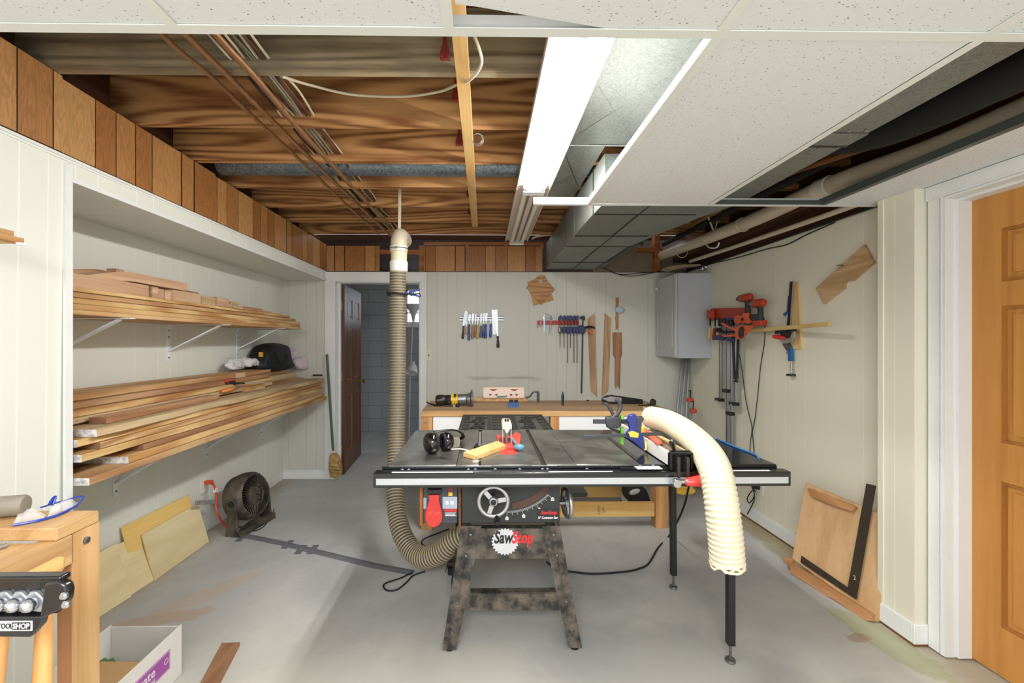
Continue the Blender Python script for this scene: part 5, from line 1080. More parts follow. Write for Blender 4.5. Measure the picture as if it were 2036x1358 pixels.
board(-2.005, -1.800, 1.715, 3.68, 1.1255, 1.155, BOX, 'topmost board in the back row of the lumber pile', 0.004, ENDB, ph=0.9)
board(-1.97, -1.80, 3.56, 4.16, 1.0410, 1.095, BOT, 'thick grey-brown beam at the far end of the lumber pile', 0.0)
board(-1.99, -1.86, 3.70, 4.12, 1.0965, 1.125, BOP, 'short board under the black bag', 0.004, cup=0.0)
g3 = 'things on the lumber pile'
ub = P(470,758,X=-1.80)
ob(-1.83, -1.790, ub.y-0.01, ub.y+0.10, 1.096, 1.158, REDW, 'upright reddish oak offcut on the lumber pile before the white gloves', grp=None)
p0, p1 = P(477,779,Z=1.034), P(521,776,Z=1.034)
ob(p0.x-0.01, p0.x+0.055, p0.y, p0.y+0.24, 1.0335, 1.068, BOY, 'yellow pine offcut on the lumber pile behind the black clamp', grp=None)
tc_ = P(445, 770, Z=1.06); t = thing('hand_clamp', 'black and red clamp with an orange handle lying on the lumber pile', 'clamp', (tc_.x, tc_.y, 1.064))
MB().tube(spline([P(424,766,Z=1.085), P(440,763,Z=1.10), P(460,762,Z=1.10), P(486,762,Z=1.10)], 5), [0.013]*4+[0.016]*8+[0.006]*4, 10).build('clamp_body', BLACKR, t)
MB().bar(P(448,759,Z=1.115), P(466,756,Z=1.115), 0.02, 0.012).build('red_trigger', REDP, t, bevel=0.002)
MB().tube([P(440,779,Z=1.066), P(455,775,Z=1.075), P(466,772,Z=1.08)], [0.011,0.013,0.006], 10).build('handle', flat('handle_orange', rgb(196,120,50), 0.4), t)
MB().cyl(P(466,772,Z=1.08), P(480,767,Z=1.08), 0.005).build('ferrule', STEEL, t)
MB().bar(P(470,763,Z=1.095), P(528,760,Z=1.095), 0.006, 0.008).build('clamp_bar', STEELD, t)
# cloth lumps
def lump(name, c, r, m, label, cat, seed, amp=0.25, seg=36, rings=24, fr=2.2, parent=None, flatb=True):
    rnd = random.Random(seed); ph = [rnd.uniform(0, 6.28) for _ in range(12)]
    mb = MB(); mb.ball((0,0,0), 1.0, seg=seg, rings=rings)
    for i, v in enumerate(mb.v):
        s = 0
        for k in range(4):
            f = fr*(1.6**k); s += (0.6**k)*math.sin(f*v.x*1.3+ph[k*3])*math.sin(f*v.y+ph[k*3+1]+v.z*f*0.7)*math.cos(f*v.z*0.9+ph[k*3+2])
        q = v*(1+amp*s); q = Vector((q.x*r[0], q.y*r[1], q.z*r[2]))
        if flatb and q.z < -r[2]*0.72: q.z = -r[2]*0.72
        mb.v[i] = Vector(c)+q
    if parent is not None: return mb.build(name, m, parent)
    return one(mb, name, m, label, cat)
CLW = flat('cotton_white', rgb(222,222,226), 0.9, noise=0.15, ns=20, bump=0.5); BAG = flat('nylon_black', rgb(24,25,30), 0.6, noise=0.3, ns=12, bump=0.4)
PNK = flat('thin_plastic', rgb(216,200,208), 0.3, noise=0.2, ns=10, bump=0.3)
gl = thing('work_gloves', 'white cotton work gloves in a heap on the lumber pile', 'gloves', (-1.93, 3.35, 1.156))
c_ = P(478, 722, X=-1.92)
lump('glove_palm', c_+Vector((0,-0.06,-0.01)), (0.06,0.085,0.045), CLW, '', '', 3, 0.3, parent=gl); lump('glove_palm', c_+Vector((0,0.06,0.0)), (0.06,0.08,0.045), CLW, '', '', 4, 0.3, parent=gl)
for i in range(5): a = c_+Vector((0.03, 0.06+0.012*i, -0.015+0.014*(i % 3))); MB().tube(spline([a, a+Vector((0.015,0.05,0.006)), a+Vector((0.01,0.085+0.01*(i%2),-0.01))], 5), [0.014]*6+[0.013,0.013,0.012,0.010,0.006], 10).build('glove_finger', CLW, gl)
bagc = P(538, 702, X=-1.92); bg = thing('tool_bag', 'soft black nylon bag on the far end of the lumber pile', 'bag', (bagc.x, bagc.y, 1.126))
mb = MB(); prof = [(-0.27,0.0),(-0.28,0.06),(-0.20,0.17),(-0.14,0.215),(0.0,0.222),(0.12,0.212),(0.18,0.19),(0.19,0.10),(0.27,0.03),(0.25,0.0)]
n = 9; vs = []
for j in range(n):
    u = j/(n-1); x = bagc.x-0.09+0.19*u; e = math.sin(math.pi*min(max(u,0.04),0.96))**0.4
    for k, (a, b) in enumerate(prof): vs.append((x, bagc.y+0.02+a*(0.98+0.14*e)+0.008*math.sin(j*2+k), 1.126+max(0,b*(0.95+0.2*e)+(0.006*math.sin(3*j+2*k) if b > 0.02 else 0))))
m_ = len(prof); fs = [tuple(range(m_))[::-1], tuple((n-1)*m_+k for k in range(m_))]+[(j*m_+k, j*m_+(k+1) % m_, (j+1)*m_+(k+1) % m_, (j+1)*m_+k) for j in range(n-1) for k in range(m_)]
mb.add(vs, fs); mb.build('bag_body', BAG, bg, sub=2)
xq = bagc.x+0.105
MB().tube(spline([(xq,bagc.y-0.13,1.30),(xq+0.01,bagc.y-0.10,1.22),(xq+0.012,bagc.y+0.02,1.185),(xq,bagc.y+0.10,1.27)], 6), 0.007, 8, flat=0.5).build('carry_strap', BLACKR, bg)
MB().tube(spline([(xq,bagc.y-0.20,1.17),(xq+0.006,bagc.y-0.02,1.16),(xq,bagc.y+0.17,1.165)], 6), 0.004, 6).build('zip_seam', BLACKR, bg)
MB().box(bagc.x+0.03, bagc.x+0.06, bagc.y-0.262, bagc.y-0.250, 1.26, 1.30).build('yellow_tag', flat('tag_yellow', rgb(214,168,50), 0.5), bg)
pk = P(592, 706, X=-1.93)
lump('plastic_bag', pk+Vector((-0.02,-0.02,-0.02)), (0.09,0.12,0.13), PNK, 'crumpled pinkish plastic bag behind the black bag', 'plastic bag', 9, 0.17)
lump('plastic_bag', P(600, 722, X=-1.86)+Vector((0,-0.02,-0.005)), (0.08,0.12,0.075), PNK, 'smaller crumpled pinkish plastic bag at the far end of the lumber pile', 'plastic bag', 15, 0.18)
mb = MB(); mb.cyl(P(622,746,Z=1.05), P(641,746,Z=1.05), 0.008); one(mb, 'marker', flat('marker_dark', rgb(70,30,60), 0.3), 'small dark marker lying at the far end of the lumber pile', 'marker')
# near left shelf end
sh = thing('wall_shelf', 'pine shelf end with white bracket tip at the left edge of the view', 'shelf', (XL+0.1, 0.9, 1.62))
za = P(30, 493, X=-1.50).z
for k, (xx, z0_, th, y1_) in enumerate(((-1.44, 0, 0.018, 1.375), (-1.455, 0.0185, 0.018, 1.36), (-1.47, 0.037, 0.016, 1.33))):
    MB().box(XL+0.001, xx, 0.6, y1_, za+0.006+z0_, za+0.006+z0_+th).build('shelf_board', [BOY, BOX, BOY][k], sh, bevel=0.002)
mb = MB(); mb.box(XL+0.001, -1.425, 1.10, 1.13, za, za+0.0055); mb.build('bracket_arm', BR_W, sh); MB().cyl((-1.435,1.36,za-0.001),(-1.435,1.36,za+0.0055),0.012,seg=14).build('bracket_tip', BR_W, sh)
# ================================================================ LEFT FLOOR AREA
PLY = wood('birch_ply', rgb(236,220,178), rgb(220,200,150), 'Y', 1.0, 4, 0.55, 0.12, 0.6, fine=0.25); PLO = wood('yellow_ply', rgb(238,204,128), rgb(222,182,100), 'Y', 1.0, 4, 0.55, 0.12, 0.5)
def lean(bl, br, tl, tr, th, m, label):
    b0 = P(*bl, Z=0.002); b1 = P(*br, Z=0.002); mb = MB()
    t0 = P(*tl, X=tl_x); t1 = P(*tr, X=tl_x)
    nrm = (b1-b0).cross(t0-b0).normalized(); nrm = -nrm if nrm.x > 0 else nrm
    mb.add([b0, b1, t1, t0, b0+nrm*th, b1+nrm*th, t1+nrm*th, t0+nrm*th], [(0,1,2,3),(7,6,5,4),(0,4,5,1),(1,5,6,2),(2,6,7,3),(3,7,4,0)])
    return one(mb, 'plywood_sheet', m, label, 'plywood', 'plywood offcuts leaning on the alcove wall', bevel=0.001)
tl_x = -2.026; lean((272,1168),(400,1082),(241,1049),(376,984),0.006,PLO,'orange-yellow plywood offcut standing highest behind the others')
tl_x = -2.018; lean((248,1192),(318,1146),(232,1083),(290,1058),0.008,PLY,'middle plywood offcut of the leaning row')
tl_x = -2.010; lean((196,1228),(262,1186),(185,1105),(232,1081),0.008,PLY,'plywood offcut nearest the cardboard box in the leaning row')
tl_x = -1.996; lean((308,1154),(416,1077),(283,1063),(394,1000),0.010,PLY,'largest plywood offcut, farthest of the leaning row, in front of the orange one')
# outlet and orange cord
OW = flat('outlet_white', rgb(232,230,220), 0.35); oc = P(405, 965, X=XA)
ou = thing('wall_outlet', 'white double outlet low on the alcove wall with an orange plug', 'outlet', tuple(oc))
MB().box(XA+0.0005, XA+0.006, oc.y-0.037, oc.y+0.037, oc.z-0.058, oc.z+0.058).build('cover_plate', OW, ou, bevel=0.002)
for dz in (-0.02, 0.022):
    so = MB().box(XA+0.006, XA+0.009, oc.y-0.017, oc.y+0.017, oc.z+dz-0.014, oc.z+dz+0.014).build('socket', OW, ou, bevel=0.001)
    for dy in (-0.006, 0.006): MB().box(XA+0.009, XA+0.0095, oc.y+dy-0.001, oc.y+dy+0.001, oc.z+dz-0.004, oc.z+dz+0.006).build('slot', BLACK, so)
ORG = flat('orange_rubber', rgb(214,74,44), 0.45)
co = thing('orange_cord', 'orange extension cord plugged into the low alcove outlet', 'cord', tuple(oc+Vector((0.02,0,-0.3))))
MB().box(XA+0.010, XA+0.065, oc.y-0.014, oc.y+0.014, oc.z+0.010, oc.z+0.036).build('plug', ORG, co, bevel=0.005)
pts = [Vector((XA+0.06, oc.y, oc.z+0.022)), P(427,970,X=-1.93), P(430,985,X=-1.93), P(429,1005,X=-1.93), P(434,1025,X=-1.91), P(448,1046,Z=0.03), fz(466,1058,0.014), fz(474,1062,0.01)]
MB().tube(spline(pts, 8), 0.0075, 10).build('cable', ORG, co)
MB().box(P(428,0,X=-1.93).x-0.008, P(428,0,X=-1.93).x+0.012, P(428,975,X=-1.93).y-0.012, P(428,975,X=-1.93).y+0.012, P(428,978,X=-1.93).z, P(428,970,X=-1.93).z).build('paper_tag', WHITE, co)
mb = MB(); a = P(388,1000,X=-1.95); b = P(427,998,X=-1.92); mb.bar(a, b, 0.002, 0.028); one(mb, 'paper_label', flat('printed_paper', rgb(214,214,210), 0.6, dirt=rgb(120,120,120), dirt_amt=-0.1, ns=90), 'printed white label hanging from the orange cord', 'label')
# floor fan
FB = flat('dusty_fan', rgb(40,37,34), 0.6, dirt=rgb(92,82,68), dirt_amt=0.3, ns=9)
fc = P(496, 985, Y=3.27); fan = thing('floor_fan', 'dusty black floor fan facing away, by the left baseboard', 'fan', (fc.x, 3.27, 0))
ax = Vector((0.95, -0.18, 0.22)).normalized(); M = along(fc, fc+ax); R = 0.165
MB().lathe([(R*0.86,-0.10),(R*0.95,-0.095),(R*1.04,-0.02),(R*1.02,0.03),(R*0.90,0.055),(R*0.86,0.06),(R*0.84,0.052),(R*0.97,0.0),(R*0.86,-0.10)], M, 40).build('housing_ring', FB, fan)
gr = MB().torus((0,0,0), Matrix.Identity(3), R*0.42, 0.006, 32, 6)
gr.v = [M @ (v+Vector((0,0,0.060))) for v in gr.v]; gr = gr.build('grille_hub', FB, fan)
for k in range(44):
    a = 2*math.pi*k/44; p = [M @ Vector((r*math.cos(a+b), r*math.sin(a+b), z)) for r, b, z in ((R*0.42,0,0.060),(R*0.64,0.05,0.064),(R*0.88,0.12,0.056))]
    MB().tube(p, 0.0022, 5, flat=0.6).build('grille_spoke', FB, fan)
MB().lathe([(0,0.03),(R*0.40,0.03),(R*0.40,0.052),(R*0.30,0.058),(0,0.058)], M, 28).build('motor_housing', FB, fan)
rotor = MB()
for k in range(4):
    a = k*math.pi/2; rotor.prism([(0.02,-0.01),(R*0.8,-0.05),(R*0.85,0.01),(R*0.7,0.05),(0.02,0.02)], M @ Matrix.Rotation(a,4,'Z') @ Matrix.Rotation(0.4,4,'X'), 0.003)
rotor.build('blades', BLACK, fan)
knob = MB().lathe([(0.022,0),(0.022,0.012),(0.016,0.016),(0,0.016)], along(M @ Vector((0,R*0.66,0.058)), M @ Vector((0,R*0.66,1)))); knob.build('speed_knob', BLACK, fan)
side = Vector((0,0,1)).cross(ax).normalized()
for s in (-1, 1):
    a0_ = fc+side*s*(R+0.008); q = []
    for (u, z) in ((-0.05,0.0),(0.09,0.0),(0.05,0.05),(0.03,fc.z+0.01),(0.0,fc.z+0.03),(-0.03,fc.z+0.01),(-0.04,0.06)): q.append((u, z))
    axh = Vector((ax.x, ax.y, 0)).normalized(); Mx = axes(axh, (0,0,1), axh.cross(Vector((0,0,1))), (a0_.x, a0_.y, 0.0))
    MB().prism(q, Mx, 0.008, t0=-0.008).build('side_bracket', FB, fan, bevel=0.002)
    MB().lathe([(0.020,0),(0.020,0.010),(0.014,0.014),(0,0.014)], along(a0_+side*s*0.008, a0_+side*s), 16).build('pivot_knob', BLACK, fan)
axh = Vector((ax.x, ax.y, 0)).normalized(); Mx = axes(axh, side, (0,0,1), (fc.x, fc.y, 0.0))
mb = MB(); mb.prism([(0.09,-R-0.01),(0.09,R+0.01),(0.05,R+0.01),(0.02,R*0.6),(0.0,0),(0.02,-R*0.6),(0.05,-R-0.01)], Mx, 0.045, t0=0.001); mb.build('base', FB, fan, bevel=0.004)
pts = [M @ Vector((0,0,0.058)), M @ Vector((0,-0.02,0.09)), fz(520,1020,0.06), fz(512,1040), fz(490,1047), fz(462,1047), fz(452,1042)]
MB().tube(spline(pts, 6), 0.0035, 7).build('power_cable', BLACKR, fan)
cord([fz(455,1044), fz(470,1054), fz(500,1056), fz(518,1051), fz(530,1040), fz(531,1030), fz(542,1020,0.02), fz(545,1012,0.04)], 0.0035, BLACKR, 'fan_cord', 'thin black cord curling on the floor in front of the fan')
# broom
bm = thing('broom', 'straw broom with a green handle standing beside the doorway', 'broom', tuple(P(667,948,Z=0)))
b0 = P(662,896,Y=4.30); b1 = P(650,706,Y=4.35)
MB().cyl(b0, b1, 0.012, 0.012, 12).build('handle', flat('green_handle', rgb(84,96,66), 0.5, noise=0.3), bm); MB().ball(b1, 0.012).build('handle_tip', flat('tip_brown', rgb(120,96,70),0.5), bm)
mb = MB(); q = [P(x, y, Y=4.30) for x, y in ((657,902),(668,902),(675,910),(680,930),(679,946),(668,950),(657,948),(654,930),(655,912))]
mb.prism([(v.x, max(0.002, v.z)) for v in q], MBK((0,4.33,0)), 0.05); mb.build('bristles', flat('straw', rgb(190,158,104), 0.9, dirt=rgb(150,118,70), dirt_amt=0.3, ns=24, bump=0.5), bm, bevel=0.008)
for z in (0.10, 0.13, 0.16): mb = MB(); w0 = P(656,0,Y=4.28).x; mb.bar((w0,4.276,z),(w0+0.12,4.276,z-0.01),0.003,0.004); mb.build('stitching', flat('twine', rgb(110,84,50), 0.9), bm)
# cardboard carton
CWH = flat('carton_white', rgb(228,227,222), 0.7, noise=0.06, ns=8); CBRN = flat('carton_brown', rgb(186,150,104), 0.8, noise=0.1, ns=8)
bx0, bx1, by0, by1, bh = -1.555, -1.262, 1.34, 1.822, 0.208
ct = thing('cardboard_carton', 'open white cardboard carton with a purple label at the bottom left', 'box', ((bx0+bx1)/2, (by0+by1)/2, 0))
for nm, a in (('side_wall', (bx1-0.005,bx1,by0,by1,0.003,bh)), ('side_wall', (bx0,bx0+0.005,by0,by1,0.003,bh)), ('end_wall', (bx0+0.005,bx1-0.005,by1-0.005,by1,0.003,bh-0.006)), ('end_wall', (bx0+0.005,bx1-0.005,by0,by0+0.005,0.003,bh)), ('bottom', (bx0+0.005,bx1-0.005,by0+0.005,by1-0.005,0.002,0.007))):
    sdw = MB().box(*a).build(nm, CWH, ct, bevel=0.001)
    if nm == 'side_wall' and a[0] > -1.3: face = sdw
MR2 = axes((0,1,0),(0,0,1),(1,0,0),(bx1+0.0008,0,0))
PUR = flat('label_purple', rgb(164,84,168), 0.5)
ly0, ly1 = 1.36, P(338,1300,X=bx1).y; lz1 = P(338,1290,X=bx1).z; lz0 = P(338,1328,X=bx1).z
MB().box(bx1, bx1+0.0008, ly0, ly1, lz0, lz1).build('purple_label', PUR, face)
mb = MB()
for a in ((ly0, ly1-0.003, lz0+0.003, lz0+0.0045), (ly0, ly1-0.003, lz1-0.0045, lz1-0.003), (ly1-0.0045, ly1-0.003, lz0+0.003, lz1-0.003)): mb.box(bx1+0.0008, bx1+0.0011, *a)
mb.build('label_border', LABW, face)
text_mesh('Graduate', 0.050, axes((0,1,0),(0,0,1),(1,0,0),(bx1+0.001, P(322,1320,X=bx1).y-0.035, (lz0+lz1)/2+0.008)), LABW, 'label_text', face, 0.0003, 0.0006, 0.95, 0, 'RIGHT')
text_mesh('GUIDE', 0.022, axes((0,1,0),(0,0,1),(1,0,0),(bx1+0.001, P(322,1320,X=bx1).y-0.035, lz0+0.012)), LABW, 'label_text', face, 0.0003, 0.0002, 0.95, 0, 'RIGHT')
MB().torus((bx1+0.001, ly1-0.022, (lz0+lz1)/2+0.004), axes((0,1,0),(0,0,1),(1,0,0)).to_3x3(), 0.010, 0.0012, 20, 5).build('label_emblem', LABW, face)
mb = MB(); mb.add([(bx0+0.02,by0+0.05,0.01),(bx1-0.03,by0+0.05,0.01),(bx1-0.02,by1-0.12,0.135),(bx0+0.05,by1-0.10,0.125),(bx0+0.02,by0+0.05,0.014),(bx1-0.03,by0+0.05,0.014),(bx1-0.02,by1-0.12,0.139),(bx0+0.05,by1-0.10,0.129)], [(3,2,1,0),(4,5,6,7),(0,1,5,4),(1,2,6,5),(2,3,7,6),(3,0,4,7)])
one(mb, 'cardboard_sheet', CBRN, 'brown cardboard sheet folded inside the open white carton', 'cardboard')
LEAFM = flat('leaf_green', rgb(84,120,70), 0.6, noise=0.3, ns=20)
mb = MB(); lc = Vector((bx0+0.035, by1-0.08, 0.10)); n = 16
mb.add([lc+Vector((0.045*math.cos(2*math.pi*i/n), 0.03*math.sin(2*math.pi*i/n)*(1+0.2*(i%2)), 0.006*(i%2))) for i in range(n)]+[lc+Vector((0,0,0.014))]+[lc+Vector((0,0,-0.006))], [(i, (i+1)%n, n) for i in range(n)]+[((i+1)%n, i, n+1) for i in range(n)])
one(mb, 'green_leaf', LEAFM, 'green leaf lying in the back corner of the white carton', 'leaf')
wq = pxF([(441,1278),(477,1276),(432,1362),(396,1362)], 0.02)
one(MB().prism(wq, onF(0.0015), 0.018), 'wood_offcut', wood('dark_offcut', rgb(150,112,84), rgb(108,76,54), 'Y', 1.0, 7), 'brown wooden offcut lying on the floor at the bottom left', 'wood offcut', bevel=0.001)
# ================================================================ NEAR LEFT WORKBENCH
BEN = wood('bench_fir', rgb(212,174,124), rgb(180,136,90), 'Y', 1.0, 5, 0.5, 0.06, 0.8); BEZ = wood('bench_leg', rgb(208,170,122), rgb(178,134,88), 'Z', 1.0, 6, 0.5, 0.05, 0.8); BED = wood('bench_dark', rgb(168,118,80), rgb(134,86,56), 'Z', 1.0, 5, 0.5)
bx = -1.148
wb = thing('wooden_workbench', 'honey-coloured wooden workbench at the left edge of the view', 'workbench', (-1.36, 1.0, 0))
MB().box(-1.56, bx, 1.178, 1.305, 0.850, 0.884).build('bench_top', BEN, wb, bevel=0.003)
MB().box(-1.56, bx-0.055, 0.2, 1.176, 0.812, 0.846).build('lower_top', BEN, wb, bevel=0.002)
MB().box(bx-0.054, bx, 0.2, 1.222, 0.768, 0.849).build('front_rail', BEN, wb, bevel=0.002)
MB().box(bx-0.004, bx+0.001, 1.224, 1.306, 0.0, 0.8495).build('leg_face', BEZ, wb)
MB().box(bx-0.045, bx-0.0045, 1.224, 1.306, 0.0, 0.849).build('leg', BED, wb, bevel=0.002)
MB().box(-1.555, -1.48, 1.224, 1.306, 0.0, 0.849).build('leg', BED, wb, bevel=0.002)
MB().box(-1.555, -1.48, 0.25, 0.33, 0.0, 0.811).build('leg', BED, wb, bevel=0.002); MB().box(bx-0.06, bx-0.01, 0.25, 0.33, 0.0, 0.767).build('leg', BED, wb, bevel=0.002)
MB().box(-1.48, bx-0.046, 1.25, 1.28, 0.20, 0.30).build('stretcher', BEN, wb); MB().box(bx-0.05, bx-0.012, 0.33, 1.224, 0.2, 0.30).build('stretcher', BEN, wb)
MB().lathe([(0.010,0),(0.010,0.004),(0.007,0.006),(0,0.006)], axes((0,1,0),(0,0,1),(1,0,0),tuple(P(171,1074,X=bx+0.001))), 14).build('bolt', STEELD, wb)
one(MB().box(-1.50, bx-0.02, 0.86, 0.985, 0.8465, 0.862), 'thin_plank', BEN, 'thin plank lying on the lower part of the near workbench', 'plank', bevel=0.001)
tp_ = [P(-30,1028,Z=0.862+0.02), P(23,1073,Z=0.862)]
one(MB().cyl(Vector((-1.34,0.98,0.853)), Vector((-1.25,1.15,0.853)), 0.006), 'grey_rod', flat('rod_grey', rgb(150,150,148), 0.4, 0.5), 'thin grey rod on the lower part of the near workbench', 'rod')
cy_a, cy_b = P(-60,1032,Y=1.15), P(64,1003,Y=1.27)
cy_b.z = cy_a.z = 0.885+0.029; cy_a.y = 1.20; cy_b.y = 1.272; cy_b.x = -1.325; cy_a.x = -1.56
one(MB().lathe([(0.027,0),(0.029,0.002),(0.029,0.238),(0.025,0.244),(0.012,0.245)], along(cy_a, cy_b), 24), 'grey_tube', flat('tube_grey', rgb(152,144,130), 0.6, noise=0.25, ns=7), 'grey cylinder lying on the near workbench behind the safety glasses', 'tube')
sg = thing('safety_glasses', 'clear safety glasses with blue frame on the near workbench', 'glasses', tuple(P(90,1025,Z=0.885)))
BLU = flat('frame_blue', rgb(36,66,170), 0.3); 
m, nt, bs, N, L = mat_base('clear_lens'); bs.inputs['Base Color'].default_value = (0.9,0.92,0.95,1); bs.inputs['Roughness'].default_value = 0.05; bs.inputs['Transmission Weight'].default_value = 0.0; bs.inputs['Alpha'].default_value = 0.28; LENS = m
q = [P(26,1044,Z=0.888), P(50,1040,Z=0.888), P(85,1033,Z=0.888), P(120,1022,Z=0.888), P(152,1006,Z=0.888)]
MB().tube(spline(q, 6), 0.0035, 8).build('brow_bar', BLU, sg)
for a, b, hgt in ((0.02, 0.50, 0.034), (0.58, 0.98, 0.036)):
    pp = spline(q, 8); i0, i1 = int(a*(len(pp)-1)), int(b*(len(pp)-1)); seg = pp[i0:i1+1]; mb = MB(); n = len(seg)
    vs = [s_+Vector((0,0,0.002)) for s_ in seg]+[s_+Vector((-0.004, 0.016, hgt*math.sin(math.pi*min(0.93,max(0.25,(i+0.5)/n)))))  for i, s_ in enumerate(seg)]
    mb.add(vs, [(i, i+1, n+i+1, n+i) for i in range(n-1)]); o_ = mb.build('lens', LENS, sg); md = o_.modifiers.new('thick', 'SOLIDIFY'); md.thickness = 0.0016
MB().tube(spline([q[-1], q[-1]+Vector((-0.03,0.05,0.012)), Vector((-1.30,1.285,0.90))], 6), 0.003, 8, flat=0.5).build('temple', BLU, sg)
MB().tube(spline([P(98,1003,Z=0.905), P(104,993,Z=0.915), P(110,988,Z=0.918), P(104,1004,Z=0.90)], 6), 0.004, 8).build('nose_pad', BLU, sg)
# stool under the bench
SOM = wood('stool_birch', rgb(228,180,118), rgb(200,144,82), 'X', 1.0, 4, 0.4)
st_ = thing('saddle_stool', 'honey wooden saddle-seat stool tucked under the near workbench', 'stool', (-1.13, 0.95, 0))
ys = 0.93; sp2 = [(-40,1128),(20,1150),(50,1153),(75,1143),(100,1122),(112,1108),(120,1106),(125,1114),(124,1135),(108,1150),(80,1160),(40,1170),(-40,1180)]
MB().prism(pxB(sp2, ys), onB(ys+0.01), 0.12).build('seat', SOM, st_, bevel=0.012)
for pa, pb_ in (((92,1156,0.90),(84,1372,0.90)), ((-4,1165,0.90),(-14,1372,0.90)), ((10,1175,0.84),(-30,1500,0.82))):
    a = P(pa[0],pa[1],Y=pa[2]); b = P(pb_[0],pb_[1],Y=pb_[2]); d = (b-a); b = a+d*((a.z)/(a.z-b.z)); k = [a.lerp(b, i/12) for i in range(13)]
    MB().tube(k, [0.012+0.006*math.sin(math.pi*i/12)*(1.0) for i in range(13)], 14).build('leg', wood('stool_leg', rgb(216,164,104), rgb(184,124,68), 'Z', 1.0, 5, 0.4), st_)
# roller stand head close to the viewer
TB = flat('satin_black', rgb(26,24,26), 0.28, coat=0.3); yr = 0.75
rs = thing('roller_stand', 'black ball-roller work stand at the lower left edge of the view', 'roller stand', tuple(P(-120,1500,Y=yr).xy)+(0,))
zt_ = lambda py: P(0, py, Y=yr).z; xt_ = lambda px: P(px, 1200, Y=yr).x
MB().box(xt_(-330), xt_(118), yr+0.002, yr+0.022, zt_(1161), zt_(1149)).build('top_channel', TB, rs, bevel=0.003)
MB().box(xt_(-330), xt_(100), yr+0.0105, yr+0.021, zt_(1228), zt_(1161)).build('channel_web', TB, rs)
MB().prism(pxB([(-330,1225),(88,1225),(83,1243),(62,1266),(-330,1262)], yr), onB(yr+0.01), 0.012).build('lower_plate', TB, rs, bevel=0.002)
MB().prism(pxB([(96,1156),(122,1150),(138,1158),(143,1172),(140,1192),(128,1208),(98,1222),(86,1230)], yr), onB(yr+0.008), 0.016).build('end_cap', TB, rs, bevel=0.004)
for px, py in ((130,1183),(134,1200)): MB().lathe([(0.006,0),(0.0065,0.004),(0.004,0.007),(0,0.007)], MBK(tuple(P(px,py,Y=yr-0.009))), 14).build('bolt', CHROME, rs)
for px in (60, 30, 0, -32, -64):
    h_ = MB(); h_.prism([(P(px+dx,0,Y=yr).x, zt_(1200+dy)) for dx, dy in ((-14,-10),(-6,-20),(6,-20),(20,-6),(24,18),(16,22),(-2,20),(-10,8))], onB(yr+0.012), 0.008); hh = h_.build('ball_holder', STEEL, rs, bevel=0.002)
    MB().ball(P(px-2,1203,Y=yr-0.002), 0.012).build('steel_ball', CHROME, hh)
lp = MB().box(xt_(2)-0.001, xt_(68), yr-0.0035, yr-0.0022, zt_(1252), zt_(1233)).build('name_label', LABW, rs)
MB().box(xt_(29), xt_(65), yr-0.0040, yr-0.0034, zt_(1250), zt_(1235)).build('label_block', LABK, lp)
text_mesh('TOOL', 0.0125, MBK((xt_(15.5), yr-0.0042, zt_(1242.5))), LABK, 'label_text', lp, 0.0002, 0.0003, 0.75)
text_mesh('SHOP', 0.0125, MBK((xt_(47), yr-0.0045, zt_(1242.5))), LABW, 'label_text', lp, 0.0002, 0.0003, 0.88, 0.1)
xp = xt_(-180); MB().cyl((xp, yr+0.03, 0.06), (xp, yr+0.03, zt_(1266)+0.004), 0.018).build('pole', TB, rs)
for a in (3.4, 4.4, 5.5): MB().bar((xp, yr+0.03, 0.30), (xp+0.22*math.cos(a), yr+0.03+0.22*math.sin(a), 0.006), 0.02, 0.01).build('leg', TB, rs)
# ================================================================ WORKBENCH AT THE BACK
HB = 0.878; y0, y1 = 3.19, 3.74; bl = P(838,817,Y=y0).x; brr = 1.385
BTOP = wood('bench_top_brown', rgb(170,142,110), rgb(124,98,70), 'X', 1.0, 6, 0.6, 0.06, 0.8); BEDG = wood('bench_edge', rgb(206,168,116), rgb(172,128,80), 'X', 1.0, 5, 0.5, 0.06)
BLEG = wood('bench_post', rgb(206,160,106), rgb(172,122,74), 'Z', 1.0, 5, 0.5, 0.05)
bb = thing('workbench', 'long wooden workbench with white drawer fronts standing behind the saw', 'workbench', ((bl+brr)/2, (y0+y1)/2, 0))
MB().box(bl, brr, y0, y1, HB-0.006, HB).build('bench_top', BTOP, bb, bevel=0.001)
MB().box(bl, brr, y0-0.004, y0+0.03, HB-0.042, HB-0.006).build('front_edge', BEDG, bb, bevel=0.002); MB().box(bl, bl+0.03, y0+0.03, y1, HB-0.042, HB-0.006).build('side_edge', BEDG, bb, bevel=0.002)
xq = lambda px: P(px, 840, Y=y0).x
for a, b in ((835, 860), (1302, 1329)):
    for yy in (y0+0.002, y1-0.10): MB().box(xq(a)+0.008, xq(b), yy, yy+0.09, 0, HB-0.042).build('leg', BLEG, bb, bevel=0.002)
MB().box(xq(1095), xq(1112), y0+0.002, y0+0.09, 0.62, HB-0.042).build('divider_post', BLEG, bb)
WD = flat('drawer_white', rgb(240,241,243), 0.35)
for a, b in ((861, 1000), (1112, 1292)): MB().box(xq(a), xq(b), y0+0.004, y0+0.022, HB-0.16, HB-0.045).build('drawer_front', WD, bb, bevel=0.001)
PINE = wood('stud_pine', rgb(224,188,120), rgb(192,148,80), 'X', 1.0, 5, 0.55, 0.06)
zr = lambda py, yy: P(0, py, Y=yy).z
MB().box(bl+0.03, xq(1303), y0+0.012, y0+0.05, zr(1036, y0), zr(1008, y0)).build('front_stretcher', PINE, bb, bevel=0.002)
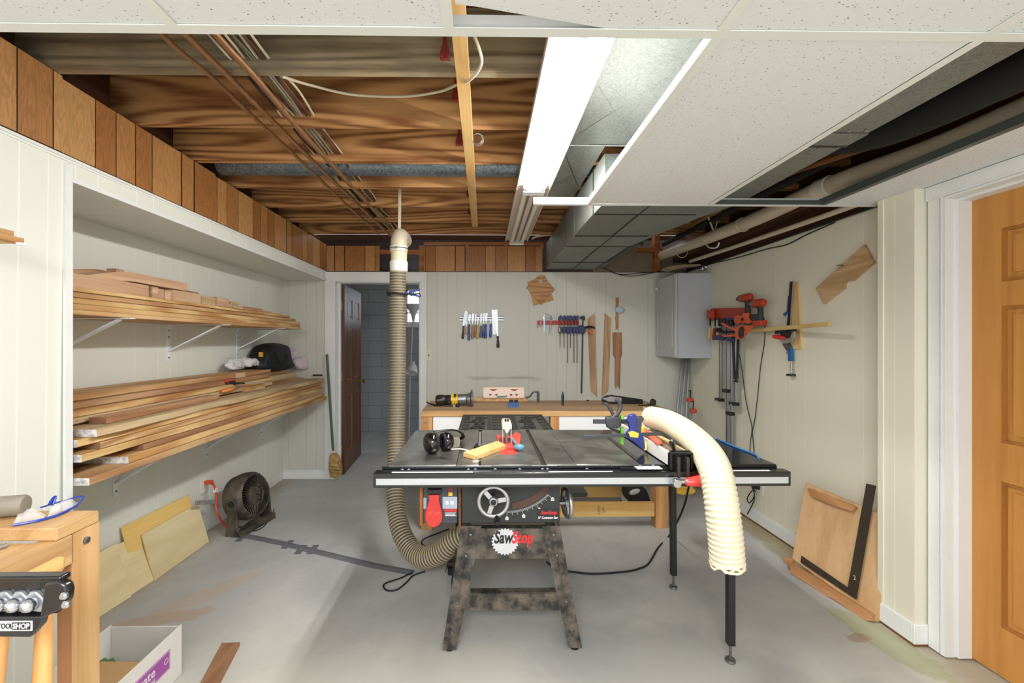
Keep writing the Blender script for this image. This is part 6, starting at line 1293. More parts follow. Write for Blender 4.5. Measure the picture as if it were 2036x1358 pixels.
for px, s in ((1190,'HEM'),(1194,'SPF')): text_mesh(s, 0.030, axes((0,0,1),(-1,0,0),(0,-1,0),(P(px+2,0,Y=y0).x+(0.02 if px == 1194 else 0), y0+0.0115, zr(1022,y0))), flat('stamp_ink', rgb(110,80,50), 0.8), 'grade_stamp', bb, 0.0002)
MB().box(bl+0.03, brr-0.03, y1-0.06, y1-0.022, zr(990, y1), zr(960, y1)).build('rear_stretcher', PINE, bb, bevel=0.002)
MB().lathe([(0.009,0),(0.010,0.003),(0.004,0.003),(0,0.002)], MBK((xq(843)+0.01, y0+0.002, zr(843,y0))), 12).build('bolt', STEELD, bb)
# things under the bench
hs = thing('shop_vacuum_nozzle', 'black and grey machine part on the floor under the back workbench', 'machine', tuple(P(1265,1040,Z=0)))
yv = 3.45; MB().prism(pxB([(1244,968),(1280,968),(1290,995),(1262,1012),(1250,1000),(1243,985)], yv), onB(yv+0.1), 0.16).build('body', BLACKR, hs, bevel=0.01)
MB().ball(P(1262,978,Y=yv-0.06), (0.045,0.01,0.022), Matrix.Rotation(-0.3,4,'Y')).build('clear_cover', flat('cover_grey', rgb(176,178,178), 0.2), hs)
MB().box(P(1247,0,Y=yv).x, P(1290,0,Y=yv).x, yv-0.02, yv+0.16, 0.06, zr(998,yv)).build('white_box', flat('appliance_white', rgb(196,200,200), 0.5), hs, bevel=0.003); MB().box(P(1247,0,Y=yv).x-0.005, P(1290,0,Y=yv).x+0.005, yv-0.025, yv+0.165, 0.0, 0.06).build('base', BLACKR, hs, bevel=0.004)
mb = MB(); mb.prism(pxB([(1330,962),(1366,962),(1364,968),(1354,971),(1336,971),(1330,968)], 2.9), onB(2.9), 0.12); one(mb, 'yellow_tool', flat('tool_yellow', rgb(226,180,60), 0.4), 'yellow tool edge peeking out below the saw table right of the bench leg', 'tool')
mb = MB(); mb.prism(pxB([(1115,968),(1160,968),(1160,974),(1157,976),(1115,976)], 2.5), onB(2.5), 0.10); one(mb, 'guard_bracket', BLACK, 'small black bracket under the saw table by the side handwheel', 'bracket')
# ---- on the bench top
def onBT(px, py): return P(px, py, Z=HB)
YEL2 = flat('tool_yellow2', rgb(220,176,40), 0.35); ALUC = flat('cast_alu', rgb(150,152,152), 0.35, 0.8, noise=0.25, ns=20)
ro = thing('wood_router', 'yellow and black router with round metal base lying on the back bench', 'router', tuple(onBT(900,808)))
yo = 3.42; a = P(866,797,Y=yo); b = P(944,791,Y=yo); a.z = HB+0.045; b.z = HB+0.060
d = (b-a).normalized(); L_ = (b-a).length; M = along(a, b)
MB().lathe([(0.0,0.0),(0.030,0.002),(0.043,0.012),(0.045,0.05),(0.040,0.075)], M, 24).build('end_cap', flat('router_dark', rgb(48,44,40), 0.3, 0.4), ro)
MB().torus(a+d*0.008, M.to_3x3(), 0.028, 0.006, 24, 6).build('collar', BRASS, ro)
MB().lathe([(0.036,0.075),(0.040,0.085),(0.040,0.16),(0.034,0.165)], M, 24).build('motor_body', BLACK, ro)
MB().lathe([(0.030,0.12),(0.046,0.125),(0.046,0.175),(0.036,0.18)], M, 24).build('yellow_collar', YEL2, ro)
MB().lathe([(0.036,0.165),(0.042,0.17),(0.042,0.24),(0.036,0.245)], M, 24).build('depth_collar', ALUC, ro)
MB().lathe([(0.030,0.24),(0.045,0.25),(0.050,0.275),(0.072,0.285),(0.074,0.295),(0.060,0.297),(0.02,0.292)], M @ Matrix.Scale(1,4), 28).build('round_base', ALUC, ro)
for (px, py, r_) in ((893,800,0.020),(905,786,0.012),(910,806,0.016)): MB().ball(P(px,py,Y=yo-0.05), r_).build('knob', BLACK, ro)
MB().cyl(P(903,805,Y=yo-0.05), P(903,812,Y=yo-0.05), 0.014).build('adjuster', STEEL, ro)
MB().tube(spline([P(868,806,Y=yo+0.02), P(855,803,Y=yo+0.05), P(848,799,Y=yo+0.05)], 4), 0.006, 8).build('power_lead', BLACKR, ro)
ft = thing('router_fence', 'pale pink-white fence board with black knobs leaning on a block at the back bench', 'fence board', tuple(onBT(1002,797)))
yq = 3.70; MB().box(P(947,0,Y=yq).x, P(1049,0,Y=yq).x, yq-0.02, yq+0.02, HB+0.001, P(0,791,Y=yq).z).build('wood_base', BEN, ft, bevel=0.002)
MB().prism(pxB([(961,773),(1042,773),(1042,791),(961,791)], yq-0.03), onB(yq-0.021), 0.014).build('face_board', flat('pale_melamine', rgb(236,214,200), 0.4), ft, bevel=0.001)
MB().prism(pxB([(961,770),(1042,770),(1042,773),(961,773)], yq-0.03), onB(yq-0.0), 0.035).build('top_rail', flat('rail_cream', rgb(226,206,190), 0.4), ft)
for px in (975, 987, 1016, 1027):
    c_ = P(px, 786, Y=yq-0.04); mb = MB(); mb.cyl(c_, c_+Vector((0,0.012,0)), 0.004); mb.bar(c_+Vector((-0.010,0,0.008)), c_+Vector((0.010,0,0.004)), 0.004, 0.008, up=(0,0,1)); mb.build('wing_knob', flat('maroon', rgb(70,20,24), 0.4), ft)
for px in (981, 1022): MB().prism(pxB([(px-8,774),(px+8,774),(px+2,777),(px-2,777)], yq-0.035), onB(yq-0.0355), 0.002).build('slot_mark', flat('slot_red', rgb(120,30,30), 0.6), ft)
MB().prism(pxB([(988,788),(1002,787),(1008,786),(1008,789),(988,790.5)], yq-0.035), onB(yq-0.0355), 0.002).build('green_print', flat('print_green', rgb(60,130,90), 0.5), ft)
dc = thing('feather_clamp', 'dark bent metal rod holding the pale fence board on the back bench', 'rod', tuple(onBT(1068,797)))
MB().tube(spline([P(1045,791,Y=yq-0.03), P(1054,788,Y=yq-0.03), P(1060,780,Y=yq-0.03), P(1071,779,Y=yq-0.03)], 6), 0.007, 10).build('bent_rod', flat('gunmetal', rgb(64,76,80), 0.35, 0.5), dc)
MB().bar(P(1070,779,Y=yq-0.03), Vector((P(1070,0,Y=yq-0.03).x, yq-0.03, HB)), 0.022, 0.02, up=(0,1,0)).build('upright', flat('gunmetal2', rgb(70,80,84), 0.35, 0.5), dc, bevel=0.002)
bj = thing('blue_jig', 'small blue and black drilling jig on the back bench', 'jig', tuple(onBT(1021,808))); yj = 3.36
BJ = flat('jig_blue', rgb(54,90,150), 0.4)
MB().prism(pxB([(1010,812),(1032,812),(1030,796),(1012,796)], yj), onB(yj), 0.01).build('body', BJ, bj); MB().box(P(1010,0,Y=yj).x, P(1032,0,Y=yj).x, yj, yj+0.05, HB+0.001, HB+0.02).build('base', BJ, bj, bevel=0.002)
for px in (1016, 1026): MB().box(P(px-4,0,Y=yj).x, P(px+4,0,Y=yj).x, yj-0.014, yj-0.009, P(0,802,Y=yj).z, P(0,796,Y=yj).z).build('black_pad', BLACK, bj)
one(MB().lathe([(0.012,0),(0.013,0.004),(0.009,0.012),(0.011,0.04),(0.012,0.07),(0.009,0.088),(0.005,0.094),(0.004,0.11),(0,0.111)], axes((1,0,0),(0,1,0),(0,0,1),tuple(P(1119,806,Z=HB)))), 'vise_pin', flat('bluing', rgb(40,50,56), 0.3, 0.4), 'dark turned handle standing upright in the middle of the back bench', 'handle')
pl = thing('hand_plane', 'metal hand plane with black body lying on the right of the back bench', 'hand plane', tuple(onBT(1235,804))); yp = 3.55
pa = P(1198,797,Y=yp); MB().prism(pxB([(1196,795),(1200,790),(1207,786),(1240,789),(1262,794),(1276,797),(1276,804),(1258,806),(1226,803),(1204,800)], yp), onB(yp+0.02), 0.05).build('plane_body', flat('plane_black', rgb(34,32,32), 0.35, 0.3, noise=0.3), pl, bevel=0.003)
MB().prism(pxB([(1206,786),(1212,784),(1275,793),(1274,796),(1240,791)], yp), onB(yp-0.025), 0.012).build('sole', BLKMET, pl)
MB().prism(pxB([(1198,793),(1214,788),(1236,790),(1236,799),(1210,799)], yp-0.035), onB(yp-0.031), 0.006).build('lever_cap', STEEL, pl, bevel=0.002); MB().ball(P(1199,796,Y=yp-0.03), 0.012).build('front_knob', BLACK, pl)
one(MB().lathe([(0.0,0),(0.026,0.003),(0.028,0.012),(0.022,0.022),(0.0,0.026)], along(P(1297,800,Y=3.45), P(1297,800,Y=3.45)+Vector((0.3,-1,0.4)))).tube([P(1297,803,Y=3.44), P(1285,806,Y=3.43), P(1270,807,Y=3.42)], [0.008,0.007,0.012], 10), 'marking_gauge', flat('gauge_black', rgb(40,40,36), 0.4), 'black tool with a round head at the right end of the back bench', 'tool')
mb = MB(); c_ = P(1163,794,Z=HB); c_.y = y1-0.03; mb.box(c_.x-0.012,c_.x+0.012,c_.y-0.01,c_.y+0.01,HB,HB+0.008); one(mb, 'bench_dog', BLACK, 'tiny black bench dog at the back edge of the bench', 'bench dog')
# ================================================================ ON THE BACK WALL
W = YB-0.0005
sp = P(853,706,Y=W); sw2 = thing('light_switch', 'cream light switch on the back wall beside the doorway', 'light switch', tuple(sp))
MB().box(sp.x-0.036, sp.x+0.036, W-0.006, W, sp.z-0.058, sp.z+0.058).build('cover_plate', flat('ivory', rgb(216,212,190), 0.4), sw2, bevel=0.002); MB().box(sp.x-0.005, sp.x+0.005, W-0.014, W-0.006, sp.z-0.012, sp.z+0.010).build('toggle', flat('toggle_dark', rgb(90,84,72), 0.4), sw2)
# magnetic bar with chisels
mbx = thing('magnetic_bar', 'steel magnetic strip on the back wall holding chisels and saws', 'tool holder', tuple(P(957,633,Y=W)))
MB().box(P(913,0,Y=W).x, P(1001,0,Y=W).x, W-0.006, W, zr(638,W), zr(628,W)).build('backing', flat('bar_dark', rgb(70,66,64), 0.4), mbx)
for py in (630.5, 635.5): MB().box(P(913,0,Y=W).x, P(1001,0,Y=W).x, W-0.012, W-0.006, zr(py+1.2,W), zr(py-1.2,W)).build('steel_rail', STEEL, mbx)
NV = flat('chisel_blue', rgb(40,68,150), 0.25, coat=0.4); OAKH = flat('handle_tan', rgb(176,132,84), 0.4, noise=0.2); DKH = flat('handle_walnut', rgb(66,40,32), 0.35); LTH = flat('handle_pale', rgb(198,166,112), 0.4); GYH = flat('handle_grey', rgb(100,110,112), 0.4)
yw = W-0.024
def chisel(px, top, neck, bot, bw, m, label, tilt=0):
    t = thing('chisel', label, 'chisel', tuple(P(px+tilt, bot, Y=yw)), 'chisels on the magnetic bar')
    a, b, c_ = P(px, top, Y=yw), P(px+tilt*0.5, neck, Y=yw), P(px+tilt, bot, Y=yw)
    mb = MB(); w2 = bw/2/195; mb.prism([(a.x-w2,a.z-0.004),(a.x-w2*0.8,a.z),(a.x+w2*0.8,a.z),(a.x+w2,a.z-0.004),(b.x+w2*0.9,b.z+0.045),(b.x+0.004,b.z+0.02),(b.x+0.004,b.z),(b.x-0.004,b.z),(b.x-0.004,b.z+0.02),(b.x-w2*0.9,b.z+0.045)], onB(yw+0.011), 0.004); mb.build('blade', STEEL, t, bevel=0.0008)
    L_ = (c_-b).length; MB().lathe([(0.007,-0.004),(0.008,0.006),(0.011,0.016),(0.009,L_*0.35),(0.0135,L_*0.75),(0.012,L_-0.006),(0.006,L_),(0,L_)], along(b, c_), 14).build('handle', m, t)
# two back saws
s1 = thing('flush_saw', 'small cranked hand saw at the left end of the magnetic bar', 'saw', tuple(P(921,672,Y=yw)))
MB().prism(pxB([(925,616),(930,621),(928,640),(923,648),(919,647),(922,630)], yw), onB(yw+0.010), 0.003).build('blade', STEEL, s1); a, b = P(922,648,Y=yw), P(920,674,Y=yw); MB().lathe([(0.008,0),(0.010,0.01),(0.009,0.05),(0.015,0.10),(0.013,0.128),(0,0.133)], along(a, b), 14).build('handle', DKH, s1)
chisel(927.5, 622, 650, 665, 4, LTH, 'short pale-handled chisel, leftmost, behind the small saw', 0)
chisel(934, 625, 645, 677, 5, NV, 'blue-handled chisel, leftmost of the blue ones on the magnetic bar', -2)
chisel(940.5, 623, 646, 674, 5, OAKH, 'tan-handled chisel just right of the leftmost blue one', -1.5)
chisel(946, 624, 646, 671, 3, OAKH, 'slim tan-handled chisel, second tan one on the magnetic bar', -1.5)
chisel(951, 630, 646, 674, 3, LTH, 'pale stubby-handled chisel in the middle of the magnetic bar', -2)
chisel(957, 623, 648, 671, 3.5, GYH, 'grey-handled chisel in the middle of the magnetic bar', -1.5)
chisel(962.5, 623, 645, 672, 4, NV, 'blue-handled chisel, second blue one from the left', -2)
chisel(967.5, 622, 645, 673, 4.5, NV, 'blue-handled chisel, third blue one from the left, touching its neighbour', -2)
chisel(976, 634, 644, 671, 3, NV, 'blue-handled chisel standing alone left of the long back saw', -1)
s2 = thing('back_saw', 'long straight dovetail saw with dark handle on the magnetic bar', 'saw', tuple(P(990,692,Y=yw)))
MB().prism(pxB([(977.5,616),(987,616),(988.5,664),(980,666)], yw), onB(yw+0.010), 0.002).build('blade', STEEL, s2); MB().prism(pxB([(986.5,616),(988.5,616),(990.5,670),(988.5,670)], yw), onB(yw+0.012), 0.008).build('spine', CHROME, s2)
a, b = P(989.5,668,Y=yw), P(990.5,693,Y=yw); MB().lathe([(0.008,0),(0.014,0.006),(0.009,0.020),(0.011,0.05),(0.017,0.095),(0.015,0.115),(0,0.122)], along(a, b), 14).build('handle', DKH, s2)
# square templates
tm = thing('plywood_template', 'square striped oak template with a round hole hung on the back wall', 'template', tuple(P(1076,607,Y=W)), 'templates on the back wall')
OAKD = wood('striped_oak', rgb(190,144,96), rgb(150,100,60), 'X', 1.0, 12, 0.5, 0.10, 1.3)
oq = MB().prism(pxB([(1046,572),(1068,551),(1074,547),(1082,549),(1085,556),(1103,576),(1076,607)], W-0.012), onB(W-0.011), 0.012).build('plate', OAKD, tm, bevel=0.001)
MB().lathe([(0.022,0),(0.022,0.001),(0,0.001)], MBK((P(1074,558,Y=W).x, W-0.0235, zr(558,W))), 24).build('hole', flat('wall_seen', rgb(170,168,156), 0.6), oq); MB().torus((P(1078,587,Y=W).x, W-0.024, zr(587,W)), axes((1,0,0),(0,0,1),(0,-1,0)).to_3x3(), 0.022, 0.003, 24, 6).build('round_boss', OAKH, oq)
one(MB().prism(pxB([(1048,561),(1083,548),(1101,597),(1061,608)], W), onB(W-0.0), 0.010), 'plywood_template', wood('tan_template', rgb(206,164,104), rgb(172,124,70), 'X', 1.0, 5), 'plain tan template tilted behind the striped oak one', 'template', 'templates on the back wall')
OKD = wood('diag_oak', rgb(196,160,124), rgb(158,118,84), 'Z', 1.0, 10, 0.5, 0.10, 1.0)
one(MB().prism(pxB([(1168,635),(1181,622.5),(1183,630),(1187,789),(1174,777)], W), onB(W-0.0), 0.012), 'tapered_slat', OKD, 'long tapered oak slat, left of the pair on the back wall', 'slat', 'oak slats on the back wall', bevel=0.001)
one(MB().prism(pxB([(1202,622.5),(1215,634),(1209,777),(1196,789)], W), onB(W-0.0), 0.012), 'tapered_slat', OKD, 'long tapered oak slat, right of the pair on the back wall', 'slat', 'oak slats on the back wall', bevel=0.001)
OKS = wood('slab_oak', rgb(176,130,92), rgb(142,98,64), 'Z', 1.0, 6, 0.5)
pdl = thing('cutting_paddle', 'brown paddle-shaped template with forked tip hung on the back wall', 'template', tuple(P(1226,770,Y=W)))
MB().prism(pxB([(1217.5,661),(1235.5,661),(1236,705),(1233,713),(1232,765),(1231,774),(1228,767),(1226,766),(1224,774),(1222,766),(1222,713),(1218.5,705)], W), onB(W), 0.014).build('blade', OKS, pdl, bevel=0.001)
MB().prism(pxB([(1224,655),(1229,655),(1230,592),(1224,592)], W), onB(W), 0.012).build('grip', OAKH, pdl); MB().prism(pxB([(1222,632),(1229,620),(1229,650),(1224,648)], W), onB(W-0.012), 0.004).build('grip_flare', OAKH, pdl)
mb = MB(); mk = P(1232.5,616,Y=W-0.03); mb.ball(mk, (0.050,0.02,0.034)); mb.tube([mk+Vector((-0.05,0.01,0.008)), mk+Vector((-0.03,0.0,0.028)), mk+Vector((0.01,0.0,0.030)), mk+Vector((0.05,0.01,0.004))], 0.003, 6)
one(mb, 'dust_mask', flat('mask_blue', rgb(176,200,208), 0.8), 'pale blue dust mask hung on the brown paddle template', 'mask')
# red rack with clamps
rk = thing('tool_rack', 'red plastic tool rack on the back wall holding small clamps', 'tool rack', tuple(P(1110,641,Y=W)))
MB().box(P(1068,0,Y=W).x, P(1150,0,Y=W).x, W-0.02, W, zr(645,W), zr(637,W)).build('rail', RED, rk, bevel=0.002)
for i in range(7): px = 1112+i*6.3; MB().box(P(px-2.2,0,Y=W).x, P(px-0.6,0,Y=W).x, W-0.045, W-0.02, zr(646,W), zr(637,W)).build('peg', RED, rk)
one(MB().prism(pxB([(1067,647),(1078,645.5),(1078,649),(1067,652)], W), onB(W), 0.012).box(P(1073,0,Y=W).x,P(1076,0,Y=W).x,W-0.026,W-0.021,zr(646,W),zr(639,W)), 'small_scraper', flat('pink_grey', rgb(190,160,150), 0.4), 'small pink-grey scraper at the left end of the red rack', 'scraper')
cp = thing('caliper', 'silver caliper hanging on the red rack', 'caliper', tuple(P(1082,661,Y=W)))
MB().prism(pxB([(1080.5,626),(1083.5,626),(1083,658),(1081.5,662),(1080.5,658)], W-0.03), onB(W-0.03), 0.003).build('beam', flat('blue_steel', rgb(160,184,200), 0.3, 0.7), cp); MB().torus(P(1087,628,Y=W-0.03), axes((1,0,0),(0,0,1),(0,-1,0)).to_3x3(), 0.022, 0.003, 20, 6).build('jaw_ring', STEEL, cp); MB().lathe([(0.012,0),(0.012,0.008),(0,0.009)], MBK(tuple(P(1082,632,Y=W-0.034))), 16).build('dial', CHROME, cp)
dv_ = thing('dividers', 'pair of steel dividers hanging on the red rack', 'dividers', tuple(P(1093,664,Y=W)))
MB().torus(P(1095.5,633.5,Y=W-0.03), axes((1,0,0),(0,0,1),(0,-1,0)).to_3x3(), 0.011, 0.003, 20, 6).build('spring', STEELD, dv_)
for x1_, x2_ in ((1094,1091.5),(1097,1095)): MB().bar(P(x1_,638,Y=W-0.03), P(x2_,664,Y=W-0.03), 0.005, 0.004, up=(0,1,0)).build('leg', STEELD, dv_)
MB().cyl(P(1095.5,630,Y=W-0.03), P(1095.5,627,Y=W-0.03), 0.004).build('knob', BLACK, dv_)
NVC = flat('clamp_navy', rgb(34,42,96), 0.4)
for i, (px, bot, lab) in enumerate(((1113.5,691,'first'),(1121.5,691,'second'),(1128.5,722,'third'),(1134,692,'fourth'),(1141,722,'fifth'),(1147.5,722,'sixth'))):
    t = thing('mini_clamp', lab+' from the left of the six small navy bar clamps on the red rack', 'clamp', tuple(P(px,bot,Y=W)), 'small clamps on the red rack')
    yy = W-0.052-0.004*(i % 2)
    MB().bar(P(px,628,Y=yy), P(px,bot,Y=yy), 0.0065, 0.004, up=(0,1,0)).build('bar', BLKMET, t)
    MB().prism(pxB([(px-4,636),(px-3,630),(px+0.5,627),(px+4,629),(px+2,634),(px-0.5,637)], yy), onB(yy+0.011), 0.022).build('fixed_jaw', NVC, t, bevel=0.002)
    MB().prism(pxB([(px-3,650),(px+3.2,650),(px+3.6,655),(px+2.4,662),(px-2,663),(px-3.4,658)], yy), onB(yy+0.013), 0.030).build('slide_jaw', NVC, t, bevel=0.003)
MB().prism(pxB([(1111,651),(1114,651),(1114,661),(1111.5,659)], W-0.085), onB(W-0.083), 0.003).build('yellow_insert', YEL2, bpy.data.objects['mini_clamp'])
t = thing('long_clamp', 'long dark bar clamp with an orange-tipped handle at the right of the red rack', 'clamp', tuple(P(1157,782,Y=W)), 'clamps right of the red rack')
yy = W-0.045
MB().bar(P(1159,632,Y=yy), P(1156,782,Y=yy), 0.014, 0.006, up=(0,1,0)).build('bar', flat('bar_olive', rgb(60,60,50), 0.5, 0.4), t, bevel=0.001)
MB().tube(spline([P(1153,633,Y=yy), P(1157,630,Y=yy), P(1161,630,Y=yy), P(1161.5,636,Y=yy)], 5), 0.010, 10).build('fixed_jaw', flat('jaw_olive', rgb(62,62,56), 0.5), t)
MB().prism(pxB([(1149,651),(1153,647),(1158,646),(1162,650),(1164,658),(1160,664),(1150,662)], yy), onB(yy+0.016), 0.036).build('slide_jaw', NVC, t, bevel=0.004)
MB().tube(spline([P(1162,652,Y=yy-0.02), P(1170,650,Y=yy-0.02), P(1178,650,Y=yy-0.02), P(1183,653,Y=yy-0.02)], 5), [0.012]*10+[0.009]*3+[0.006]*3, 10).build('handle', BLACKR, t); MB().bar(P(1167,657,Y=yy-0.03), P(1179,664,Y=yy-0.03), 0.016, 0.014).build('orange_trigger', flat('trigger_orange', rgb(224,96,54), 0.4), t, bevel=0.003)
# ================================================================ CABINET IN THE FAR RIGHT CORNER
CBM = flat('cabinet_grey', rgb(182,186,192), 0.45, noise=0.04); CBD = flat('cabinet_door_grey', rgb(188,190,190), 0.45)
ka = thing('wall_cabinet', 'grey painted wall cabinet mounted in the far right corner', 'cabinet', (1.92, 4.12, 1.24)); kx = 1.752; ky = 3.93; kz0, kz1 = P(0,713,Y=ky).z, P(0,540,Y=ky).z
MB().box(kx+0.02, XR-0.001, ky, 4.38, kz0, kz1).build('cabinet_body', CBM, ka, bevel=0.002)
dr = MB().box(kx, kx+0.018, ky+0.004, 4.376, kz0+0.006, kz1-0.006).build('door', CBD, ka, bevel=0.002)
MB().box(kx-0.006, kx, ky+0.012, 4.37, kz1-0.03, kz1-0.008).build('door_moulding', CBD, dr); MB().box(kx-0.006, kx, ky+0.012, 4.37, kz0+0.008, kz0+0.03).build('door_moulding', CBD, dr)
MB().box(kx-0.007, kx, ky+0.07, 4.31, kz0+0.10, kz1-0.10).build('raised_panel', CBD, dr, bevel=0.003)
MB().box(kx-0.005, kx, ky+0.010, ky+0.03, kz0+0.008, kz1-0.008).build('door_moulding', CBD, dr); MB().box(kx-0.005, kx, 4.35, 4.37, kz0+0.008, kz1-0.008).build('door_moulding', CBD, dr)
kk = P(1313,573,X=kx); MB().lathe([(0.006,0),(0.006,0.012),(0.014,0.018),(0.014,0.028),(0,0.032)], axes((0,-1,0),(0,0,1),(-1,0,0),(kx,4.33,kk.z)), 16).build('knob', WHITE, dr)
one(MB().prism(pxB([(1314,537),(1325,532),(1350,529),(1385,528),(1386,531),(1350,535),(1330,539.5)], 4.05), onB(4.07), 0.10), 'wood_sticks', wood('stick_grey', rgb(176,158,128), rgb(140,120,92), 'X', 1, 5), 'rough wooden sticks lying on top of the wall cabinet', 'sticks')
one(MB().torus(P(1400,533,Y=4.0), axes((1,0,0),(0,0,1),(0,-1,0)).to_3x3(), 0.018, 0.007, 20, 8).ball(P(1393,536,Y=4.0), 0.014), 'pipe_fitting', CHROME, 'shiny metal fitting on top of the wall cabinet', 'fitting')
# leaning pipe clamps
ZINC = flat('zinc_pipe', rgb(168,172,176), 0.4, 0.55, noise=0.15)
RPAINT = flat('clamp_red', rgb(200,70,48), 0.4)
for i, (xt, xb2, lab) in enumerate(((1357,1345,'left'),(1364,1354,'middle'),(1371,1364,'right'))):
    a = P(xt,713,Y=4.30); b = P(xb2,835,Y=4.10); d = b-a; b2 = a+d*(a.z/(a.z-b.z))
    one(MB().cyl(b2+Vector((0,0,0.002)), a+(a-b)*0.0, 0.0145, seg=14), 'steel_pipe', ZINC, lab+' of the three steel pipes leaning under the wall cabinet', 'pipe', 'steel pipes under the wall cabinet')
for (px, py0, py1, px2, yy, lab) in ((1372,776,799,1371,3.95,'upper red pipe clamp head beside the leaning steel pipes'), (1378,797,821,1375,3.85,'lower red pipe clamp head beside the leaning steel pipes')):
    t = thing('pipe_clamp', lab, 'clamp', tuple(P(px2,835,Y=yy)), 'red pipe clamps by the steel pipes')
    a = P(px,py1,Y=yy); b = Vector((a.x-0.005, yy, 0.002)); MB().cyl(b, a, 0.011).build('pipe', ZINC, t)
    MB().cyl(a+Vector((0,0,-0.01)), P(px+1,py0,Y=yy), 0.005).build('screw', BLKMET, t); c_ = P(px,(py0+py1)/2+8,Y=yy)
    MB().box(c_.x-0.026, c_.x+0.026, yy-0.02, yy+0.02, c_.z-0.016, c_.z+0.020).build('clamp_head', RPAINT, t, bevel=0.005); MB().bar(P(px-4,py0+2,Y=yy), P(px+2,py0,Y=yy), 0.006, 0.006).build('handle', BLKMET, t)
# lamp with two heads in the next room
lt = P(820,640,Y=5.6); fl = thing('floor_lamp', 'tall grey floor lamp with upturned shade and small reading head in the next room', 'floor lamp', (lt.x-0.03, 5.6, 0)); yl = 5.6
LG = flat('lamp_grey', rgb(190,190,190), 0.4); zl = lambda py: P(0, py, Y=yl).z
q = [P(812,857,Y=yl), P(815,760,Y=yl), P(820,650,Y=yl), P(821,640,Y=yl)]; q[0].z = 0.02
MB().tube(q, 0.008, 10).build('pole', LG, fl); MB().lathe([(0.13,0),(0.13,0.015),(0.02,0.03),(0,0.03)], axes((1,0,0),(0,1,0),(0,0,1),(q[0].x,yl,0)), 28).build('base', LG, fl)
MB().lathe([(0.012,0),(0.03,zl(626)-zl(640)),(0.055,zl(618)-zl(640)),(0.105,zl(606)-zl(640)),(0.112,zl(604)-zl(640))], axes((1,0,0),(0,1,0),(0,0,1),(P(822,0,Y=yl).x,yl,zl(640))), 28).build('upper_shade', LG, fl)
h_ = P(820,735,Y=yl); ax_ = Vector((-0.2,-1,-0.25)).normalized(); M = along(h_+Vector((0,0.06,0.1)), h_+Vector((0,0.06,0.1))+Vector((-0.15,-0.5,-1)))
MB().lathe([(0.02,0),(0.03,0.03),(0.06,0.06),(0.095,0.16),(0.092,0.16),(0.055,0.062),(0.02,0.03)], M, 24).build('reading_shade', flat('shade_pale', rgb(222,222,218), 0.4), fl); MB().ball(M @ Vector((0,0,0.11)), 0.035).build('bulb', flat('bulb_white', rgb(240,240,236), 0.2), fl)
one(MB().box(P(806,0,Y=6.6).x, P(840,0,Y=6.6).x+0.3, 6.5, 6.7, P(0,640,Y=6.6).z-0.04, P(0,640,Y=6.6).z-0.0), 'white_rail', WHITE, 'white horizontal rail below the window in the next room', 'rail')
# ================================================================ ON THE RIGHT WALL
XW = XR-0.0006
zR = lambda px, py, x=XW: P(px, py, X=x)
# tan template plate
pr_ = thing('notched_board', 'pale notched oak board hung slanting high on the right wall', 'board', tuple(zR(1680,560)))
MB().prism(pxR([(1718,486),(1737,523),(1695,559),(1688,557),(1680,562),(1678,573),(1638,605),(1622,573)], XW-0.016), onR(XW-0.002), 0.014).build('plate', wood('pale_oak', rgb(214,180,140), rgb(184,144,102), 'Y', 1.0, 9, 0.5, 0.1), pr_, bevel=0.001)
MB().tube([zR(1664,528), zR(1668,527,XW-0.04), zR(1676,528,XW-0.045)], 0.003, 8).build('nail', STEELD, pr_)
# mitre gauge, blue clamp, pine straight edges
one(MB().prism(pxR([(1578,562),(1590,563),(1597,694),(1577,695)], XW), onR(XW), 0.014), 'pine_wedge', wood('wedge_pine', rgb(218,190,138), rgb(190,152,96), 'Z', 1.0, 5, 0.5), 'tall pine wedge hung on the right wall behind the mitre gauge', 'board', bevel=0.001)
one(MB().bar(zR(1492,658,XW-0.03), zR(1650,644,XW-0.15), 0.014, 0.026, up=(0,0,1)), 'pine_straightedge', wood('edge_pine', rgb(222,196,134), rgb(196,160,96), 'Y', 1.0, 6, 0.5), 'long thin pine strip fixed across the mitre gauge on the right wall', 'strip', bevel=0.001)
mt = thing('mitre_gauge', 'mitre gauge with black bar, half-round scale and red handle on the right wall', 'mitre gauge', tuple(zR(1565,700)))
MB().bar(zR(1574,560,XW-0.02), zR(1567,665,XW-0.02), 0.022, 0.012, up=(1,0,0)).build('bar', flat('gauge_bar', rgb(40,38,44), 0.3, 0.5), mt, bevel=0.001)
MB().bar(zR(1577,561,XW-0.03), zR(1571,650,XW-0.03), 0.004, 0.004, up=(1,0,0)).build('bar_edge', STEEL, mt)
hc = zR(1565,658,XW-0.05); half = [(0.085*math.cos(math.pi+math.pi*i/18), 0.085*math.sin(math.pi+math.pi*i/18)) for i in range(19)]; inner = [(0.06*math.cos(2*math.pi-math.pi*i/18), 0.06*math.sin(2*math.pi-math.pi*i/18)) for i in range(19)]
Mh = MRT(tuple(hc)) @ Matrix.Rotation(0.08,4,'Z'); MB().prism(half+inner, Mh, 0.012).build('scale_arc', ALU, mt, bevel=0.001); MB().prism([(-0.09,-0.012),(0.09,-0.012),(0.09,0.014),(-0.09,0.014)], Mh, 0.025).build('head_block', BLKMET, mt, bevel=0.003)
MB().prism([(0.05*math.cos(math.pi+math.pi*i/14), 0.05*math.sin(math.pi+math.pi*i/14)) for i in range(15)], Mh, 0.016).build('inner_plate', flat('plate_dark2', rgb(50,46,46), 0.4, 0.4), mt)
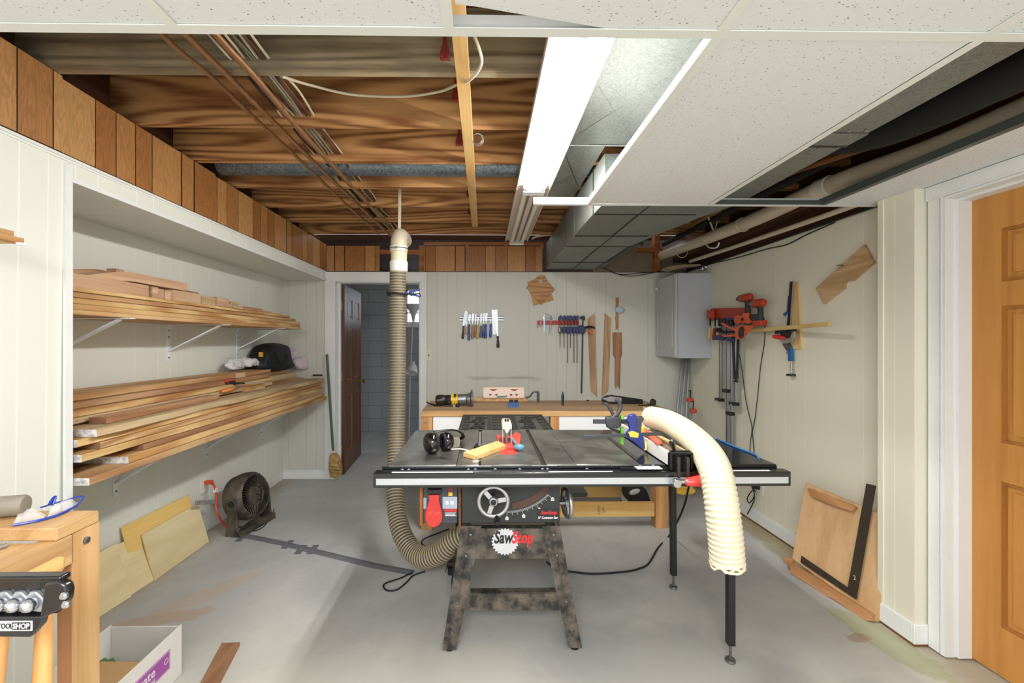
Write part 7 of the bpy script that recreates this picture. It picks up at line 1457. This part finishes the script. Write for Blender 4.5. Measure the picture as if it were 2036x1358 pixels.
a = zR(1562,672,XW-0.07); MB().lathe([(0.006,0),(0.010,0.01),(0.014,0.03),(0.015,0.07),(0.011,0.088),(0,0.092)], along(a, a+Vector((-0.3,0.9,0.12))), 16).build('handle', flat('handle_red2', rgb(196,44,48), 0.25, coat=0.4), mt)
MB().cyl(zR(1566,684,XW-0.03), zR(1565,704,XW-0.03), 0.005).build('pin', STEELD, mt); MB().bar(zR(1562,682,XW-0.03), zR(1570,694,XW-0.03), 0.03, 0.03).build('pin_block', flat('block_olive', rgb(90,88,76), 0.5), mt)
BLC = flat('clamp_blue', rgb(22,96,160), 0.4)
gc = thing('blue_clamp', 'slim blue clamp with steel screw hanging beside the mitre gauge', 'clamp', tuple(zR(1575,748)))
MB().bar(zR(1571,588,XW-0.01), zR(1568,622,XW-0.01), 0.018, 0.02, up=(1,0,0)).build('upper_jaw', BLC, gc, bevel=0.002); MB().bar(zR(1560,626,XW-0.02), zR(1569,620,XW-0.02), 0.02, 0.02).build('sliding_head', BLC, gc, bevel=0.003)
MB().cyl(zR(1565,618,XW-0.02), zR(1565,645,XW-0.02), 0.005).build('rod', STEEL, gc)
MB().prism(pxR([(1572,688),(1578,690),(1580,718),(1573,718)], XW-0.01), onR(XW-0.012), 0.02).build('lower_jaw', BLC, gc, bevel=0.002)
MB().cyl(zR(1573,715,XW-0.02), zR(1574,742,XW-0.02), 0.006).build('screw', STEEL, gc); MB().ball(zR(1571,715,XW-0.02), 0.010).build('nut', BLKMET, gc)
kc = zR(1573,744,XW-0.02); MB().prism([(0.030*math.cos(math.pi*i/6)*(1 if i % 2 else 0.72), 0.030*math.sin(math.pi*i/6)*(1 if i % 2 else 0.72)) for i in range(12)], MFL(tuple(kc+Vector((0,0,-0.012)))), 0.014).build('knob', BLACK, gc, bevel=0.003)
# red rack with drills, clamps, squeeze clamps
ORC = flat('clamp_orange', rgb(206,86,42), 0.4); ORD = flat('drill_orange', rgb(184,64,34), 0.4, noise=0.2)
rk2 = thing('tool_rack', 'red-orange plastic tool rack on the right wall below the drills', 'tool rack', tuple(zR(1450,630)))
x_ = XW-0.06
MB().prism(pxR([(1408,617),(1414,613),(1478,612),(1478,631),(1440,633),(1412,637),(1406,630)], x_), onR(XW), 0.055).build('rail', flat('rack_red', rgb(178,58,34), 0.45, noise=0.1), rk2, bevel=0.004)
MB().prism(pxR([(1405,617),(1414,616),(1416,634),(1409,638),(1405,630)], x_-0.03), onR(XW-0.06), 0.03).build('end_hook', flat('rack_red2', rgb(188,66,40), 0.45), rk2, bevel=0.003)
sb = thing('drill_shelf', 'small grey metal shelf on the right wall holding a drill and charger', 'shelf', tuple(zR(1503,645)))
MB().box(XW-0.10, XW, zR(1521,645).y, zR(1484,645).y, zR(1500,646).z-0.004, zR(1500,646).z).build('shelf_plate', GALVD, sb)
MB().prism(pxR([(1488,625),(1516,623),(1521,634),(1521,645),(1488,646)], XW), onR(XW), 0.004).build('back_plate', GALVD, sb)
MB().box(XW-0.08, XW-0.01, zR(1519,0,XW).y, zR(1500,0,XW).y, zR(1508,645).z+0.001, zR(1508,640).z).build('charger', BLACK, sb, bevel=0.004)
def drill(cx_, cy_, x0_, lab, flip=1, s=1.0, base=True):
    t = thing('cordless_drill', lab, 'drill', tuple(P(cx_, cy_+40, X=x0_)), 'orange cordless drills on the right wall')
    c_ = P(cx_, cy_, X=x0_); hd = Vector((0, 1, 0))
    M = along(c_-hd*0.075*s, c_+hd)
    MB().lathe([(0,0),(0.020*s,0.004),(0.030*s,0.02),(0.032*s,0.10),(0.026*s,0.125*s)], M, 20).build('motor_housing', ORD, t)
    MB().lathe([(0.024*s,0.125*s),(0.022*s,0.15*s),(0.016*s,0.175*s),(0.006*s,0.19*s),(0,0.192*s)], M, 18).build('chuck', BLACK, t); MB().torus(c_+hd*0.055*s, M.to_3x3(), 0.025*s, 0.003, 20, 6).build('collar', CHROME, t)
    MB().tube(spline([c_+Vector((0,-0.02,-0.02)), c_+Vector((0,-0.03,-0.07*s)), c_+Vector((0,-0.025,-0.13*s))], 5), 0.019*s, 12).build('grip', flat('grip_dark', rgb(44,46,48), 0.6), t)
    if base: MB().box(c_.x-0.025, c_.x+0.025, c_.y-0.07, c_.y+0.03, c_.z-0.165*s, c_.z-0.125*s).build('battery', ORD, t, bevel=0.006)
    return t
drill(1482, 592, XW-0.07, 'orange cordless drill, upper left of the two above the red rack', base=False)
drill(1507, 603, XW-0.09, 'orange cordless drill standing on the small metal shelf, lower right', s=1.0)
# hand clamps with wooden handles
for i, (px, m, lab) in enumerate(((1411, LTH, 'clamp with a pale wooden handle hanging at the left end of the orange rack'), (1420.5, flat('handle_crimson', rgb(140,30,40), 0.4), 'clamp with a dark red handle hanging on the orange rack'), (1428, flat('handle_sand', rgb(190,170,130), 0.4), 'clamp with a sand-coloured handle hanging on the orange rack'))):
    t = thing('screw_clamp', lab, 'clamp', tuple(zR(px,676,XW-0.08)), 'handled clamps on the orange rack'); a = zR(px+1, 650, XW-0.10); b = zR(px-1.5, 675, XW-0.10)
    MB().lathe([(0.008,0),(0.012,0.008),(0.014,0.04),(0.017,0.09),(0.013,0.112),(0,0.116)], along(a, a+(b-a)), 14).build('handle', m, t); MB().cyl(zR(px+1.5,632,XW-0.09), a, 0.006).build('screw', BLKMET, t); MB().ball(a, 0.011).build('collar', CHROME, t)
# long aluminium bar clamps
for i, (px, top, bot, lab) in enumerate(((1433,668,795,'leftmost, shortest'),(1447,668,893,'second from the left'),(1454,668,896,'third from the left'),(1462,675,803,'rightmost'))):
    t = thing('aluminium_clamp', lab+' of the long aluminium bar clamps hanging on the right wall', 'clamp', tuple(zR(px,bot,XW)), 'aluminium bar clamps on the right wall')
    xx = XW-0.05-0.012*(i % 2); a = P(px,640,X=xx); b = P(px,bot,X=xx); MB().box(xx-0.009, xx+0.009, a.y-0.017, a.y+0.017, b.z, a.z).build('bar', flat('alu_bar', rgb(176,180,182), 0.35, 0.85), t, bevel=0.002)
    mb = MB(); mb.box(xx-0.010, xx-0.0085, a.y-0.004, a.y+0.004, b.z+0.02, a.z-0.02); mb.build('groove', flat('groove_dark', rgb(90,94,96), 0.5), t)
    MB().box(xx-0.035, xx+0.015, a.y-0.036, a.y+0.036, b.z-0.012, b.z+0.014).build('end_jaw', BLACK, t, bevel=0.004)
    if i in (1, 2):
        z = P(px, (777, 822)[i-1], X=xx).z; MB().box(xx-0.032, xx+0.012, a.y-0.034, a.y+0.034, z-0.014, z+0.014).build('slide_jaw', BLACK, t, bevel=0.004)
    MB().lathe([(0.012,0),(0.012,0.01),(0,0.014)], along((xx-0.03,a.y,b.z),(xx-0.03,a.y,b.z-1)), 12).build('screw_pad', STEEL, t)
t = thing('dark_bar_clamp', 'pair of dark steel bars with riveted ends hanging beside the aluminium clamps', 'bar', tuple(zR(1464,765,XW-0.06)))
for px, px2 in ((1457,1461),(1468,1465)): MB().bar(P(px,668,X=XW-0.085), P(px2,760,X=XW-0.085), 0.028, 0.006, up=(1,0,0)).build('bar', flat('bar_char', rgb(52,54,56), 0.5, 0.5), t)
for px in (1460, 1466): MB().lathe([(0.006,0),(0.004,0.003),(0,0.003)], MRT(tuple(P(px,755,X=XW-0.09))), 10).build('rivet', STEEL, t)
# orange squeeze clamps
sc = thing('squeeze_clamp', 'orange pistol-grip clamp, upper one in front of the red rack', 'clamp', tuple(zR(1470,648,XW-0.12)), 'orange trigger clamps on the right wall'); xx = XW-0.11
MB().prism(pxR([(1462,630),(1470,626),(1478,628),(1482,622),(1488,622),(1487,630),(1490,636),(1497,641),(1488,644),(1478,641),(1470,645),(1463,641)], xx), onR(xx+0.01), 0.025).build('clamp_body', ORC, sc, bevel=0.003)
MB().lathe([(0.012,0),(0.012,0.004),(0,0.005)], MRT(tuple(P(1476,635,X=xx-0.016))), 16).build('pivot', BLACK, sc); MB().bar(P(1462,634,X=xx), P(1450,634,X=xx), 0.05, 0.02).build('navy_pad', NVC, sc, bevel=0.004)
sc = thing('squeeze_clamp', 'orange pistol-grip clamp, lower one with the black oval grip', 'clamp', tuple(zR(1470,674,XW-0.16)), 'orange trigger clamps on the right wall'); xx = XW-0.15
MB().prism(pxR([(1468,650),(1476,647),(1498,648),(1488,660),(1480,668),(1476,674),(1470,675),(1464,668)], xx), onR(xx+0.01), 0.03).build('clamp_body', ORC, sc, bevel=0.004)
MB().prism(pxR([(1470,652),(1474,649),(1478,650),(1480,656),(1479,668),(1475,673),(1470,671),(1468,662)], xx-0.022), onR(xx-0.021), 0.004).build('oval_grip', BLACK, sc, bevel=0.001)
for q_ in ([(1468,656),(1456,654),(1446,648),(1436,643)], [(1467,667),(1456,667),(1446,668),(1438,667)]): MB().tube(spline([P(a, b, X=xx-0.005) for a, b in q_], 5), 0.010, 10).build('handle_arm', ORC, sc)
MB().tube(spline([P(a, b, X=xx-0.0) for a, b in [(1466,661),(1452,660),(1440,660),(1428,656)]], 5), [0.008]*8+[0.014]*5+[0.02]*3, 10).build('black_jaw', BLACKR, sc)
MB().prism(pxR([(1423,667),(1438,666),(1445,672),(1440,677),(1424,676)], xx+0.03), onR(xx+0.04), 0.03).build('navy_jaw', NVC, sc, bevel=0.004); MB().prism(pxR([(1450,672),(1460,672),(1458,680),(1450,678)], xx+0.03), onR(xx+0.04), 0.03).build('navy_jaw', NVC, sc, bevel=0.004)
for k in range(4):
    t = thing('rack_clamp', ['first','second','third','fourth'][k]+' dark clamp head hung from the orange rack behind the orange clamps', 'clamp', tuple(zR(1434+k*7,655,XW-0.07)), 'dark clamp heads on the orange rack')
    xx2 = XW-0.075; MB().box(xx2-0.02, xx2+0.012, P(1436+k*7,0,X=xx2).y-0.018, P(1436+k*7,0,X=xx2).y+0.018, P(0+1436+k*7,648,X=xx2).z, P(1436+k*7,634,X=xx2).z).build('clamp_head', BLACK, t, bevel=0.004); MB().cyl(P(1436+k*7,648,X=xx2), P(1436+k*7,665,X=xx2), 0.006).build('screw', STEELD, t)
# charger cords
for q_, lab in (([(1521,640),(1520,680),(1512,730),(1505,800),(1500,840),(1496,860),(1499,900),(1494,950),(1500,975)], 'thin dark cord running from the drill shelf down the right wall'), ([(1470,705),(1476,740),(1482,790),(1488,820),(1495,850),(1492,880),(1491,920),(1497,970)], 'second thin cord crossing the first low on the right wall')):
    one(MB().tube(spline([P(a, b, X=XW-0.012) for a, b in q_], 8), 0.003, 6), 'charging_cord', BLACKR, lab, 'cord')
oc = zR(1513, 968); ou = thing('wall_outlet', 'white outlet low on the right wall below the saw table end', 'outlet', tuple(oc))
MB().box(XW-0.006, XW, oc.y-0.036, oc.y+0.036, oc.z-0.056, oc.z+0.056).build('cover_plate', OW, ou, bevel=0.002); MB().box(XW-0.04, XW-0.0065, oc.y-0.005, oc.y+0.032, oc.z-0.02, oc.z+0.028).build('black_plug', BLACKR, ou, bevel=0.005)
one(MB().tube(spline([P(a, b, X=XW-0.03) for a, b in [(1502,978),(1494,965),(1500,985),(1490,1000),(1486,990),(1497,975),(1500,990),(1495,1005),(1486,1022)]], 8), 0.004, 7), 'bundled_cord', BLACKR, 'black cord bundled and tied below the right wall outlet', 'cord')
one(MB().tube(spline([P(1385,968,Y=2.35), P(1402,972,Y=2.4), P(1425,985,Y=2.6), P(1455,1000,Y=2.9)], 6), 0.006, 8), 'hanging_cord', BLACKR, 'black cord hanging under the right end of the saw table', 'cord')
# leaning board and steel square
# plane of the board: foot line on the floor, head line on the wall
fa, fb = P(1577,1128,Z=0.03), P(1740,1225,Z=0.03)
ta, tb = P(1602,960,X=1.955), P(1763,1028,X=1.925)
dl = thing('drawing_board', 'tan glued-up board with two battens leaning on the right wall by the pier', 'board', tuple((fa+fb)/2))
u = (fb-fa).normalized(); q = (ta-fa); nrm = u.cross(q).normalized(); nrm = nrm if nrm.x < 0 else -nrm; v = nrm.cross(u); v = v if v.z > 0 else -v
Lu = (fb-fa).length; Mb = axes(u, v, u.cross(v), fa); sgn = 1 if u.cross(v).x < 0 else -1
def onplane(px, py, off=0.0):
    o = Vector((0,0,CAMZ)); d = P(px, py, Y=1.0)-o; k = ((fa+nrm*off)-o).dot(nrm)/d.dot(nrm); w_ = o+d*k-fa; return (w_.dot(u), w_.dot(v))
TANB = wood('glued_maple', rgb(214,176,132), rgb(190,148,104), 'Z', 1.0, 4, 0.5, 0.1, 0.8)
MB().prism([onplane(*p) for p in ((1602,960),(1763,1028),(1762,1130),(1742,1236),(1575,1110))], Mb, 0.020*sgn*-1 if False else 0.0, t0=-0.020*sgn).build('panel', TANB, dl, bevel=0.001)
BAT = wood('batten_brown', rgb(188,140,96), rgb(156,108,68), 'Y', 1.0, 5, 0.5)
def bat(pts, name, th, m=BAT):
    pl_ = [onplane(a, b) for a, b in pts]; return MB().prism(pl_, Mb, (0.001+th)*sgn, t0=0.0005*sgn).build(name, m, dl, bevel=0.001)
bat(((1611,971),(1617,973),(1662,991),(1702,1006),(1707,1010),(1700,1018),(1656,1004),(1618,988)), 'upper_batten', 0.022)
bat(((1578,1120),(1634,1152),(1662,1172),(1741,1222),(1740,1236),(1726,1234),(1662,1190),(1648,1186),(1636,1176),(1578,1140)), 'lower_batten', 0.026)
bat(((1564,1106),(1580,1112),(1580,1128),(1564,1118)), 'batten_end', 0.026)
sq_ = [(1723,961),(1742,966),(1703,1192),(1592,1118),(1594,1105),(1686,1168)]
mb = MB(); mb.prism([onplane(a, b, 0.012) for a, b in sq_], Mb, 0.014*sgn, t0=0.011*sgn)
sqo = one(mb, 'carpenter_square', flat('rusty_steel', rgb(84,74,64), 0.5, 0.6, noise=0.25), 'large dark steel carpenter square leaning on the tan board by the pier', 'square')
tq = onplane(1699,1149,0.015); text_mesh('2', 0.03, Mb @ Matrix.Translation((tq[0], tq[1], 0.0145*sgn)) @ (Matrix.Rotation(0.3,4,'Z') if sgn > 0 else Matrix.Rotation(math.pi,4,'Y')), flat('etched', rgb(200,190,160), 0.4), 'engraved_number', sqo, 0.0004)
